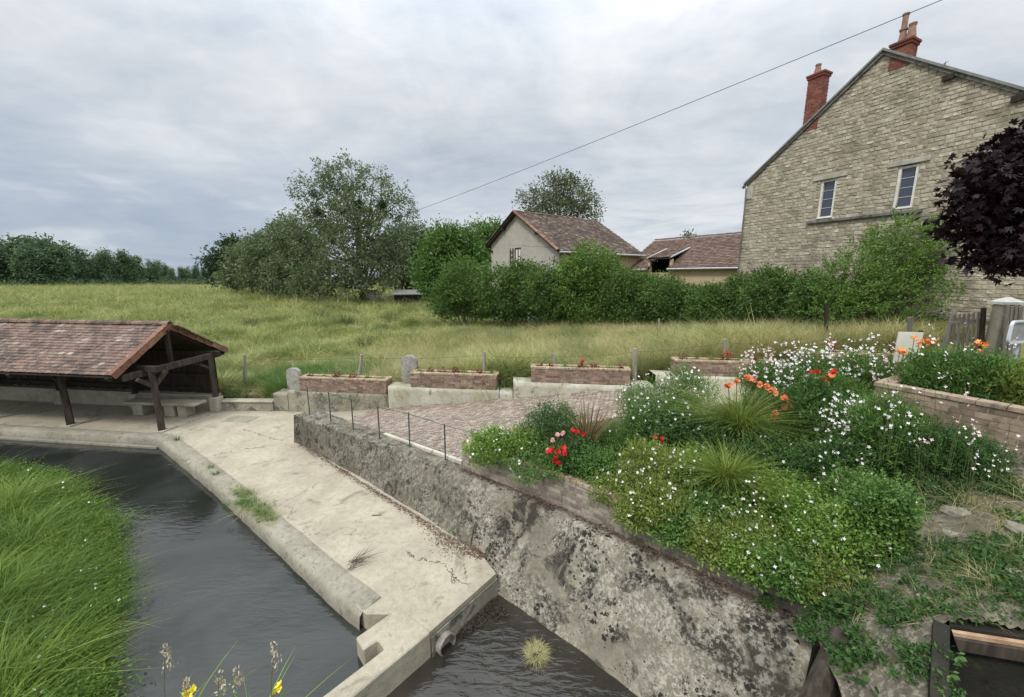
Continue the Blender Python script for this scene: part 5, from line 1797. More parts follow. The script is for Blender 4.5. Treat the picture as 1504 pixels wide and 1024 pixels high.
def build_trees():
    # big pale willow with mistletoe
    d = 60; base = at(532, 440, d); base.z = .3
    k = d / 575
    bl = [B(px, py, d + dz, rx * k, rx * k * .8, rz_ * k, base) for px, py, rx, rz_, dz in (
        (510, 262, 34, 26, 0), (470, 290, 38, 30, 1), (545, 285, 42, 32, -1), (580, 300, 26, 30, 0), (500, 320, 50, 34, 2), (450, 335, 44, 34, 0), (560, 345, 42, 40, -2),
        (505, 372, 56, 40, -3), (430, 365, 36, 34, 2), (540, 395, 48, 32, -4), (475, 405, 46, 30, -4), (575, 385, 32, 34, 0), (415, 400, 34, 28, 0), (525, 350, 40, 60, -3), (500, 418, 40, 22, -5), (455, 420, 36, 18, -5), (480, 250, 20, 16, 0))]
    plant_tree('willow_tree', base, bl, [(0, 0, -.3), (.3, 0, 2.5), (-.4, .2, 6), (.2, 0, 11), (-.5, 0, 16)], 1750, 19, .40, .42, .16, M['l_willow'], M['bark'],
               'tallest pale grey-green willow in the meadow, dotted with mistletoe balls', hang=.3, limbs=60, tr=.55, shell=.45, lump=.5)
    mist = [(468, 312), (478, 330), (505, 312), (462, 365), (442, 352), (488, 352), (445, 390), (527, 300), (560, 300), (462, 285)]
    ML = ['upper left dark', 'dark round one just under the upper left', 'upper middle', 'left middle', 'far left high', 'central', 'lowest left', 'right of centre upper', 'upper right', 'topmost left']
    for i, (px, py) in enumerate(mist):
        p = at(px, py, 57.5)
        o = empty('mistletoe', p, label=ML[i] + ' mistletoe ball in the tallest willow', cat='mistletoe', group='mistletoe balls in the tall willow')
        rr = random.uniform(.45, .75)
        V, F, v, C = foliage([(0, 0, 0, rr, rr, rr)], 40, 9, .18, .28, .09, shell=.2, lump=.1)
        obj('leaves', fast_mesh('leaves', V, F, M['l_dark'], False, v), o)
        m = MB(); m.tube([(0, 0, rr + .4), (0, 0, 0)], .03, 5); m.build('stem', M['bark'], o)
    o = wempty('fallen_branch', at(560, 442, 52), label='bare fallen branch slanting from the foot of the tall willow', cat='branch')
    m = MB(); m.tube([at(548, 428, 56), at(560, 436, 54), at(574, 443, 52)], [.10, .08, .04], 6); m.build('branch', M['bark'], o)

    def simple(name, px0, pyb, d, parts, lmat, bmat, label, ncl, per, L=.5, W=.2, hang=0, tr=.3, limbs=24, trunkh=.5, group=None, cr=None, shell=.35, zb=None, lump=.3):
        base = at(px0, pyb, d); base.z = G1(base.x, base.y) if zb is None else zb
        k = d / 575
        bl = [B(px, py, d + dz * k * 10, rx * k, rx * k * .85, rz_ * k, base) for px, py, rx, rz_, *q in parts for dz in (q[0] if q else 0,)]
        h = max(b_[2] for b_ in bl) * trunkh
        tk = [(0, 0, -.3), (.1, 0, h * .4), (-.1, .1, h * .7), (0, 0, h)]
        return plant_tree(name, base, bl, tk, ncl, per, cr or L * 1.1, L, W, lmat, bmat, label, hang=hang, tr=tr, limbs=limbs, group=group, shell=shell, lump=lump)

    simple('willow_tree', 440, 432, 66, [(430, 345, 30, 26), (400, 372, 34, 30), (445, 380, 40, 34), (385, 400, 32, 24), (425, 410, 40, 22)], M['l_willow'], M['bark'],
           'spreading grey-green willow just left of the tallest one, leaning into it', 1100, 16, .55, .2, hang=.3)
    simple('willow_tree', 370, 424, 78, [(385, 362, 20, 20), (368, 385, 30, 26), (350, 408, 24, 12), (400, 402, 30, 18)], M['l_willow'], M['bark'],
           'smaller rounded willow between the dark tree and the spreading willow', 800, 14, .6, .22, hang=.25)
    simple('dark_tree', 345, 418, 92, [(330, 372, 14, 14), (345, 360, 14, 10), (318, 392, 16, 22), (340, 398, 24, 20), (358, 372, 12, 12)], M['l_dark'], M['bark_pale'],
           'dark ragged tree at the far left end of the row of willows', 500, 13, .7, .28, tr=.35, limbs=30, lump=.5)
    o = wempty('dead_tree', at(344, 418, 86), label='bare pale forked trunk with dead limbs beside the dark ragged tree', cat='tree')
    m = MB()
    for pts in (((345, 418), (343, 402), (338, 388), (330, 378)), ((346, 418), (349, 400), (350, 388), (347, 372)), ((348, 418), (354, 404), (358, 392), (360, 380)), ((343, 402), (336, 396), (328, 390))):
        P = [at(a, b_, 86) for a, b_ in pts]; m.tube(P, [.42 - .1 * i for i in range(len(P))], 6)
    m.build('trunk', M['bark_pale'], o, smooth=True)
    simple('willow_tree', 600, 432, 68, [(600, 362, 34, 34), (632, 375, 32, 40), (590, 395, 34, 34), (625, 400, 38, 34), (575, 360, 24, 24), (645, 400, 26, 30), (612, 345, 20, 18)], M['l_willow'], M['bark'],
           'dense darker willow just right of the tallest one, above the tin shed', 1250, 15, .5, .18, hang=.4)
    simple('ash_tree', 672, 430, 46, [(655, 352, 22, 20), (680, 360, 26, 24), (650, 380, 34, 34), (635, 405, 26, 34), (680, 400, 36, 36), (664, 430, 34, 26)], M['l_fresh'], M['bark'],
           'fresh green bushy ash tree left of the barn gable', 1300, 14, .42, .18, tr=.2, limbs=30, lump=.4)
    simple('ash_tree', 712, 420, 52, [(705, 345, 17, 18), (722, 340, 14, 14), (715, 362, 18, 20), (700, 380, 22, 24)], M['l_fresh'], M['bark'],
           'slim green tree top showing between the bushy ash and the barn', 420, 13, .42, .18, tr=.2, lump=.5)
    simple('poplar_tree', 820, 420, 62, [(820, 275, 24, 20), (790, 292, 26, 18), (850, 290, 26, 20), (868, 310, 18, 14), (778, 310, 16, 12), (822, 308, 44, 22), (812, 264, 14, 10), (838, 268, 12, 12)], M['l_poplar'], M['bark'],
           'tall airy grey-green tree rising behind the barn roof', 560, 13, .42, .17, tr=.35, limbs=60, trunkh=.8, lump=.5, shell=.3)
    simple('shrub', 1010, 400, 60, [(1010, 347, 4, 3)], M['l_dark'], M['bark'], 'tiny tree top peeping over the long tiled roof ridge', 14, 9, .4, .16, tr=.1, limbs=3, trunkh=.9)

    # the wood on the far side of the meadow: each tree on its own
    protos = []
    for v in range(5):
        o = empty('alder_tree', (0, 0, 0), label='x', cat='tree')
        bl = []
        hh = 15
        for i in range(12):
            t = i / 11; rr = (3.6 - 2.2 * t ** 1.5) * random.uniform(.85, 1.1)
            bl.append((random.gauss(0, .7), random.gauss(0, .7), 1.6 + t * (hh - 2.2), rr, rr, 1.9))
        V, F, val, C = foliage(bl, 420, 9, .75, .95, .42, shell=.3, lump=.35)
        obj('crown', fast_mesh('crown', V, F, M['l_far_hazed'], False, val), o)
        m = MB(); m.tube([(0, 0, -.3), (.1, 0, 6), (0, 0, 13)], [.3, .2, .06], 7); m.build('trunk', M['bark'], o, smooth=True)
        protos.append(o)
    used = set()
    spec = []
    line = [(-180, 118, 18), (-20, 128, 16), (60, 135, 15.2), (120, 142, 12.6), (190, 160, 13.2), (215, 185, 10), (300, 215, 9.6), (345, 225, 9)]
    n = 36
    for i in range(n):
        px = -45 + 390 * (i + random.uniform(-.3, .3)) / (n - 1)
        dd = np.interp(px, [l[0] for l in line], [l[1] for l in line]) * random.uniform(.97, 1.10)
        hh = np.interp(px, [l[0] for l in line], [l[2] for l in line]) * random.uniform(.80, 1.16)
        spec.append((px, dd, hh))
    for i, (px, dd, hh) in enumerate(spec):
        p = atz(px, 500, 0); rr = ray(px, 410); t = dd / rr[1]
        k = i % 5
        src = protos[k]
        if k in used:
            o = src.copy(); COL.objects.link(o)
            for ch in src.children:
                c = ch.copy(); COL.objects.link(c); c.parent = o
        else:
            o = src; used.add(k)
        o.location = (rr[0] * t, dd, .25)
        o.rotation_euler = (0, 0, random.uniform(0, 6.28))
        s = hh / 15; w = s * random.uniform(.85, 1.15)
        o.scale = (w, w, s)
        o['group'] = 'dark trees of the far wood'
        o['label'] = f'dark tree of the far wood beyond the meadow, {ORD[i]} from the left edge'
    # low scrub at the foot of the wood
    bl = []
    for i in range(90):
        px = -180 + i * 6; dd = np.interp(px, [l[0] for l in line], [l[1] for l in line]) * .96
        rr = ray(px, 412); t = dd / rr[1]; bl.append((rr[0] * t, dd, 1.0, 2.6, 2, random.uniform(1.2, 2.4)))
    V, F, val, C = foliage(bl, 1300, 8, .6, .8, .38)
    obj('wood_scrub', fast_mesh('wood_scrub', V, F, M['l_far_hazed'], False, val), kind='stuff', label='low scrub along the foot of the far wood')


def bush(name, px0, pyb, d, parts, lmat, label, ncl, per, L=.12, W=.05, group=None, cr=.16, cat='bush', up=.3, hang=0, shell=.6, lump=.22, stems=10, zb=None, out=.5, zmin=.02, stemmat=None, tr=.05):
    base = at(px0, pyb, d)
    base.z = (G1(base.x, base.y) if zb is None else zb)
    k = d / 575
    bl = []
    for px, py, rx, rz_, *q in parts:
        bl.append(B(px, py, d + (q[0] if q else 0), rx * k, rx * k * .8, rz_ * k, base))
    o = empty(name, base, label=label, cat=cat, group=group)
    V, F, val, C = foliage(bl, ncl, per, cr, L, W, up=up, hang=hang, shell=shell, lump=lump, zmin=zmin, out=out)
    obj('foliage', fast_mesh('foliage', V, F, lmat, False, val), o)
    m = MB()
    for i in rng.choice(len(C), min(stems, len(C)), replace=False):
        c = Vector(C[i]); s = Vector((rng.normal() * .2 + c.x * .2, rng.normal() * .2 + c.y * .2, -.05))
        m.tube([s, s.lerp(c, .5) + Vector((0, 0, .1)), c], [tr, tr * .7, tr * .3], 5)
    m.build('stems', stemmat or M['bark'], o)
    return o


def build_hedge():
    g = 'bushes making up the long hedge'
    # left to right; each a bush grown into its neighbour
    bush('hedge_bush', 690, 462, 31, [(680, 420, 34, 40), (655, 440, 22, 26), (705, 445, 30, 22)], M['l_hedge'], 'leftmost bush of the hedge, below the fresh green ash tree', 900, 16, .2, .085, group=g, cr=.24)
    bush('hedge_bush', 750, 466, 29, [(735, 425, 34, 40), (770, 425, 34, 40), (752, 448, 40, 22)], M['l_hedge'], 'dark hedge bush in front of the grey barn gable', 1100, 16, .2, .085, group=g, cr=.22)
    bush('hedge_bush', 815, 468, 27, [(800, 430, 32, 36), (830, 425, 30, 40), (815, 452, 36, 20)], M['l_hedge'], 'hedge bush at the right corner of the barn gable', 1000, 16, .18, .08, group=g, cr=.2)
    bush('hedge_bush', 872, 470, 25.5, [(868, 395, 38, 34), (850, 420, 34, 40), (890, 430, 36, 40), (870, 455, 40, 22)], M['l_shrub'], 'taller rounded light green hedge bush rising before the barn roof', 1500, 16, .17, .075, group=g, cr=.2)
    bush('hedge_bush', 935, 476, 24, [(920, 430, 34, 36), (950, 436, 32, 30), (935, 460, 40, 22)], M['l_hedge'], 'hedge bush in front of the yellow barn side wall and roof valley', 1100, 16, .16, .07, group=g, cr=.18)
    bush('hedge_bush', 1000, 480, 22.5, [(975, 440, 34, 34), (1020, 450, 36, 30), (1000, 468, 42, 20)], M['l_hedge'], 'hedge bush directly below the dark loft dormer', 1200, 16, .15, .068, group=g, cr=.17)
    bush('hedge_bush', 1075, 484, 20.5, [(1048, 452, 36, 30), (1095, 440, 36, 38), (1075, 470, 46, 22)], M['l_hedge'], 'hedge bush at the near corner of the long barn, left of the stone house corner', 1300, 16, .14, .062, group=g, cr=.15)
    bush('hedge_bush', 1150, 488, 18.3, [(1130, 436, 36, 40), (1170, 440, 34, 38), (1150, 470, 46, 24)], M['l_hedge'], 'hedge bush under the left upstairs window of the stone house', 1300, 16, .13, .058, group=g, cr=.14)
    bush('hedge_bush', 1215, 490, 16.2, [(1200, 445, 34, 42), (1235, 455, 36, 36), (1220, 475, 40, 20)], M['l_hedge'], 'dark glossy hedge bush joining the big privet on its left', 1200, 16, .13, .058, group=g, cr=.14)
    # the large wind-combed privet
    base = at(1290, 500, 14.6); base.z = G1(base.x, base.y)
    o = empty('privet_bush', base, label='large bright green privet leaning right against the stone gable', cat='bush')
    k = 14.6 / 575
    bl = [B(px, py, 14.6, rx * k, rx * k * .7, rz_ * k, base) for px, py, rx, rz_ in ((1290, 395, 62, 52), (1330, 368, 56, 44), (1245, 420, 48, 42), (1372, 372, 46, 40), (1310, 440, 68, 46), (1255, 460, 58, 34), (1360, 415, 46, 40))]
    C, dd = blob_clusters(bl, 1500, .55, .25)
    per = 22; idx = np.repeat(np.arange(len(C)), per)
    # leaves sit along short twigs that comb up and to the right
    tw = nrm(rng.normal(size=(len(C), 3)) * .45 + dd * .5 + np.array([.7, 0, .8]))
    t = rng.random(len(idx)) * .42
    P = C[idx] + tw[idx] * t[:, None] + rng.normal(size=(len(idx), 3)) * .05
    P[:, 2] = np.maximum(P[:, 2], .02)
    D = nrm(tw[idx] * .8 + rng.normal(size=(len(idx), 3)) * .55)
    V, F, v = leafquads(P, D, .10 * (.7 + .6 * rng.random(len(idx))), .042, .05)
    v = v * .6 + np.repeat(rng.random(len(C))[idx], 4) * .4
    obj('foliage', fast_mesh('foliage', V, F, M['l_shrub'], False, v), o)
    m = MB()
    for i in rng.choice(len(C), 60, replace=False):
        c = Vector(C[i]); s = Vector((rng.normal() * .25, rng.normal() * .2, 0)); m.tube([s, s.lerp(c, .55) + Vector((.05, 0, .2)), c + Vector(tw[i]) * .4], [.035, .022, .006], 5)
    m.build('stems', M['bark'], o)
    # copper-leaved tree at the right edge
    base = Vector((10.4, 6.2, 2.5))
    o = empty('purple_tree', base, label='dark purple-leaved maple tree filling the right edge in front of the stone house', cat='tree')
    d = 7.0; k = d / 575
    bl = [B(px, py, d + q, rx * k, rx * k * .8, rz_ * k, base) for px, py, rx, rz_, q in ((1500, 245, 62, 60, 0), (1455, 275, 44, 44, -.2), (1510, 330, 84, 60, 0), (1440, 310, 34, 34, 0), (1500, 370, 56, 34, -.3), (1560, 280, 90, 100, .3), (1600, 360, 80, 50, 0), (1550, 200, 50, 46, 0), (1470, 345, 42, 36, .2))]
    V, F, v, C = foliage(bl, 1150, 9, .13, .105, .1, up=.1, maple=True, shell=.35, lump=.35)
    obj('crown', fast_mesh('crown', V, F, M['l_purple'], False, v), o)
    m = MB(); m.tube([(0, 0, -.4), (0, 0, 1.0), (-.1, .1, 2.2), (0, .2, 3.2)], [.14, .12, .09, .04], 10); m.build('trunk', M['bark'], o, smooth=True)
    m = MB()
    for i in rng.choice(len(C), 50, replace=False):
        c = Vector(C[i]); s = Vector((-.05, .1, min(max(1.0, c.z - .6), 2.6))); m.tube([s, s.lerp(c, .6) + Vector((0, 0, .1)), c], [.03, .018, .005], 5)
    m.build('limbs', M['bark'], o)


# ------------------------------------------------------------------ near bank of the canal
EDGE = [(-17, 9.3), (-14.5, 9.2), (-12.8, 9.0), (-11.4, 8.7), (-10.0, 8.0), (-8.7, 7.2), (-7.6, 6.5), (-6.85, 5.75), (-6.35, 5.2), (-5.95, 4.7), (-5.4, 4.1), (-4.95, 3.6), (-4.4, 3.1), (-3.6, 2.6), (-3.0, 1.7), (-2.6, -1)]


def bank_z(x, y):
    E = np.array(EDGE)
    d = np.full(np.shape(x), 1e9)
    P = np.stack([x, y], 1)
    for a, b_ in zip(E[:-1], E[1:]):
        ab = b_ - a; t = np.clip(((P - a) @ ab) / (ab @ ab), 0, 1)
        d = np.minimum(d, np.linalg.norm(P - a - t[:, None] * ab, axis=1))
    return -.30 + .45 * np.clip(d / 2.2, 0, 1) ** .8, d


def build_bank():
    E = np.array(EDGE)

    def f(u, v):
        k = u * (len(E) - 1)
        e = np.stack([np.interp(k, range(len(E)), E[:, i]) for i in (0, 1)], 1)
        far = e * 1.0 + np.array([-9, -8.0])
        p = e + (far - e) * (v ** 1.4)[:, None]
        z, d = bank_z(p[:, 0], p[:, 1])
        z = z + fbm(np.stack([p[:, 0] * 1.1, p[:, 1] * 1.1, 0 * z], 1), 3) * .12
        return np.stack([p[:, 0], p[:, 1], z], 1)
    obj('grass_bank', grid_mesh('grass_bank', f, 80, 40, M['soil']), kind='structure')
    n = 12500
    k = rng.random(n) * (len(E) - 1)
    e = np.stack([np.interp(k, range(len(E)), E[:, i]) for i in (0, 1)], 1)
    off = rng.random(n) ** 1.25 * 6.0
    p = e + np.array([-.75, -.66]) * (off + .15 + .22 * np.sin(k * 7.3) + .14 * np.sin(k * 17))[:, None]
    vis = np.array([in_view((x, y, .3), 60) for x, y in p])
    p = p[vis]; off = off[vis]; n = len(p)
    z, d = bank_z(p[:, 0], p[:, 1])
    src = [source('bank_tuft', *blades(24, .38, .13, .017, .75, curl=1.0, seg=4, hv=.5), M['l_bank']) for _ in range(5)]
    tall = fbm(np.stack([p[:, 0] * .9, p[:, 1] * .9, 0 * z], 1), 2)
    sc = (.6 + .5 * rng.random(n)) * (1 + .7 * tall) * np.clip(.75 + d / 1.5, .7, 1.15)
    scatter('bank_grass', np.stack([p[:, 0], p[:, 1], z - .02], 1), sc, src, M['l_bank'], tilt=.2, kind='stuff', label='lush bright green grass on the near bank of the canal')
    # water cress mat with tiny white flowers fringing the edge
    n = 2600
    k = rng.random(n) * (len(E) - 1)
    e = np.stack([np.interp(k, range(len(E)), E[:, i]) for i in (0, 1)], 1)
    off = rng.normal(size=n) * .12 - .14
    p = e + np.array([.75, .66]) * (off - .12 - .22 * np.sin(k * 7.3) - .14 * np.sin(k * 17))[:, None]
    vv, ff, xx = leafquads(rng.normal(size=(60, 3)) * [.12, .12, .06] + [0, 0, .09], nrm(rng.normal(size=(60, 3)) + [0, 0, .7]), .042, .022)
    srcm = source('cress', vv, ff, xx, M['l_mat'])
    scatter('water_cress', np.stack([p[:, 0], p[:, 1], np.full(n, -.25) + rng.random(n) * .18 * (off < .1)], 1), .7 + .6 * rng.random(n), [srcm], M['l_mat'], kind='stuff', label='low leafy cress fringing the water edge of the bank')
    P = p[rng.random(n) < .06]
    P3 = np.stack([P[:, 0], P[:, 1], rng.random(len(P)) * .15 + .02], 1)
    V, F, v = blossoms(P3, .018, 4)
    obj('cress_flowers', fast_mesh('cress_flowers', V, F, M['p_white'], False, v), kind='stuff', label='tiny white cress flowers at the water edge')
    # seed heads and yellow irises at the bottom of the view
    for (px, py, d, h, lb) in ((243, 950, 3.0, .42, 'tall pale seed head of grass rising over the dark water'),
                               (402, 950, 2.7, .36, 'thin nodding seed head furthest right over the water'),
                               (322, 990, 2.75, .3, 'short feathery seed head left of the curved iris leaves'),
                               (345, 985, 2.7, .3, 'feathery seed head touching the curved iris leaves'),
                               (272, 1000, 2.8, .25, 'low seed head beside the left yellow flower')):
        t = at(px, py, d)
        o = wempty('seed_stalk', (t.x, t.y, t.z - .7), label=lb, cat='grass stalk')
        m = MB(); b_ = Vector((t.x - .05, t.y - .08, t.z - .85)); m.tube([b_, b_.lerp(t, .6) + Vector((-.02, 0, 0)), t], [.004, .003, .0015], 5)
        m.build('stalk', M['stem'], o)
        n = 70; q = rng.random(n)
        P0 = np.array(t)[None] + np.array([0.0, 0, -1])[None] * (q * h * .6)[:, None] + rng.normal(size=(n, 3)) * .012 * (1 + q[:, None])
        V, F, v = leafquads(P0, nrm(rng.normal(size=(n, 3)) * .4 + [.1, 0, 1]), .036, .012, 0)
        obj('seed_head', fast_mesh('seed_head', V, F, M['seed'], False, v), o, kind='stuff')
    for px, py, d, lb, n_ in ((390, 1010, 2.75, 'clump of long curved iris leaves with a yellow flower at the bottom edge', 15), (262, 1018, 2.8, 'iris clump with a yellow flower left of the curved leaves', 12)):
        t = at(px - 25, py + 20, d); b_ = Vector((t.x, t.y, t.z - .55))
        o = empty('iris', b_, label=lb, cat='plant')
        V, F, v = blades(n_, .62, .09, .030, .42, seg=6, curl=1.1, bias=(.5, .1))
        obj('leaves', fast_mesh('leaves', V, F, M['l_mid'], False, v), o)
        f_ = at(px + 18, py + 0, d) - b_
        bl_obj('flower_head', np.array(f_)[None] + rng.normal(size=(5, 3)) * .016, .038, M['p_yellow'], o, 4)
        m = MB(); m.tube([(0, 0, 0), Vector(f_) * .6 + Vector((-.02, 0, .05)), f_], .005, 5); m.build('stalk', M['stem'], o)


# ------------------------------------------------------------------ flower bed
FR0 = Vector((-.97, 7.18)); FR1 = Vector((.85, 5.86)); FR2 = Vector((3.38, 3.62))


_SO = TPS([(-.9, 7.2, 1.26), (0, 6.55, 1.28), (.9, 5.95, 1.28), (2.2, 4.85, 1.28), (3.0, 4.1, 1.25), (3.4, 3.78, 1.28), (3.3, 4.45, 1.28), (3.75, 4.4, 1.45), (4.35, 4.1, 2.0), (4.8, 5, 2.15),
           (4.2, 4.95, 1.6), (3.8, 5.1, 1.45), (4.6, 5.9, 1.95), (2.9, 5.2, 1.3), (4.2, 6.2, 1.75), (6.2, 6.8, 2.3), (3.3, 7.2, 1.6), (2.6, 7.3, 1.45), (.3, 8.3, 1.08), (2.4, 8.85, 1.28), (5, 8.65, 1.7), (7.2, 8.2, 2.2), (1, 7, 1.28)])


def soil(x, y):
    return _SO(np.clip(np.atleast_1d(x), -1.2, 7.5), np.clip(np.atleast_1d(y), 3.5, 9))


def soil1(x, y): return float(soil(x, y)[0])


def build_bed():
    r = wempty('bed_wall', (1, 5.8, .87), label='long weathered grey-brown brick wall with buff coping holding up the flower bed', cat='wall')
    a, b_, c = FR0, FR1, FR2
    it = brick_items(a, b_, .86, 1.36, .22, .062) + brick_items(b_, c, .86, 1.36, .22, .062)
    # return at the left tip
    it += brick_items(Vector((-.70, 7.45)), a, .86, 1.36, .22, .062)
    pieces(r, 'brick', it, UBR, M['brick_grey'], 'bricks')
    n1 = (b_ - a).normalized(); n2 = (c - b_).normalized()
    m = MB()
    for p, q in ((a, b_), (b_, c)):
        u = (q - p).normalized(); n = Vector((-u.y, u.x)); pts = [p + n * .004, q + n * .004, q + n * .16, p + n * .16]
        m.prism([tuple(k) for k in pts], .6, 1.357)
    m.build('mortar_core', M['mortar'], r)
    ci = []
    for p, q in ((a, b_), (b_, c)):
        u = (q - p).normalized(); n = Vector((-u.y, u.x)); L = (q - p).length; k = int(L / .115)
        for i in range(k):
            cc = p + u * ((i + .5) * L / k) + n * .075
            ci.append(((cc.x, cc.y, 1.386), (L / k - .008, .19, .052), rotz(math.atan2(u.y, u.x))))
    pieces(r, 'coping_brick', ci, UB, M['coping'], 'coping_bricks')
    # right-hand return of the bed with its coping
    r2 = wempty('bed_end_wall', (4.8, 4.5, 1.6), label='short brick return closing the flower bed at its right end', cat='wall')
    p, q = Vector((4.62, 4.32)), Vector((4.98, 4.72))
    pieces(r2, 'brick', brick_items(p, q, 1.6, 2.02, .22, .062), UBR, M['brick_pink'], 'bricks')
    m = MB(); u = (q - p).normalized(); n = Vector((-u.y, u.x)); m.prism([tuple(k) for k in (p + n * .012, q + n * .012, q + n * .1, p + n * .1)], 1.4, 2.015); m.build('mortar_core', M['ledge'], r2)
    ci = []
    for i in range(6):
        cc = p + u * ((i + .5) * .092) + n * .06; ci.append(((cc.x, cc.y, 2.045), (.085, .16, .05), rotz(math.atan2(u.y, u.x))))
    pieces(r2, 'coping_brick', ci, UB, M['brick_pink'], 'coping_bricks')
    # bed soil
    F = np.array([(-.90, 7.2), (.9, 5.92), (2.2, 4.78), (3.40, 3.70), (4.44, 4.1)])
    Bk = np.array([(-.72, 7.5), (.3, 8.3), (2.4, 8.85), (5, 8.65), (7.2, 8.2)])

    def f(u, v):
        kf = np.interp(u, [0, .25, .5, .8, 1], range(5))
        e = np.stack([np.interp(kf, range(5), F[:, i]) for i in (0, 1)], 1); g = np.stack([np.interp(kf, range(5), Bk[:, i]) for i in (0, 1)], 1)
        p = e + (g - e) * v[:, None]; z = soil(p[:, 0], p[:, 1]) + fbm(np.stack([p[:, 0] * 3, p[:, 1] * 3, 0 * u], 1), 2) * .05
        return np.stack([p[:, 0], p[:, 1], z], 1)
    obj('bed_soil', grid_mesh('bed_soil', f, 50, 30, M['soil']), kind='structure')
    m = MB(); m.prism([(9.5, -3), (16, -3), (16, 2.1), (12.6, 4.5), (10, 5.3), (5.2, 6.0), (4.99, 5.17)], .0, 2.66)
    m.build('upper_terrace', M['dirt'], kind='structure')

    # --- big brick planter on the right
    p0 = (5.0, 5.2); p1 = (6.44, 2.57)
    r, a_, L = box_planter('large_brick_planter', p0, p1, 2.66, 3.17, 1.2, 'large buff brick planter with brick coping at the right, full of leafy plants', None, 'brick_buff', cop='brick_buff', bl=.22, bh=.066, cs=.22)

    # --- plants. (pixel x, pixel y of centre, distance)
    def spot(px, py, d):
        p = at(px, py, d); return p.x, p.y, p.z

    def mound(px, py, d, rx, rz_, lmat, label, n, L=.05, W=.022, flowers=None, fn=0, fs=.018, name='garden_plant', cat='plant', group=None, up=.45, cr=.055, shell=.55, hang=0, wob=.28, per=11, petals=5, out=.45, extra=None):
        x, y, z = spot(px, py, d); k = d / 575
        g = soil1(x, y)
        g = min(g, z - rz_ * k * .3)
        base = Vector((x, y, g))
        o = empty(name, base, label=label, cat=cat, group=group)
        if px > 930 and py > 560:
            rz_ *= 1.22; rx *= 1.0; z += 3 * k; wob = .5; L *= random.choice((.8, 1.0, 1.35)); n = int(n * .9)
        rxm, rzm = rx * k, rz_ * k
        zc = z - g
        bl = [(0, 0, zc, rxm, rxm * .8, rzm), (0, 0, zc * .45, rxm * .85, rxm * .7, max(rzm, zc * .6))]
        for i in range(4):
            bl.append((random.uniform(-.55, .55) * rxm, random.uniform(-.5, .5) * rxm, zc + random.uniform(-.2, .35) * rzm, rxm * .5, rxm * .5, rzm * .7))
        V, Fq, val, C = foliage(bl, n, per, cr, L, W, up=up, shell=shell, lump=wob, zmin=0, hang=hang, out=out)
        # leafy sprigs that stand clear of the mass
        ns = n // 4
        Cs, ds = blob_clusters(bl, ns, .9, .2)
        top = ds[:, 2] > -.2; Cs = Cs[top]; ds = ds[top]; ns = len(Cs)
        ax = nrm(ds * .5 + rng.normal(size=(ns, 3)) * .25 + [0, 0, 1.1]); ln = .08 + .17 * rng.random(ns)
        q = np.linspace(0, 1, 12); PP = (Cs[:, None] + ax[:, None] * (q[None] * ln[:, None])[..., None]).reshape(-1, 3)
        DD = nrm(np.repeat(ax, 12, 0) * .7 + rng.normal(size=(ns * 12, 3)) * .6)
        V2, F2, v2 = leafquads(PP, DD, L * .8 * np.tile(1.1 - .6 * q, ns), W * .8, .05)
        v2 = v2 * .4 + .45 + .15 * np.repeat(rng.random(ns), 48)
        V, Fq, val = merge((V, Fq, val), (V2, F2, v2))
        obj('foliage', fast_mesh('foliage', V, Fq, M[lmat], False, val), o)
        m = MB()
        for i in rng.choice(len(C), min(14, len(C)), replace=False):
            c = Vector(C[i]); s = Vector((c.x * .25, c.y * .25, -.02)); m.tube([s, s.lerp(c, .5) + Vector((0, 0, .04)), c], [.006, .005, .002], 4)
        m.build('stems', M['stem'], o)
        if flowers and fn:
            fn = int(fn * 1.8); fs *= 1.15
            Cf, df = blob_clusters(bl, fn * 3, .95, .15)
            vis = (df[:, 2] > -.1) & (df[:, 1] < .55); Cf = Cf[vis][:fn] + df[vis][:fn] * .03
            Cf[:, 2] = np.maximum(Cf[:, 2], .05)
            V, Fq, v = blossoms(Cf, fs, petals)
            obj('flowers', fast_mesh('flowers', V, Fq, M[flowers], False, v), o, kind='stuff')
        if extra: extra(o, base)
        return o

    # gaura wands: thin stems, small white-pink butterflies of petals
    def wands(name, label, px0, px1, pyt, pyb, d, n, fper, mat='p_white', size=.024, base_py=None):
        cx = (px0 + px1) / 2; x, y, z = spot(cx, pyb + 30, d)
        g = min(soil1(x, y) if x < 4.5 else 3.25, z - .1)
        o = wempty(name, (x, y, g), label=label, cat='flowers')
        m = MB(); P_ = []
        for i in range(n):
            px = random.uniform(px0, px1); py = random.uniform(pyt, pyb)
            t = at(px, py, d + random.uniform(-.35, .35)); b0 = Vector((x + (t.x - x) * .7 + random.gauss(0, .04), y + (t.y - y) * .7, g))
            mid = b0.lerp(t, .6) + Vector((0, 0, .08))
            m.tube([b0, mid, t], [.0022, .0018, .001], 4, cap=False)
            for j in range(fper):
                q = rng.random() ** 1.3 * .8; pp = t.lerp(mid, q); P_.append(np.array(pp) + rng.normal(size=3) * .022)
        m.build('wand_stems', M['stem'], o, kind='stuff')
        V, Fq, v = blossoms(np.array(P_), size * .85, 4, face=(0, -.7, .4), spread=.75)
        obj('flowers', fast_mesh('flowers', V, Fq, M[mat], False, v), o, kind='stuff')
    # left tip of the bed
    mound(722, 655, 6.75, 42, 24, 'l_bright', 'bright green low shrub with white flowers at the left tip of the flower bed', 520, flowers='p_white', fn=24, fs=.02)
    mound(765, 648, 6.75, 32, 24, 'l_bright', 'light green shrub spilling between the tip shrub and the dark round bush', 380, flowers='p_white', fn=12, fs=.02)
    mound(808, 628, 6.9, 46, 38, 'l_deep', 'rounded dark green bush left of the bronze strap-leaved plant', 900, L=.045, W=.016)
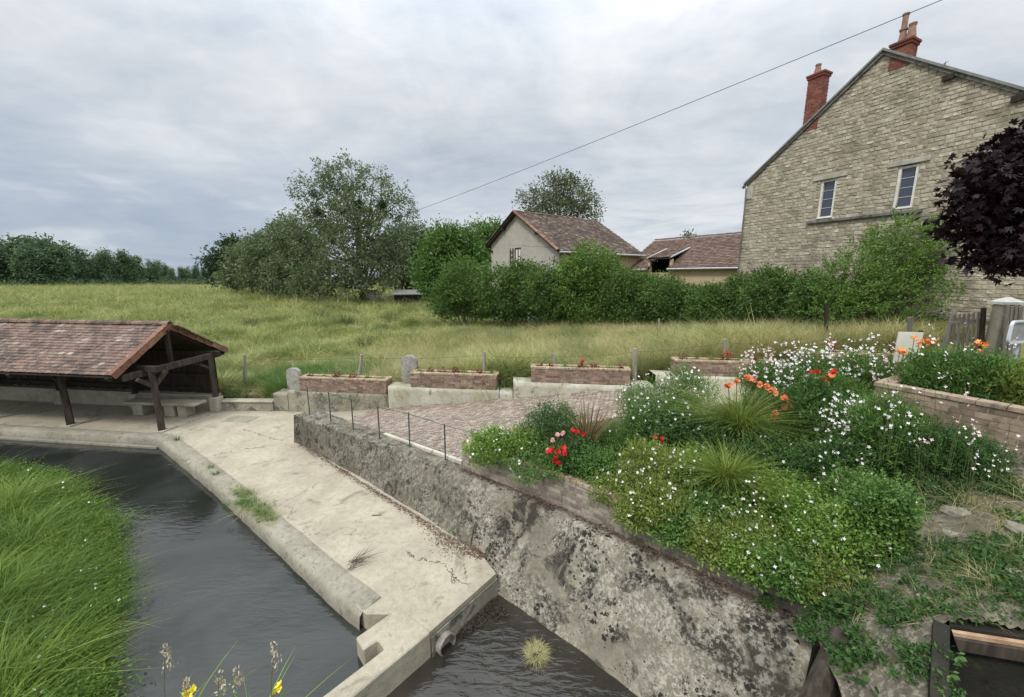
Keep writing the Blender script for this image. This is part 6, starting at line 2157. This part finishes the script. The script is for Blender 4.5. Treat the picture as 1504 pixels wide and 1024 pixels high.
    mound(795, 678, 6.3, 60, 18, 'l_mid', 'low green edging plant behind the buff coping, left of the roses', 520, flowers='p_white', fn=12, fs=.016)
    mound(850, 675, 6.2, 44, 26, 'l_deep', 'leafy dark green plant under the red and pink roses', 620, L=.055, W=.028)
    # bronze phormium
    x, y, z = spot(862, 655, 6.6); g = soil1(x, y)
    o = empty('strap_leaf_plant', (x, y, z - .12), label='upright bronze strap-leaved plant beside the paved ramp', cat='plant')
    V, Fq, v = blades(64, .86, .14, .045, .36, seg=4, curl=.3, hv=.25)
    obj('leaves', fast_mesh('leaves', V, Fq, M['l_bronze'], False, v), o)
    # roses: individual blooms
    def blooms(name, label, cat, pts, d, mat, size, n=14, group=None, petals=6):
        c = pts[len(pts) // 2]; x, y, z = spot(*c, d)
        g = soil1(x, y)
        o = wempty(name, (x, y, min(g, z - .15)), label=label, cat=cat, group=group)
        for px, py in pts:
            p = at(px, py, d - .05 + random.uniform(-.08, .08))
            P_ = np.array(p)[None] + nrm(rng.normal(size=(n, 3))) * size * .55 * rng.random((n, 1)) ** .5
            V, Fq, v = blossoms(P_, size * .55, petals)
            obj('flower_head', fast_mesh('flower_head', V, Fq, M[mat], False, v), o)
            m = MB(); b0 = Vector((x + (p.x - x) * .5, y + .15, min(g, z - .15))); m.tube([b0, b0.lerp(p, .6) + Vector((0, 0, .03)), p - Vector((0, 0, .01))], .006, 5); m.build('stalk', M['petiole'], o)
        return o
    wands('white_gaura', 'scattered white flower sprays over the front middle of the bed', 900, 1060, 650, 770, 5.0, 40, 3, 'p_white', .02)
    wands('white_gaura', 'scattered white flower sprays over the bright lower right mound', 1080, 1290, 690, 850, 4.0, 60, 3, 'p_white', .017)
    blooms('red_rose', 'bright red rose blooms clustered above the buff coping, left part of the bed', 'rose', [(812, 660), (820, 663), (828, 658), (817, 671), (820, 680), (813, 676), (829, 665), (806, 663)], 5.95, 'p_red', .05)
    blooms('pink_rose', 'pale pink rose blooms just left of and above the red roses', 'rose', [(805, 662), (812, 647), (819, 638), (827, 636)], 5.98, 'p_pink', .048)
    blooms('red_geranium', 'two small red flower heads at the foot of the bronze strap-leaved plant', 'flowers', [(842, 632), (857, 638), (848, 634)], 6.2, 'p_red', .048)
    blooms('red_geranium', 'lone red flower head in the middle of the green mounds', 'flowers', [(963, 641), (972, 645)], 6.0, 'p_red', .05)
    mound(880, 690, 6.0, 44, 26, 'l_mid', 'mid green plant right of the roses, behind the buff coping', 560, flowers='p_white', fn=10)
    mound(905, 720, 5.5, 40, 22, 'l_olive', 'yellow-green sprawling plant where the coping disappears under growth', 520, flowers='p_white', fn=8, L=.06, W=.016)
    mound(905, 655, 6.7, 40, 26, 'l_mid', 'feathery mid green plant right of the bronze strap-leaved plant', 560, L=.05, W=.012, up=.9)
    # back left mounds with small white flowers
    mound(952, 590, 7.3, 46, 30, 'l_mid', 'feathery green mound with sparse white flowers beside the pale ramp edge', 820, L=.05, W=.012, flowers='p_white', fn=40, fs=.02, up=.8)
    mound(1010, 585, 7.2, 44, 34, 'l_mid', 'tall green mound with white flowers under the fourth brick planter', 820, L=.055, W=.014, flowers='p_white', fn=40, fs=.022, up=.8)
    mound(985, 625, 6.6, 56, 30, 'l_deep', 'dark green mound with a few white flowers, left of the upper fountain grass', 800, flowers='p_white', fn=36, fs=.02)
    mound(935, 640, 6.8, 44, 32, 'l_mid', 'mid green mound between strap-leaved plant and dark mound', 620, L=.05, W=.014, up=.8, flowers='p_white', fn=16)
    mound(1040, 640, 6.2, 50, 24, 'l_deep', 'low dark leafy mound below the upper fountain grass', 640, flowers='p_white', fn=16)

    def fountain(px, py, d, h, n, label, w=.009):
        x, y, z = spot(px, py, d)
        o = empty('fountain_grass', (x, y, z - h * .45), label=label, cat='ornamental grass')
        V1 = blades(n, h * 1.15, .12, w, .62, seg=6, curl=1.0, hv=.3)
        obj('leaves', fast_mesh('leaves', *V1[:2], M['l_fountain'], False, V1[2]), o)
    fountain(1085, 612, 6.0, .80, 1000, 'upper arching clump of yellow-green fountain grass below the orange flowers')
    fountain(1068, 690, 5.0, .50, 800, 'lower arching clump of fountain grass in the centre of the bed')
    # centre and front
    mound(955, 690, 5.6, 50, 36, 'l_olive', 'yellow-green bushy plant in the front middle of the bed', 800, L=.06, W=.014, up=.8, flowers='p_white', fn=24, fs=.018)
    mound(975, 745, 5.05, 56, 32, 'l_olive', 'yellow-green clump spilling over the grey brick wall', 820, L=.06, W=.016, up=.6, flowers='p_white', fn=12)
    mound(1010, 700, 5.5, 40, 28, 'l_bright', 'bright green clump left of the lower fountain grass', 560, flowers='p_white', fn=10)
    mound(1040, 760, 4.85, 50, 30, 'l_mid', 'green clump with white flowers above the grey brick wall', 640, flowers='p_white', fn=26, fs=.018)
    mound(1100, 795, 4.45, 60, 34, 'l_olive', 'yellow-green clump hanging over the wall in the lower middle', 800, L=.055, W=.018, flowers='p_white', fn=20, fs=.018)
    mound(1150, 830, 4.1, 50, 26, 'l_bright', 'bright green clump at the wall just above its right end', 620, flowers='p_white', fn=10)
    mound(1120, 735, 4.9, 60, 34, 'l_bright', 'bright leafy mound right of the lower fountain grass', 900, L=.05, W=.026, flowers='p_white', fn=16, fs=.017)
    mound(1190, 770, 4.45, 62, 40, 'l_bright', 'large bright green mound in the lower right of the bed', 1100, L=.045, W=.022, flowers='p_white', fn=26, fs=.017)
    mound(1255, 745, 4.3, 56, 38, 'l_mid', 'green mound with blush flowers near the short brick return', 950, L=.045, W=.02, flowers='p_blush', fn=14, fs=.018)
    mound(1290, 790, 4.0, 44, 40, 'l_mid', 'green mound spilling towards the stony path below the brick return', 800, flowers='p_blush', fn=12, fs=.017)
    mound(1215, 840, 3.9, 54, 28, 'l_olive', 'yellow-green plant at the foot of the bed, over the wall end', 720, flowers='p_blush', fn=6)
    mound(1120, 680, 5.5, 54, 34, 'l_deep', 'dark leafy plant in the centre right of the bed', 820, L=.055, W=.024, flowers='p_white', fn=14)
    mound(1180, 700, 5.1, 56, 38, 'l_deep', 'dark green thicket left of the front white-flowered wands', 900, L=.055, W=.02, flowers='p_white', fn=12)
    mound(1240, 690, 4.95, 50, 40, 'l_deep', 'dark green thicket below the front white-flowered wands', 820, flowers='p_white', fn=8, L=.06, W=.018, up=.8)
    mound(1130, 620, 6.2, 54, 34, 'l_deep', 'dark leafy clump carrying the orange flowers', 760, L=.07, W=.02, up=.7)
    mound(1190, 610, 5.9, 46, 40, 'l_deep', 'dark stalky clump under the red and orange flowers', 720, L=.07, W=.02, up=.7)
    mound(1250, 640, 5.4, 50, 44, 'l_mid', 'green leafy base of the front white-flowered wands', 820, L=.06, W=.014, up=.9)
    mound(1305, 640, 4.85, 50, 44, 'l_mid', 'green leafy plant against the corner of the large brick planter', 820, L=.06, W=.014, up=.9, flowers='p_white', fn=10)
    mound(1362, 662, 4.5, 50, 34, 'l_deep', 'dark feathery plant at the foot of the large brick planter', 740, L=.06, W=.012, up=.8)
    mound(1425, 672, 4.2, 48, 24, 'l_deep', 'low feathery plant along the base of the large brick planter', 520, L=.06, W=.012, up=.8)
    for px, py, d, rx, rz_, lm, lb in ((945, 762, 5.15, 36, 24, 'l_olive', 'yellow-green tuft hanging over the wall where the coping vanishes'), (1000, 785, 4.85, 42, 26, 'l_mid', 'green growth draped over the wall left of the middle'),
                                  (1055, 812, 4.5, 42, 28, 'l_olive', 'yellow-green growth draped over the middle of the brick wall'), (1108, 836, 4.2, 42, 28, 'l_bright', 'bright growth draped over the wall right of the middle'),
                                  (1160, 852, 3.95, 44, 26, 'l_mid', 'green growth draped over the right part of the brick wall'), (1215, 866, 3.75, 44, 26, 'l_olive', 'yellow-green growth draped over the right end of the brick wall'),
                                  (1235, 800, 3.95, 60, 44, 'l_bright', 'tall bright green bush at the lower right end of the bed'), (1298, 752, 3.85, 34, 26, 'l_mid', 'leafy bush half hiding the short brick return'), (1285, 830, 3.8, 36, 34, 'l_deep', 'dark green plant tumbling from the right end of the bed')):
        mound(px, py - 8, d - .10, rx * 1.1, rz_, lm, lb, 760, flowers='p_white', fn=10, fs=.016, name='draping_plant')
    # back mass of leafy stems under the white wands
    for i, (px, py, d, rx, rz_, lb) in enumerate(((1130, 560, 7.3, 44, 28, 'left'), (1200, 565, 7.0, 46, 34, 'middle'), (1265, 560, 6.8, 48, 44, 'right'), (1320, 560, 6.4, 40, 40, 'rightmost'), (1235, 600, 6.2, 40, 36, 'front'))):
        mound(px, py, d, rx, rz_, 'l_mid', f'{lb} leafy clump under the cloud of small white flowers at the back of the bed', 760, L=.075, W=.013, up=1.1, name='gaura_clump', cat='plant', per=12)

    wands('white_gaura', 'leftmost drift of blush-white gaura flowers right of the fourth planter', 1085, 1150, 498, 552, 7.2, 46, 5, 'p_blush', .026)
    wands('white_gaura', 'dense drift of white gaura flowers below the far right small planter', 1140, 1215, 500, 556, 7.0, 56, 5, 'p_white', .026)
    wands('white_gaura', 'drift of white gaura flowers left of the white board', 1210, 1290, 488, 550, 6.7, 52, 5, 'p_white', .026)
    wands('white_gaura', 'sparse drift of gaura flowers around the white board', 1280, 1345, 498, 556, 6.2, 30, 4, 'p_blush', .024)
    wands('white_gaura', 'low white gaura drift above the red and orange flowers', 1120, 1200, 535, 575, 6.7, 24, 5, 'p_white', .026)
    wands('white_gaura', 'brilliant white gaura sprays in the right centre of the bed', 1195, 1290, 575, 632, 5.3, 44, 5, 'p_white', .026)
    wands('white_gaura', 'white gaura sprays over the corner of the large brick planter', 1285, 1345, 560, 640, 4.4, 16, 3, 'p_white', .02)
    wands('white_gaura', 'thin pink-white wands crossing the face of the large brick planter', 1340, 1440, 555, 660, 3.9, 12, 3, 'p_blush', .018)
    wands('white_gaura', 'few white wands at the far right below the large brick planter', 1420, 1500, 605, 690, 3.6, 14, 3, 'p_white', .017)
    wands('white_gaura', 'scattered white wands over the dark green thicket', 1200, 1330, 640, 720, 4.7, 22, 3, 'p_white', .02)
    wands('white_gaura', 'white wands rising among the plants of the large brick planter', 1350, 1500, 470, 565, 4.9, 22, 3, 'p_white', .02)
    wands('white_gaura', 'small white sprays over the green clumps above the wall', 1040, 1140, 750, 830, 4.4, 22, 3, 'p_white', .016)
    # orange and red heads
    blooms('orange_lily', 'curved row of orange flower heads above the upper fountain grass', 'flowers', [(1070, 566), (1082, 560), (1098, 555), (1105, 558), (1115, 565), (1127, 568), (1138, 577), (1133, 572)], 6.0, 'p_salmon', .06, 18)
    blooms('orange_lily', 'orange flower heads trailing down right of the upper fountain grass', 'flowers', [(1152, 585), (1165, 595), (1160, 590), (1152, 598), (1137, 606), (1136, 612)], 5.9, 'p_salmon', .058, 18)
    blooms('orange_lily', 'pale orange flower heads just under the red ones', 'flowers', [(1198, 558), (1206, 560), (1222, 552), (1214, 562)], 6.1, 'p_orange', .055, 16)
    blooms('red_lily', 'deep red flower heads amid the white gaura, above the orange ones', 'flowers', [(1192, 548), (1200, 547), (1210, 556), (1217, 551), (1225, 546)], 6.15, 'p_red', .052, 16)
    # --- in the big planter
    for px, py, d, rx, rz_, lb in ((1365, 540, 5.15, 34, 26, 'left leafy green plant in the large brick planter'), (1410, 545, 4.95, 40, 30, 'middle leafy green plant in the large brick planter'),
                                   (1455, 548, 4.75, 36, 28, 'feathery green plant in the right part of the large brick planter'), (1500, 558, 4.55, 36, 26, 'dry-tipped plant at the right edge of the large brick planter')):
        x, y, z = spot(px, py, d); base = Vector((x, y, 3.09)); k = d / 575
        o = empty('planter_plant', base, label=lb, cat='plant')
        V, Fq, val, C = foliage([(0, 0, z - 3.09, rx * k, rx * k * .8, rz_ * k), (0, 0, .06, rx * k * .9, rx * k * .7, .1)], 420, 11, .05, .06, .013, up=1.0, shell=.3, zmin=0)
        obj('foliage', fast_mesh('foliage', V, Fq, M['l_mid' if 'dry' not in lb else 'l_olive'], False, val), o)
        m = MB()
        for i in rng.choice(len(C), 12, replace=False):
            c = Vector(C[i]); m.tube([(c.x * .4, c.y * .4, -.02), c], [.005, .002], 4)
        m.build('stems', M['stem'], o)

    def blooms2(label, pts, d):
        x, y, z = spot(*pts[0], d); o = wempty('orange_flower', (x, y, 3.09), label=label, cat='flowers')
        for px, py in pts:
            p = at(px, py, d); P_ = np.array(p)[None] + rng.normal(size=(12, 3)) * .014
            V, Fq, v = blossoms(P_, .024, 5); obj('flower_head', fast_mesh('flower_head', V, Fq, M['p_orange'], False, v), o)
            m = MB(); m.tube([(p.x, p.y, 3.09), p], .004, 5); m.build('stalk', M['petiole'], o)
    blooms2('orange flower heads in front of the white board', [(1343, 497), (1350, 505), (1358, 501), (1366, 506), (1371, 502), (1322, 514), (1328, 518)], 5.3)
    blooms2('pair of orange flower heads in front of the picket gate', [(1437, 504), (1446, 507), (1437, 516)], 4.9)


# ------------------------------------------------------------------ stony slope and sluice chamber, bottom right
def build_slope():
    SL = TPS([(5.0, 5.05, 2.45), (5.5, 4.25, 2.5), (6.1, 3.2, 2.55), (6.5, 2.3, 2.6), (4.8, 4.4, 1.95), (4.7, 3.6, 2.15), (5.0, 3.0, 2.3), (4.2, 3.6, 1.85), (5.4, 2.2, 2.4), (3.3, 3.62, 1.15), (3.1, 3.2, .95), (2.75, 2.6, .9), (2.5, 2.0, .8), (2.6, 1.0, 1.2), (3.6, 3.5, 1.6), (4.3, 4.0, 1.8),
              (3.9, 3.0, 2.1), (3.45, 2.75, 2.22), (3.1, 2.75, 1.75), (2.6, 1.9, 1.7), (4.5, 1.8, 2.4), (3.3, 3.1, 1.6), (4.3, .8, 2.4), (2.5, 1.2, 1.6)])
    pit = [(3.43, 2.62), (4.47, 1.75), (3.7, .8), (2.66, 1.85)]

    def inside(x, y):
        c = 0
        for (x0, y0), (x1, y1) in zip(pit, pit[1:] + pit[:1]): c += ((x1 - x0) * (y - y0) - (y1 - y0) * (x - x0)) < 0
        return c == 4
    pc = np.array(pit).mean(0)
    nu, nv = 130, 170; V = []; Fc = []
    for i in range(nu):
        for j in range(nv):
            y = .4 + (5.15 - .4) * j / (nv - 1)
            x0 = np.interp(y, [.4, 2.1, 3.33, 3.62, 4.75], [2.1, 2.5, 3.0, 3.36, 4.45]); x1 = min(7.2, 5.06 + .548 * (5.2 - y)); x = x0 + (x1 - x0) * i / (nu - 1); V.append((x, y, 0))
    V = np.array(V); V[:, 2] = SL(V[:, 0], V[:, 1])
    V[:, 2] += fbm(V * np.array([2.6, 2.6, 0]), 4) * .09 + np.maximum(0, fbm(V * np.array([5, 5, 0]) + 3, 2)) * .08
    for i in range(nu - 1):
        for j in range(nv - 1):
            q = (i * nv + j, (i + 1) * nv + j, (i + 1) * nv + j + 1, i * nv + j + 1)
            c = V[list(q)].mean(0)
            cs = pc + (c[:2] - pc) * .955
            if not inside(cs[0], cs[1]): Fc.append(q)
    obj('stony_slope', fast_mesh('stony_slope', V, np.array(Fc), M['dirt'], True), kind='structure')
    # sluice chamber
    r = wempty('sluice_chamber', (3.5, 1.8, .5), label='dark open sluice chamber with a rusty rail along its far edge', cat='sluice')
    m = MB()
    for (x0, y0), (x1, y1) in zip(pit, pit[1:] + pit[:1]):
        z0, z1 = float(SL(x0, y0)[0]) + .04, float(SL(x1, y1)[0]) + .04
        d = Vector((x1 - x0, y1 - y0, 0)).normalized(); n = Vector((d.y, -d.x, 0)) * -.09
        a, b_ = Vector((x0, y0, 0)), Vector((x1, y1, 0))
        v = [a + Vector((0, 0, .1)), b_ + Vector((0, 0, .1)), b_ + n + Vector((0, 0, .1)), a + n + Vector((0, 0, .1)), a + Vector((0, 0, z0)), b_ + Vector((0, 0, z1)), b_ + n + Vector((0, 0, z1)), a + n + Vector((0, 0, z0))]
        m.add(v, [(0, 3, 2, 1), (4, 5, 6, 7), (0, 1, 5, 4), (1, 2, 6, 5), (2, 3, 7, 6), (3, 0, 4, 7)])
    m.build('chamber_wall', M['pit_shade'], r)
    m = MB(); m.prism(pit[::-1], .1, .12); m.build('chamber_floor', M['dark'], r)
    z0 = float(SL(*pit[0])[0]); z1 = float(SL(*pit[1])[0])
    m = MB(); m.bar((pit[0][0] - .02, pit[0][1] - .04, z0 + .02), (pit[1][0], pit[1][1] - .04, z1 + .02), .035, .03); m.build('rail', M['rust'], r)
    m = MB(); m.bar((pit[0][0] - .02, pit[0][1] - .075, z0 - .04), (pit[1][0], pit[1][1] - .075, z1 - .04), .03, .09); m.build('plank', M['timber_brown'], r)
    # loose stones
    for i, (x, y, s, lb) in enumerate(((4.75, 3.75, .17, 'largest pale stone on the dirt path below the large planter'), (4.45, 3.55, .12, 'pale flat stone left of the largest one on the dirt path'), (4.85, 3.35, .13, 'pale stone nearest the grass tuft right of the path'),
                                       (4.3, 3.8, .08, 'small pale stone below the brick return'), (3.6, 2.95, .07, 'small stone beside the sluice chamber corner'), (4.2, 2.85, .09, 'small stone just above the rusty rail'))):
        z = float(SL(x, y)[0]); o = empty('loose_stone', (x, y, z - s * .05), rz=random.uniform(0, 3), label=lb, cat='stone', group='loose stones on the path')
        nv_ = []; k = 10
        for a in range(5):
            th = math.pi * (a + .5) / 5
            for b_ in range(k): ph = 2 * math.pi * b_ / k; nv_.append((math.sin(th) * math.cos(ph), math.sin(th) * math.sin(ph) * .75, math.cos(th) * .42))
        nv_ = np.array(nv_); nv_ *= (1 + fbm(nv_ * 1.8 + i * 7, 2) * .5)[:, None] * s
        fs = [tuple(range(k))[::-1], tuple(4 * k + q for q in range(k))] + [(a * k + b_, a * k + (b_ + 1) % k, (a + 1) * k + (b_ + 1) % k, (a + 1) * k + b_) for a in range(4) for b_ in range(k)]
        m = MB(); m.add(nv_, fs); m.build('stone_body', M['curb'], o)
    # straw, weeds and leafy plants on the slope
    src = [source('slope_tuft', *blades(26, .28, .12, .008, .9, curl=.9), M['l_straw']) for _ in range(2)]
    x = 3.3 + rng.random(170) * 2.2; y = 2.3 + rng.random(170) * 2.2
    k = np.array([not inside(a, b_) for a, b_ in zip(x, y)]); x, y = x[k], y[k]
    scatter('slope_straw', np.stack([x, y, SL(x, y)], 1), .3 + .5 * rng.random(len(x)), src, M['l_straw'], tilt=.5, kind='stuff', label='dry straw lying on the stony path')
    src = [source('weed', *foliage([(0, 0, .05, .1, .1, .07)], 16, 6, .03, .05, .024, zmin=0)[:3], M['l_deep'])]
    x = 2.9 + rng.random(900) * 2.6; y = 1.8 + rng.random(900) * 2.8
    g = vnoise(np.stack([x * 2.2, y * 2.2, 0 * x], 1)); k = np.array([not inside(a, b_) for a, b_ in zip(x, y)]) & (g > -.04); x, y = x[k], y[k]
    scatter('slope_weeds', np.stack([x, y, SL(x, y) + .01], 1), .35 + .5 * rng.random(len(x)), src, M['l_deep'], tilt=.2, kind='stuff', label='small dark weeds on the stony slope')
    for px, py, d, rx, rz_, lm, lb in ((1255, 905, 3.25, 40, 34, 'l_deep', 'dark leafy weed growing at the end of the retaining wall'), (1290, 985, 2.8, 60, 30, 'l_deep', 'ivy-like weed low on the slope below the wall end'),
                                       (1485, 795, 3.5, 40, 44, 'l_mid', 'broad-leaved green plant at the right edge above the rusty rail'), (1490, 985, 2.3, 44, 26, 'l_deep', 'shadowed green plant inside the sluice chamber'), (1300, 850, 3.55, 30, 26, 'l_deep', 'trailing green plant on the slope below the bed')):
        p = at(px, py, d); kk = d / 575; g = min(float(SL(p.x, p.y)[0]), p.z - .08)
        if 'inside' in lb: p = at(px, py, 3.0) ; kk = 3.0 / 575 * .8; g = p.z - .2
        o = empty('weed', (p.x, p.y, g), label=lb, cat='plant')
        zc = p.z - g
        V, Fq, val, C = foliage([(0, 0, zc, rx * kk, rx * kk, rz_ * kk), (0, 0, zc * .4, rx * kk * .6, rx * kk * .6, max(.05, zc * .5))], 170, 8, .04, .07, .042, up=.5, shell=.3, zmin=0)
        obj('foliage', fast_mesh('foliage', V, Fq, M[lm], False, val), o)
        m = MB()
        for i in rng.choice(len(C), 10, replace=False):
            c = Vector(C[i]); m.tube([(c.x * .2, c.y * .2, -.03), c], [.005, .002], 4)
        m.build('stems', M['stem'], o)
    o = wempty('dead_stump', at(1225, 960, 3.0), label='split weathered timber stump at the end of the retaining wall', cat='stump')
    m = MB(); a = at(1195, 1040, 2.9); b_ = at(1238, 925, 3.1); m.tube([a - Vector((0, 0, .3)), a, a.lerp(b_, .6), b_], [.14, .12, .10, .075], 9); m.build('stump', M['timber_brown'], o)


# ------------------------------------------------------------------ small litter
def build_details():
    # grassy crack on the kerb
    E = np.array([(-5.95, 7.85), (-5.5, 7.4), (-5.2, 7.2), (-4.85, 6.95), (-4.6, 6.72)])
    n = 150; k = rng.random(n) * 4
    p = np.stack([np.interp(k, range(5), E[:, i]) for i in (0, 1)], 1) + rng.normal(size=(n, 2)) * .10
    src = [source('kerb_tuft', *blades(26, .15, .05, .007, .8, curl=.9), M['l_mid']), source('kerb_tuft_dry', *blades(20, .13, .07, .006, 1.1, curl=.9), M['l_straw'])]
    scatter('kerb_grass', np.stack([p[:, 0], p[:, 1], np.full(n, .01)], 1), .25 + .9 * rng.random(n) ** 1.5, src, M['l_olive'], kind='stuff', label='grass growing from the crack between kerb and quay')
    for x, y, s, lb in ((-9.55, 10.5, .9, 'green weed at the kerb corner beside the wash house post'), (-7.35, 8.85, .6, 'small weed in the kerb joint, upper left of the quay'), (-6.98, 8.55, .6, 'second small weed in the kerb joint'), (-.98, 6.35, .8, 'green weed at the foot of the wall joint')):
        o = empty('weed', (x, y, .0), label=lb, cat='weed')
        V, F, v = blades(40, .24 * s, .06, .010, .7, curl=.7); obj('leaves', fast_mesh('leaves', V, F, M['l_fresh'], False, v), o)
    # leaf litter along the wall foot and at the joint
    n = 2600
    Bq = np.array([(-5.9, 10.15), (-4.2, 8.75), (-3.0, 7.75), (-2.0, 6.95), (-1.2, 6.25), (-.75, 6.0), (-.5, 5.75)])
    k = rng.random(n) * 6; p = np.stack([np.interp(k, range(7), Bq[:, i]) for i in (0, 1)], 1)
    off = np.abs(rng.normal(size=n)) * (.06 + .13 * np.exp(-((k - 4.5) / .9) ** 2)) + .01
    p = p - np.array([.64, .76]) * (off - .1)[:, None]
    z = .004 + rng.random(n) * .012
    V, F, v = leafquads(np.stack([p[:, 0], p[:, 1], z], 1), nrm(np.concatenate([rng.normal(size=(n, 2)), rng.normal(size=(n, 1)) * .15], 1)), .030, .018, 0)
    obj('leaf_litter', fast_mesh('leaf_litter', V, F, M['litter'], False, v), kind='stuff', label='brown leaf litter along the foot of the retaining wall')
    # litter on the ledge under the bed wall
    n = 2600; t = rng.random(n)
    a = np.array([-.98, 7.14]); b_ = np.array([.83, 5.80]); c = np.array([3.3, 3.6])
    p = np.where((t < .42)[:, None], a + (b_ - a) * (t / .42)[:, None], b_ + (c - b_) * ((t - .42) / .58)[:, None]) - np.array([.66, .75]) * (np.abs(rng.normal(size=n)) * .05)[:, None]
    V, F, v = leafquads(np.stack([p[:, 0], p[:, 1], .885 + rng.random(n) * .015], 1), nrm(np.concatenate([rng.normal(size=(n, 2)), rng.normal(size=(n, 1)) * .2], 1)), .026, .015, 0)
    obj('ledge_litter', fast_mesh('ledge_litter', V, F, M['litter'], False, v), kind='stuff', label='brown litter on the ledge under the flower bed wall')
    # twigs
    o = wempty('twig_bundle', (-2.45, 5.72, 0), label='dry broken twigs lying on the quay', cat='twigs')
    m = MB()
    for i in range(26):
        a = Vector((-2.58 + random.uniform(-.1, .1), 5.6 + random.uniform(-.14, .14), .02)); q = random.uniform(-.3, 1.2); L = random.uniform(.12, .42)
        m.tube([a, a + Vector((math.cos(q) * L * .5, math.sin(q) * L * .5, .05)), a + Vector((math.cos(q + .2) * L, math.sin(q + .2) * L, random.uniform(.01, .05)))], [.004, .003, .0015], 4)
    m.build('twigs', M['timber_brown'], o)
    o = wempty('stick', (-2.8, 7.2, 0), label='single short dark stick on the quay near the wall', cat='stick')
    s = atz(553, 757, .01); m = MB(); m.tube([s - Vector((.09, 0, 0)), s + Vector((.09, .01, .004))], .008, 6); m.build('stick', M['timber_brown'], o)
    # debris in the basin corner and the floating clump
    n = 900; q = rng.random((n, 2)); p = np.array([-.30, 5.30]) + np.array([-.52, -.62]) * (q[:, :1] ** 1.3) * .9 + np.array([.50, -.55]) * (q[:, 1:] ** 1.6) * .55 * (1.0 - .75 * q[:, :1])
    V, F, v = leafquads(np.stack([p[:, 0], p[:, 1], -.36 + rng.random(n) * .03], 1), nrm(np.concatenate([rng.normal(size=(n, 2)), rng.normal(size=(n, 1)) * .2], 1)), .07, .010, 0)
    obj('floating_debris', fast_mesh('floating_debris', V, F, M['timber_brown'], False, v), kind='stuff', label='floating twigs and reeds gathered in the basin corner')
    p = atz(788, 958, -.35)
    o = empty('floating_weed', (p.x, p.y, -.37), label='pale green clump of weed floating in the basin', cat='weed')
    V, F, v = blades(520, .06, .14, .007, .9, curl=1.2, seg=3); obj('leaves', fast_mesh('leaves', V, F, M['l_straw'], False, v), o)
    # cracks in the quay: thin recessed joints drawn as narrow dark strips of grit
    o = wempty('drain_cover', (-9.2, 12.2, 0), label='flush rectangular slab let into the forecourt near the low wall', cat='slab')
    m = MB(); a, b_ = atz(352, 612, .006), atz(378, 607, .006); m.box((a.x * .5 + b_.x * .5, 12.2, .003), (.9, .55, .012), rz=-.1); m.build('slab', M['curb'], o, bevel=.004)
    P = [[(-10.2, 12.6), (-10.35, 11.9), (-10.5, 11.3), (-10.45, 10.9)], [(-8.2, 11.3), (-7.5, 10.95), (-6.9, 10.6), (-6.5, 10.5)], [(-8.9, 9.2), (-8.1, 9.35), (-7.3, 9.9), (-6.7, 10.1)]]
    for i, q in enumerate(P):
        V = []; pts = []
        for s, e in zip(q[:-1], q[1:]):
            for t in np.linspace(0, 1, 12, endpoint=False): pts.append((s[0] + (e[0] - s[0]) * t, s[1] + (e[1] - s[1]) * t))
        A = np.array(pts) + rng.normal(size=(len(pts), 2)) * .012
        n = 90; k = rng.integers(0, len(A), n); pp = A[k] + rng.normal(size=(n, 2)) * .018
        V, F, v = leafquads(np.stack([pp[:, 0], pp[:, 1], np.full(n, .005)], 1), nrm(np.concatenate([rng.normal(size=(n, 2)), np.zeros((n, 1))], 1)), .03, .018, 0)
        obj('crack_grit', fast_mesh('crack_grit', V, F, M['litter'], False, v), kind='stuff', label='dark grit gathered along a crack in the forecourt')


build_land()
build_quay_edges()
build_retaining_wall()
build_planters()
build_fence()
build_wash_house()
build_house()
build_barns()
build_small()
build_meadow_grass()
build_trees()
build_hedge()
build_bank()
build_bed()
build_slope()
build_details()
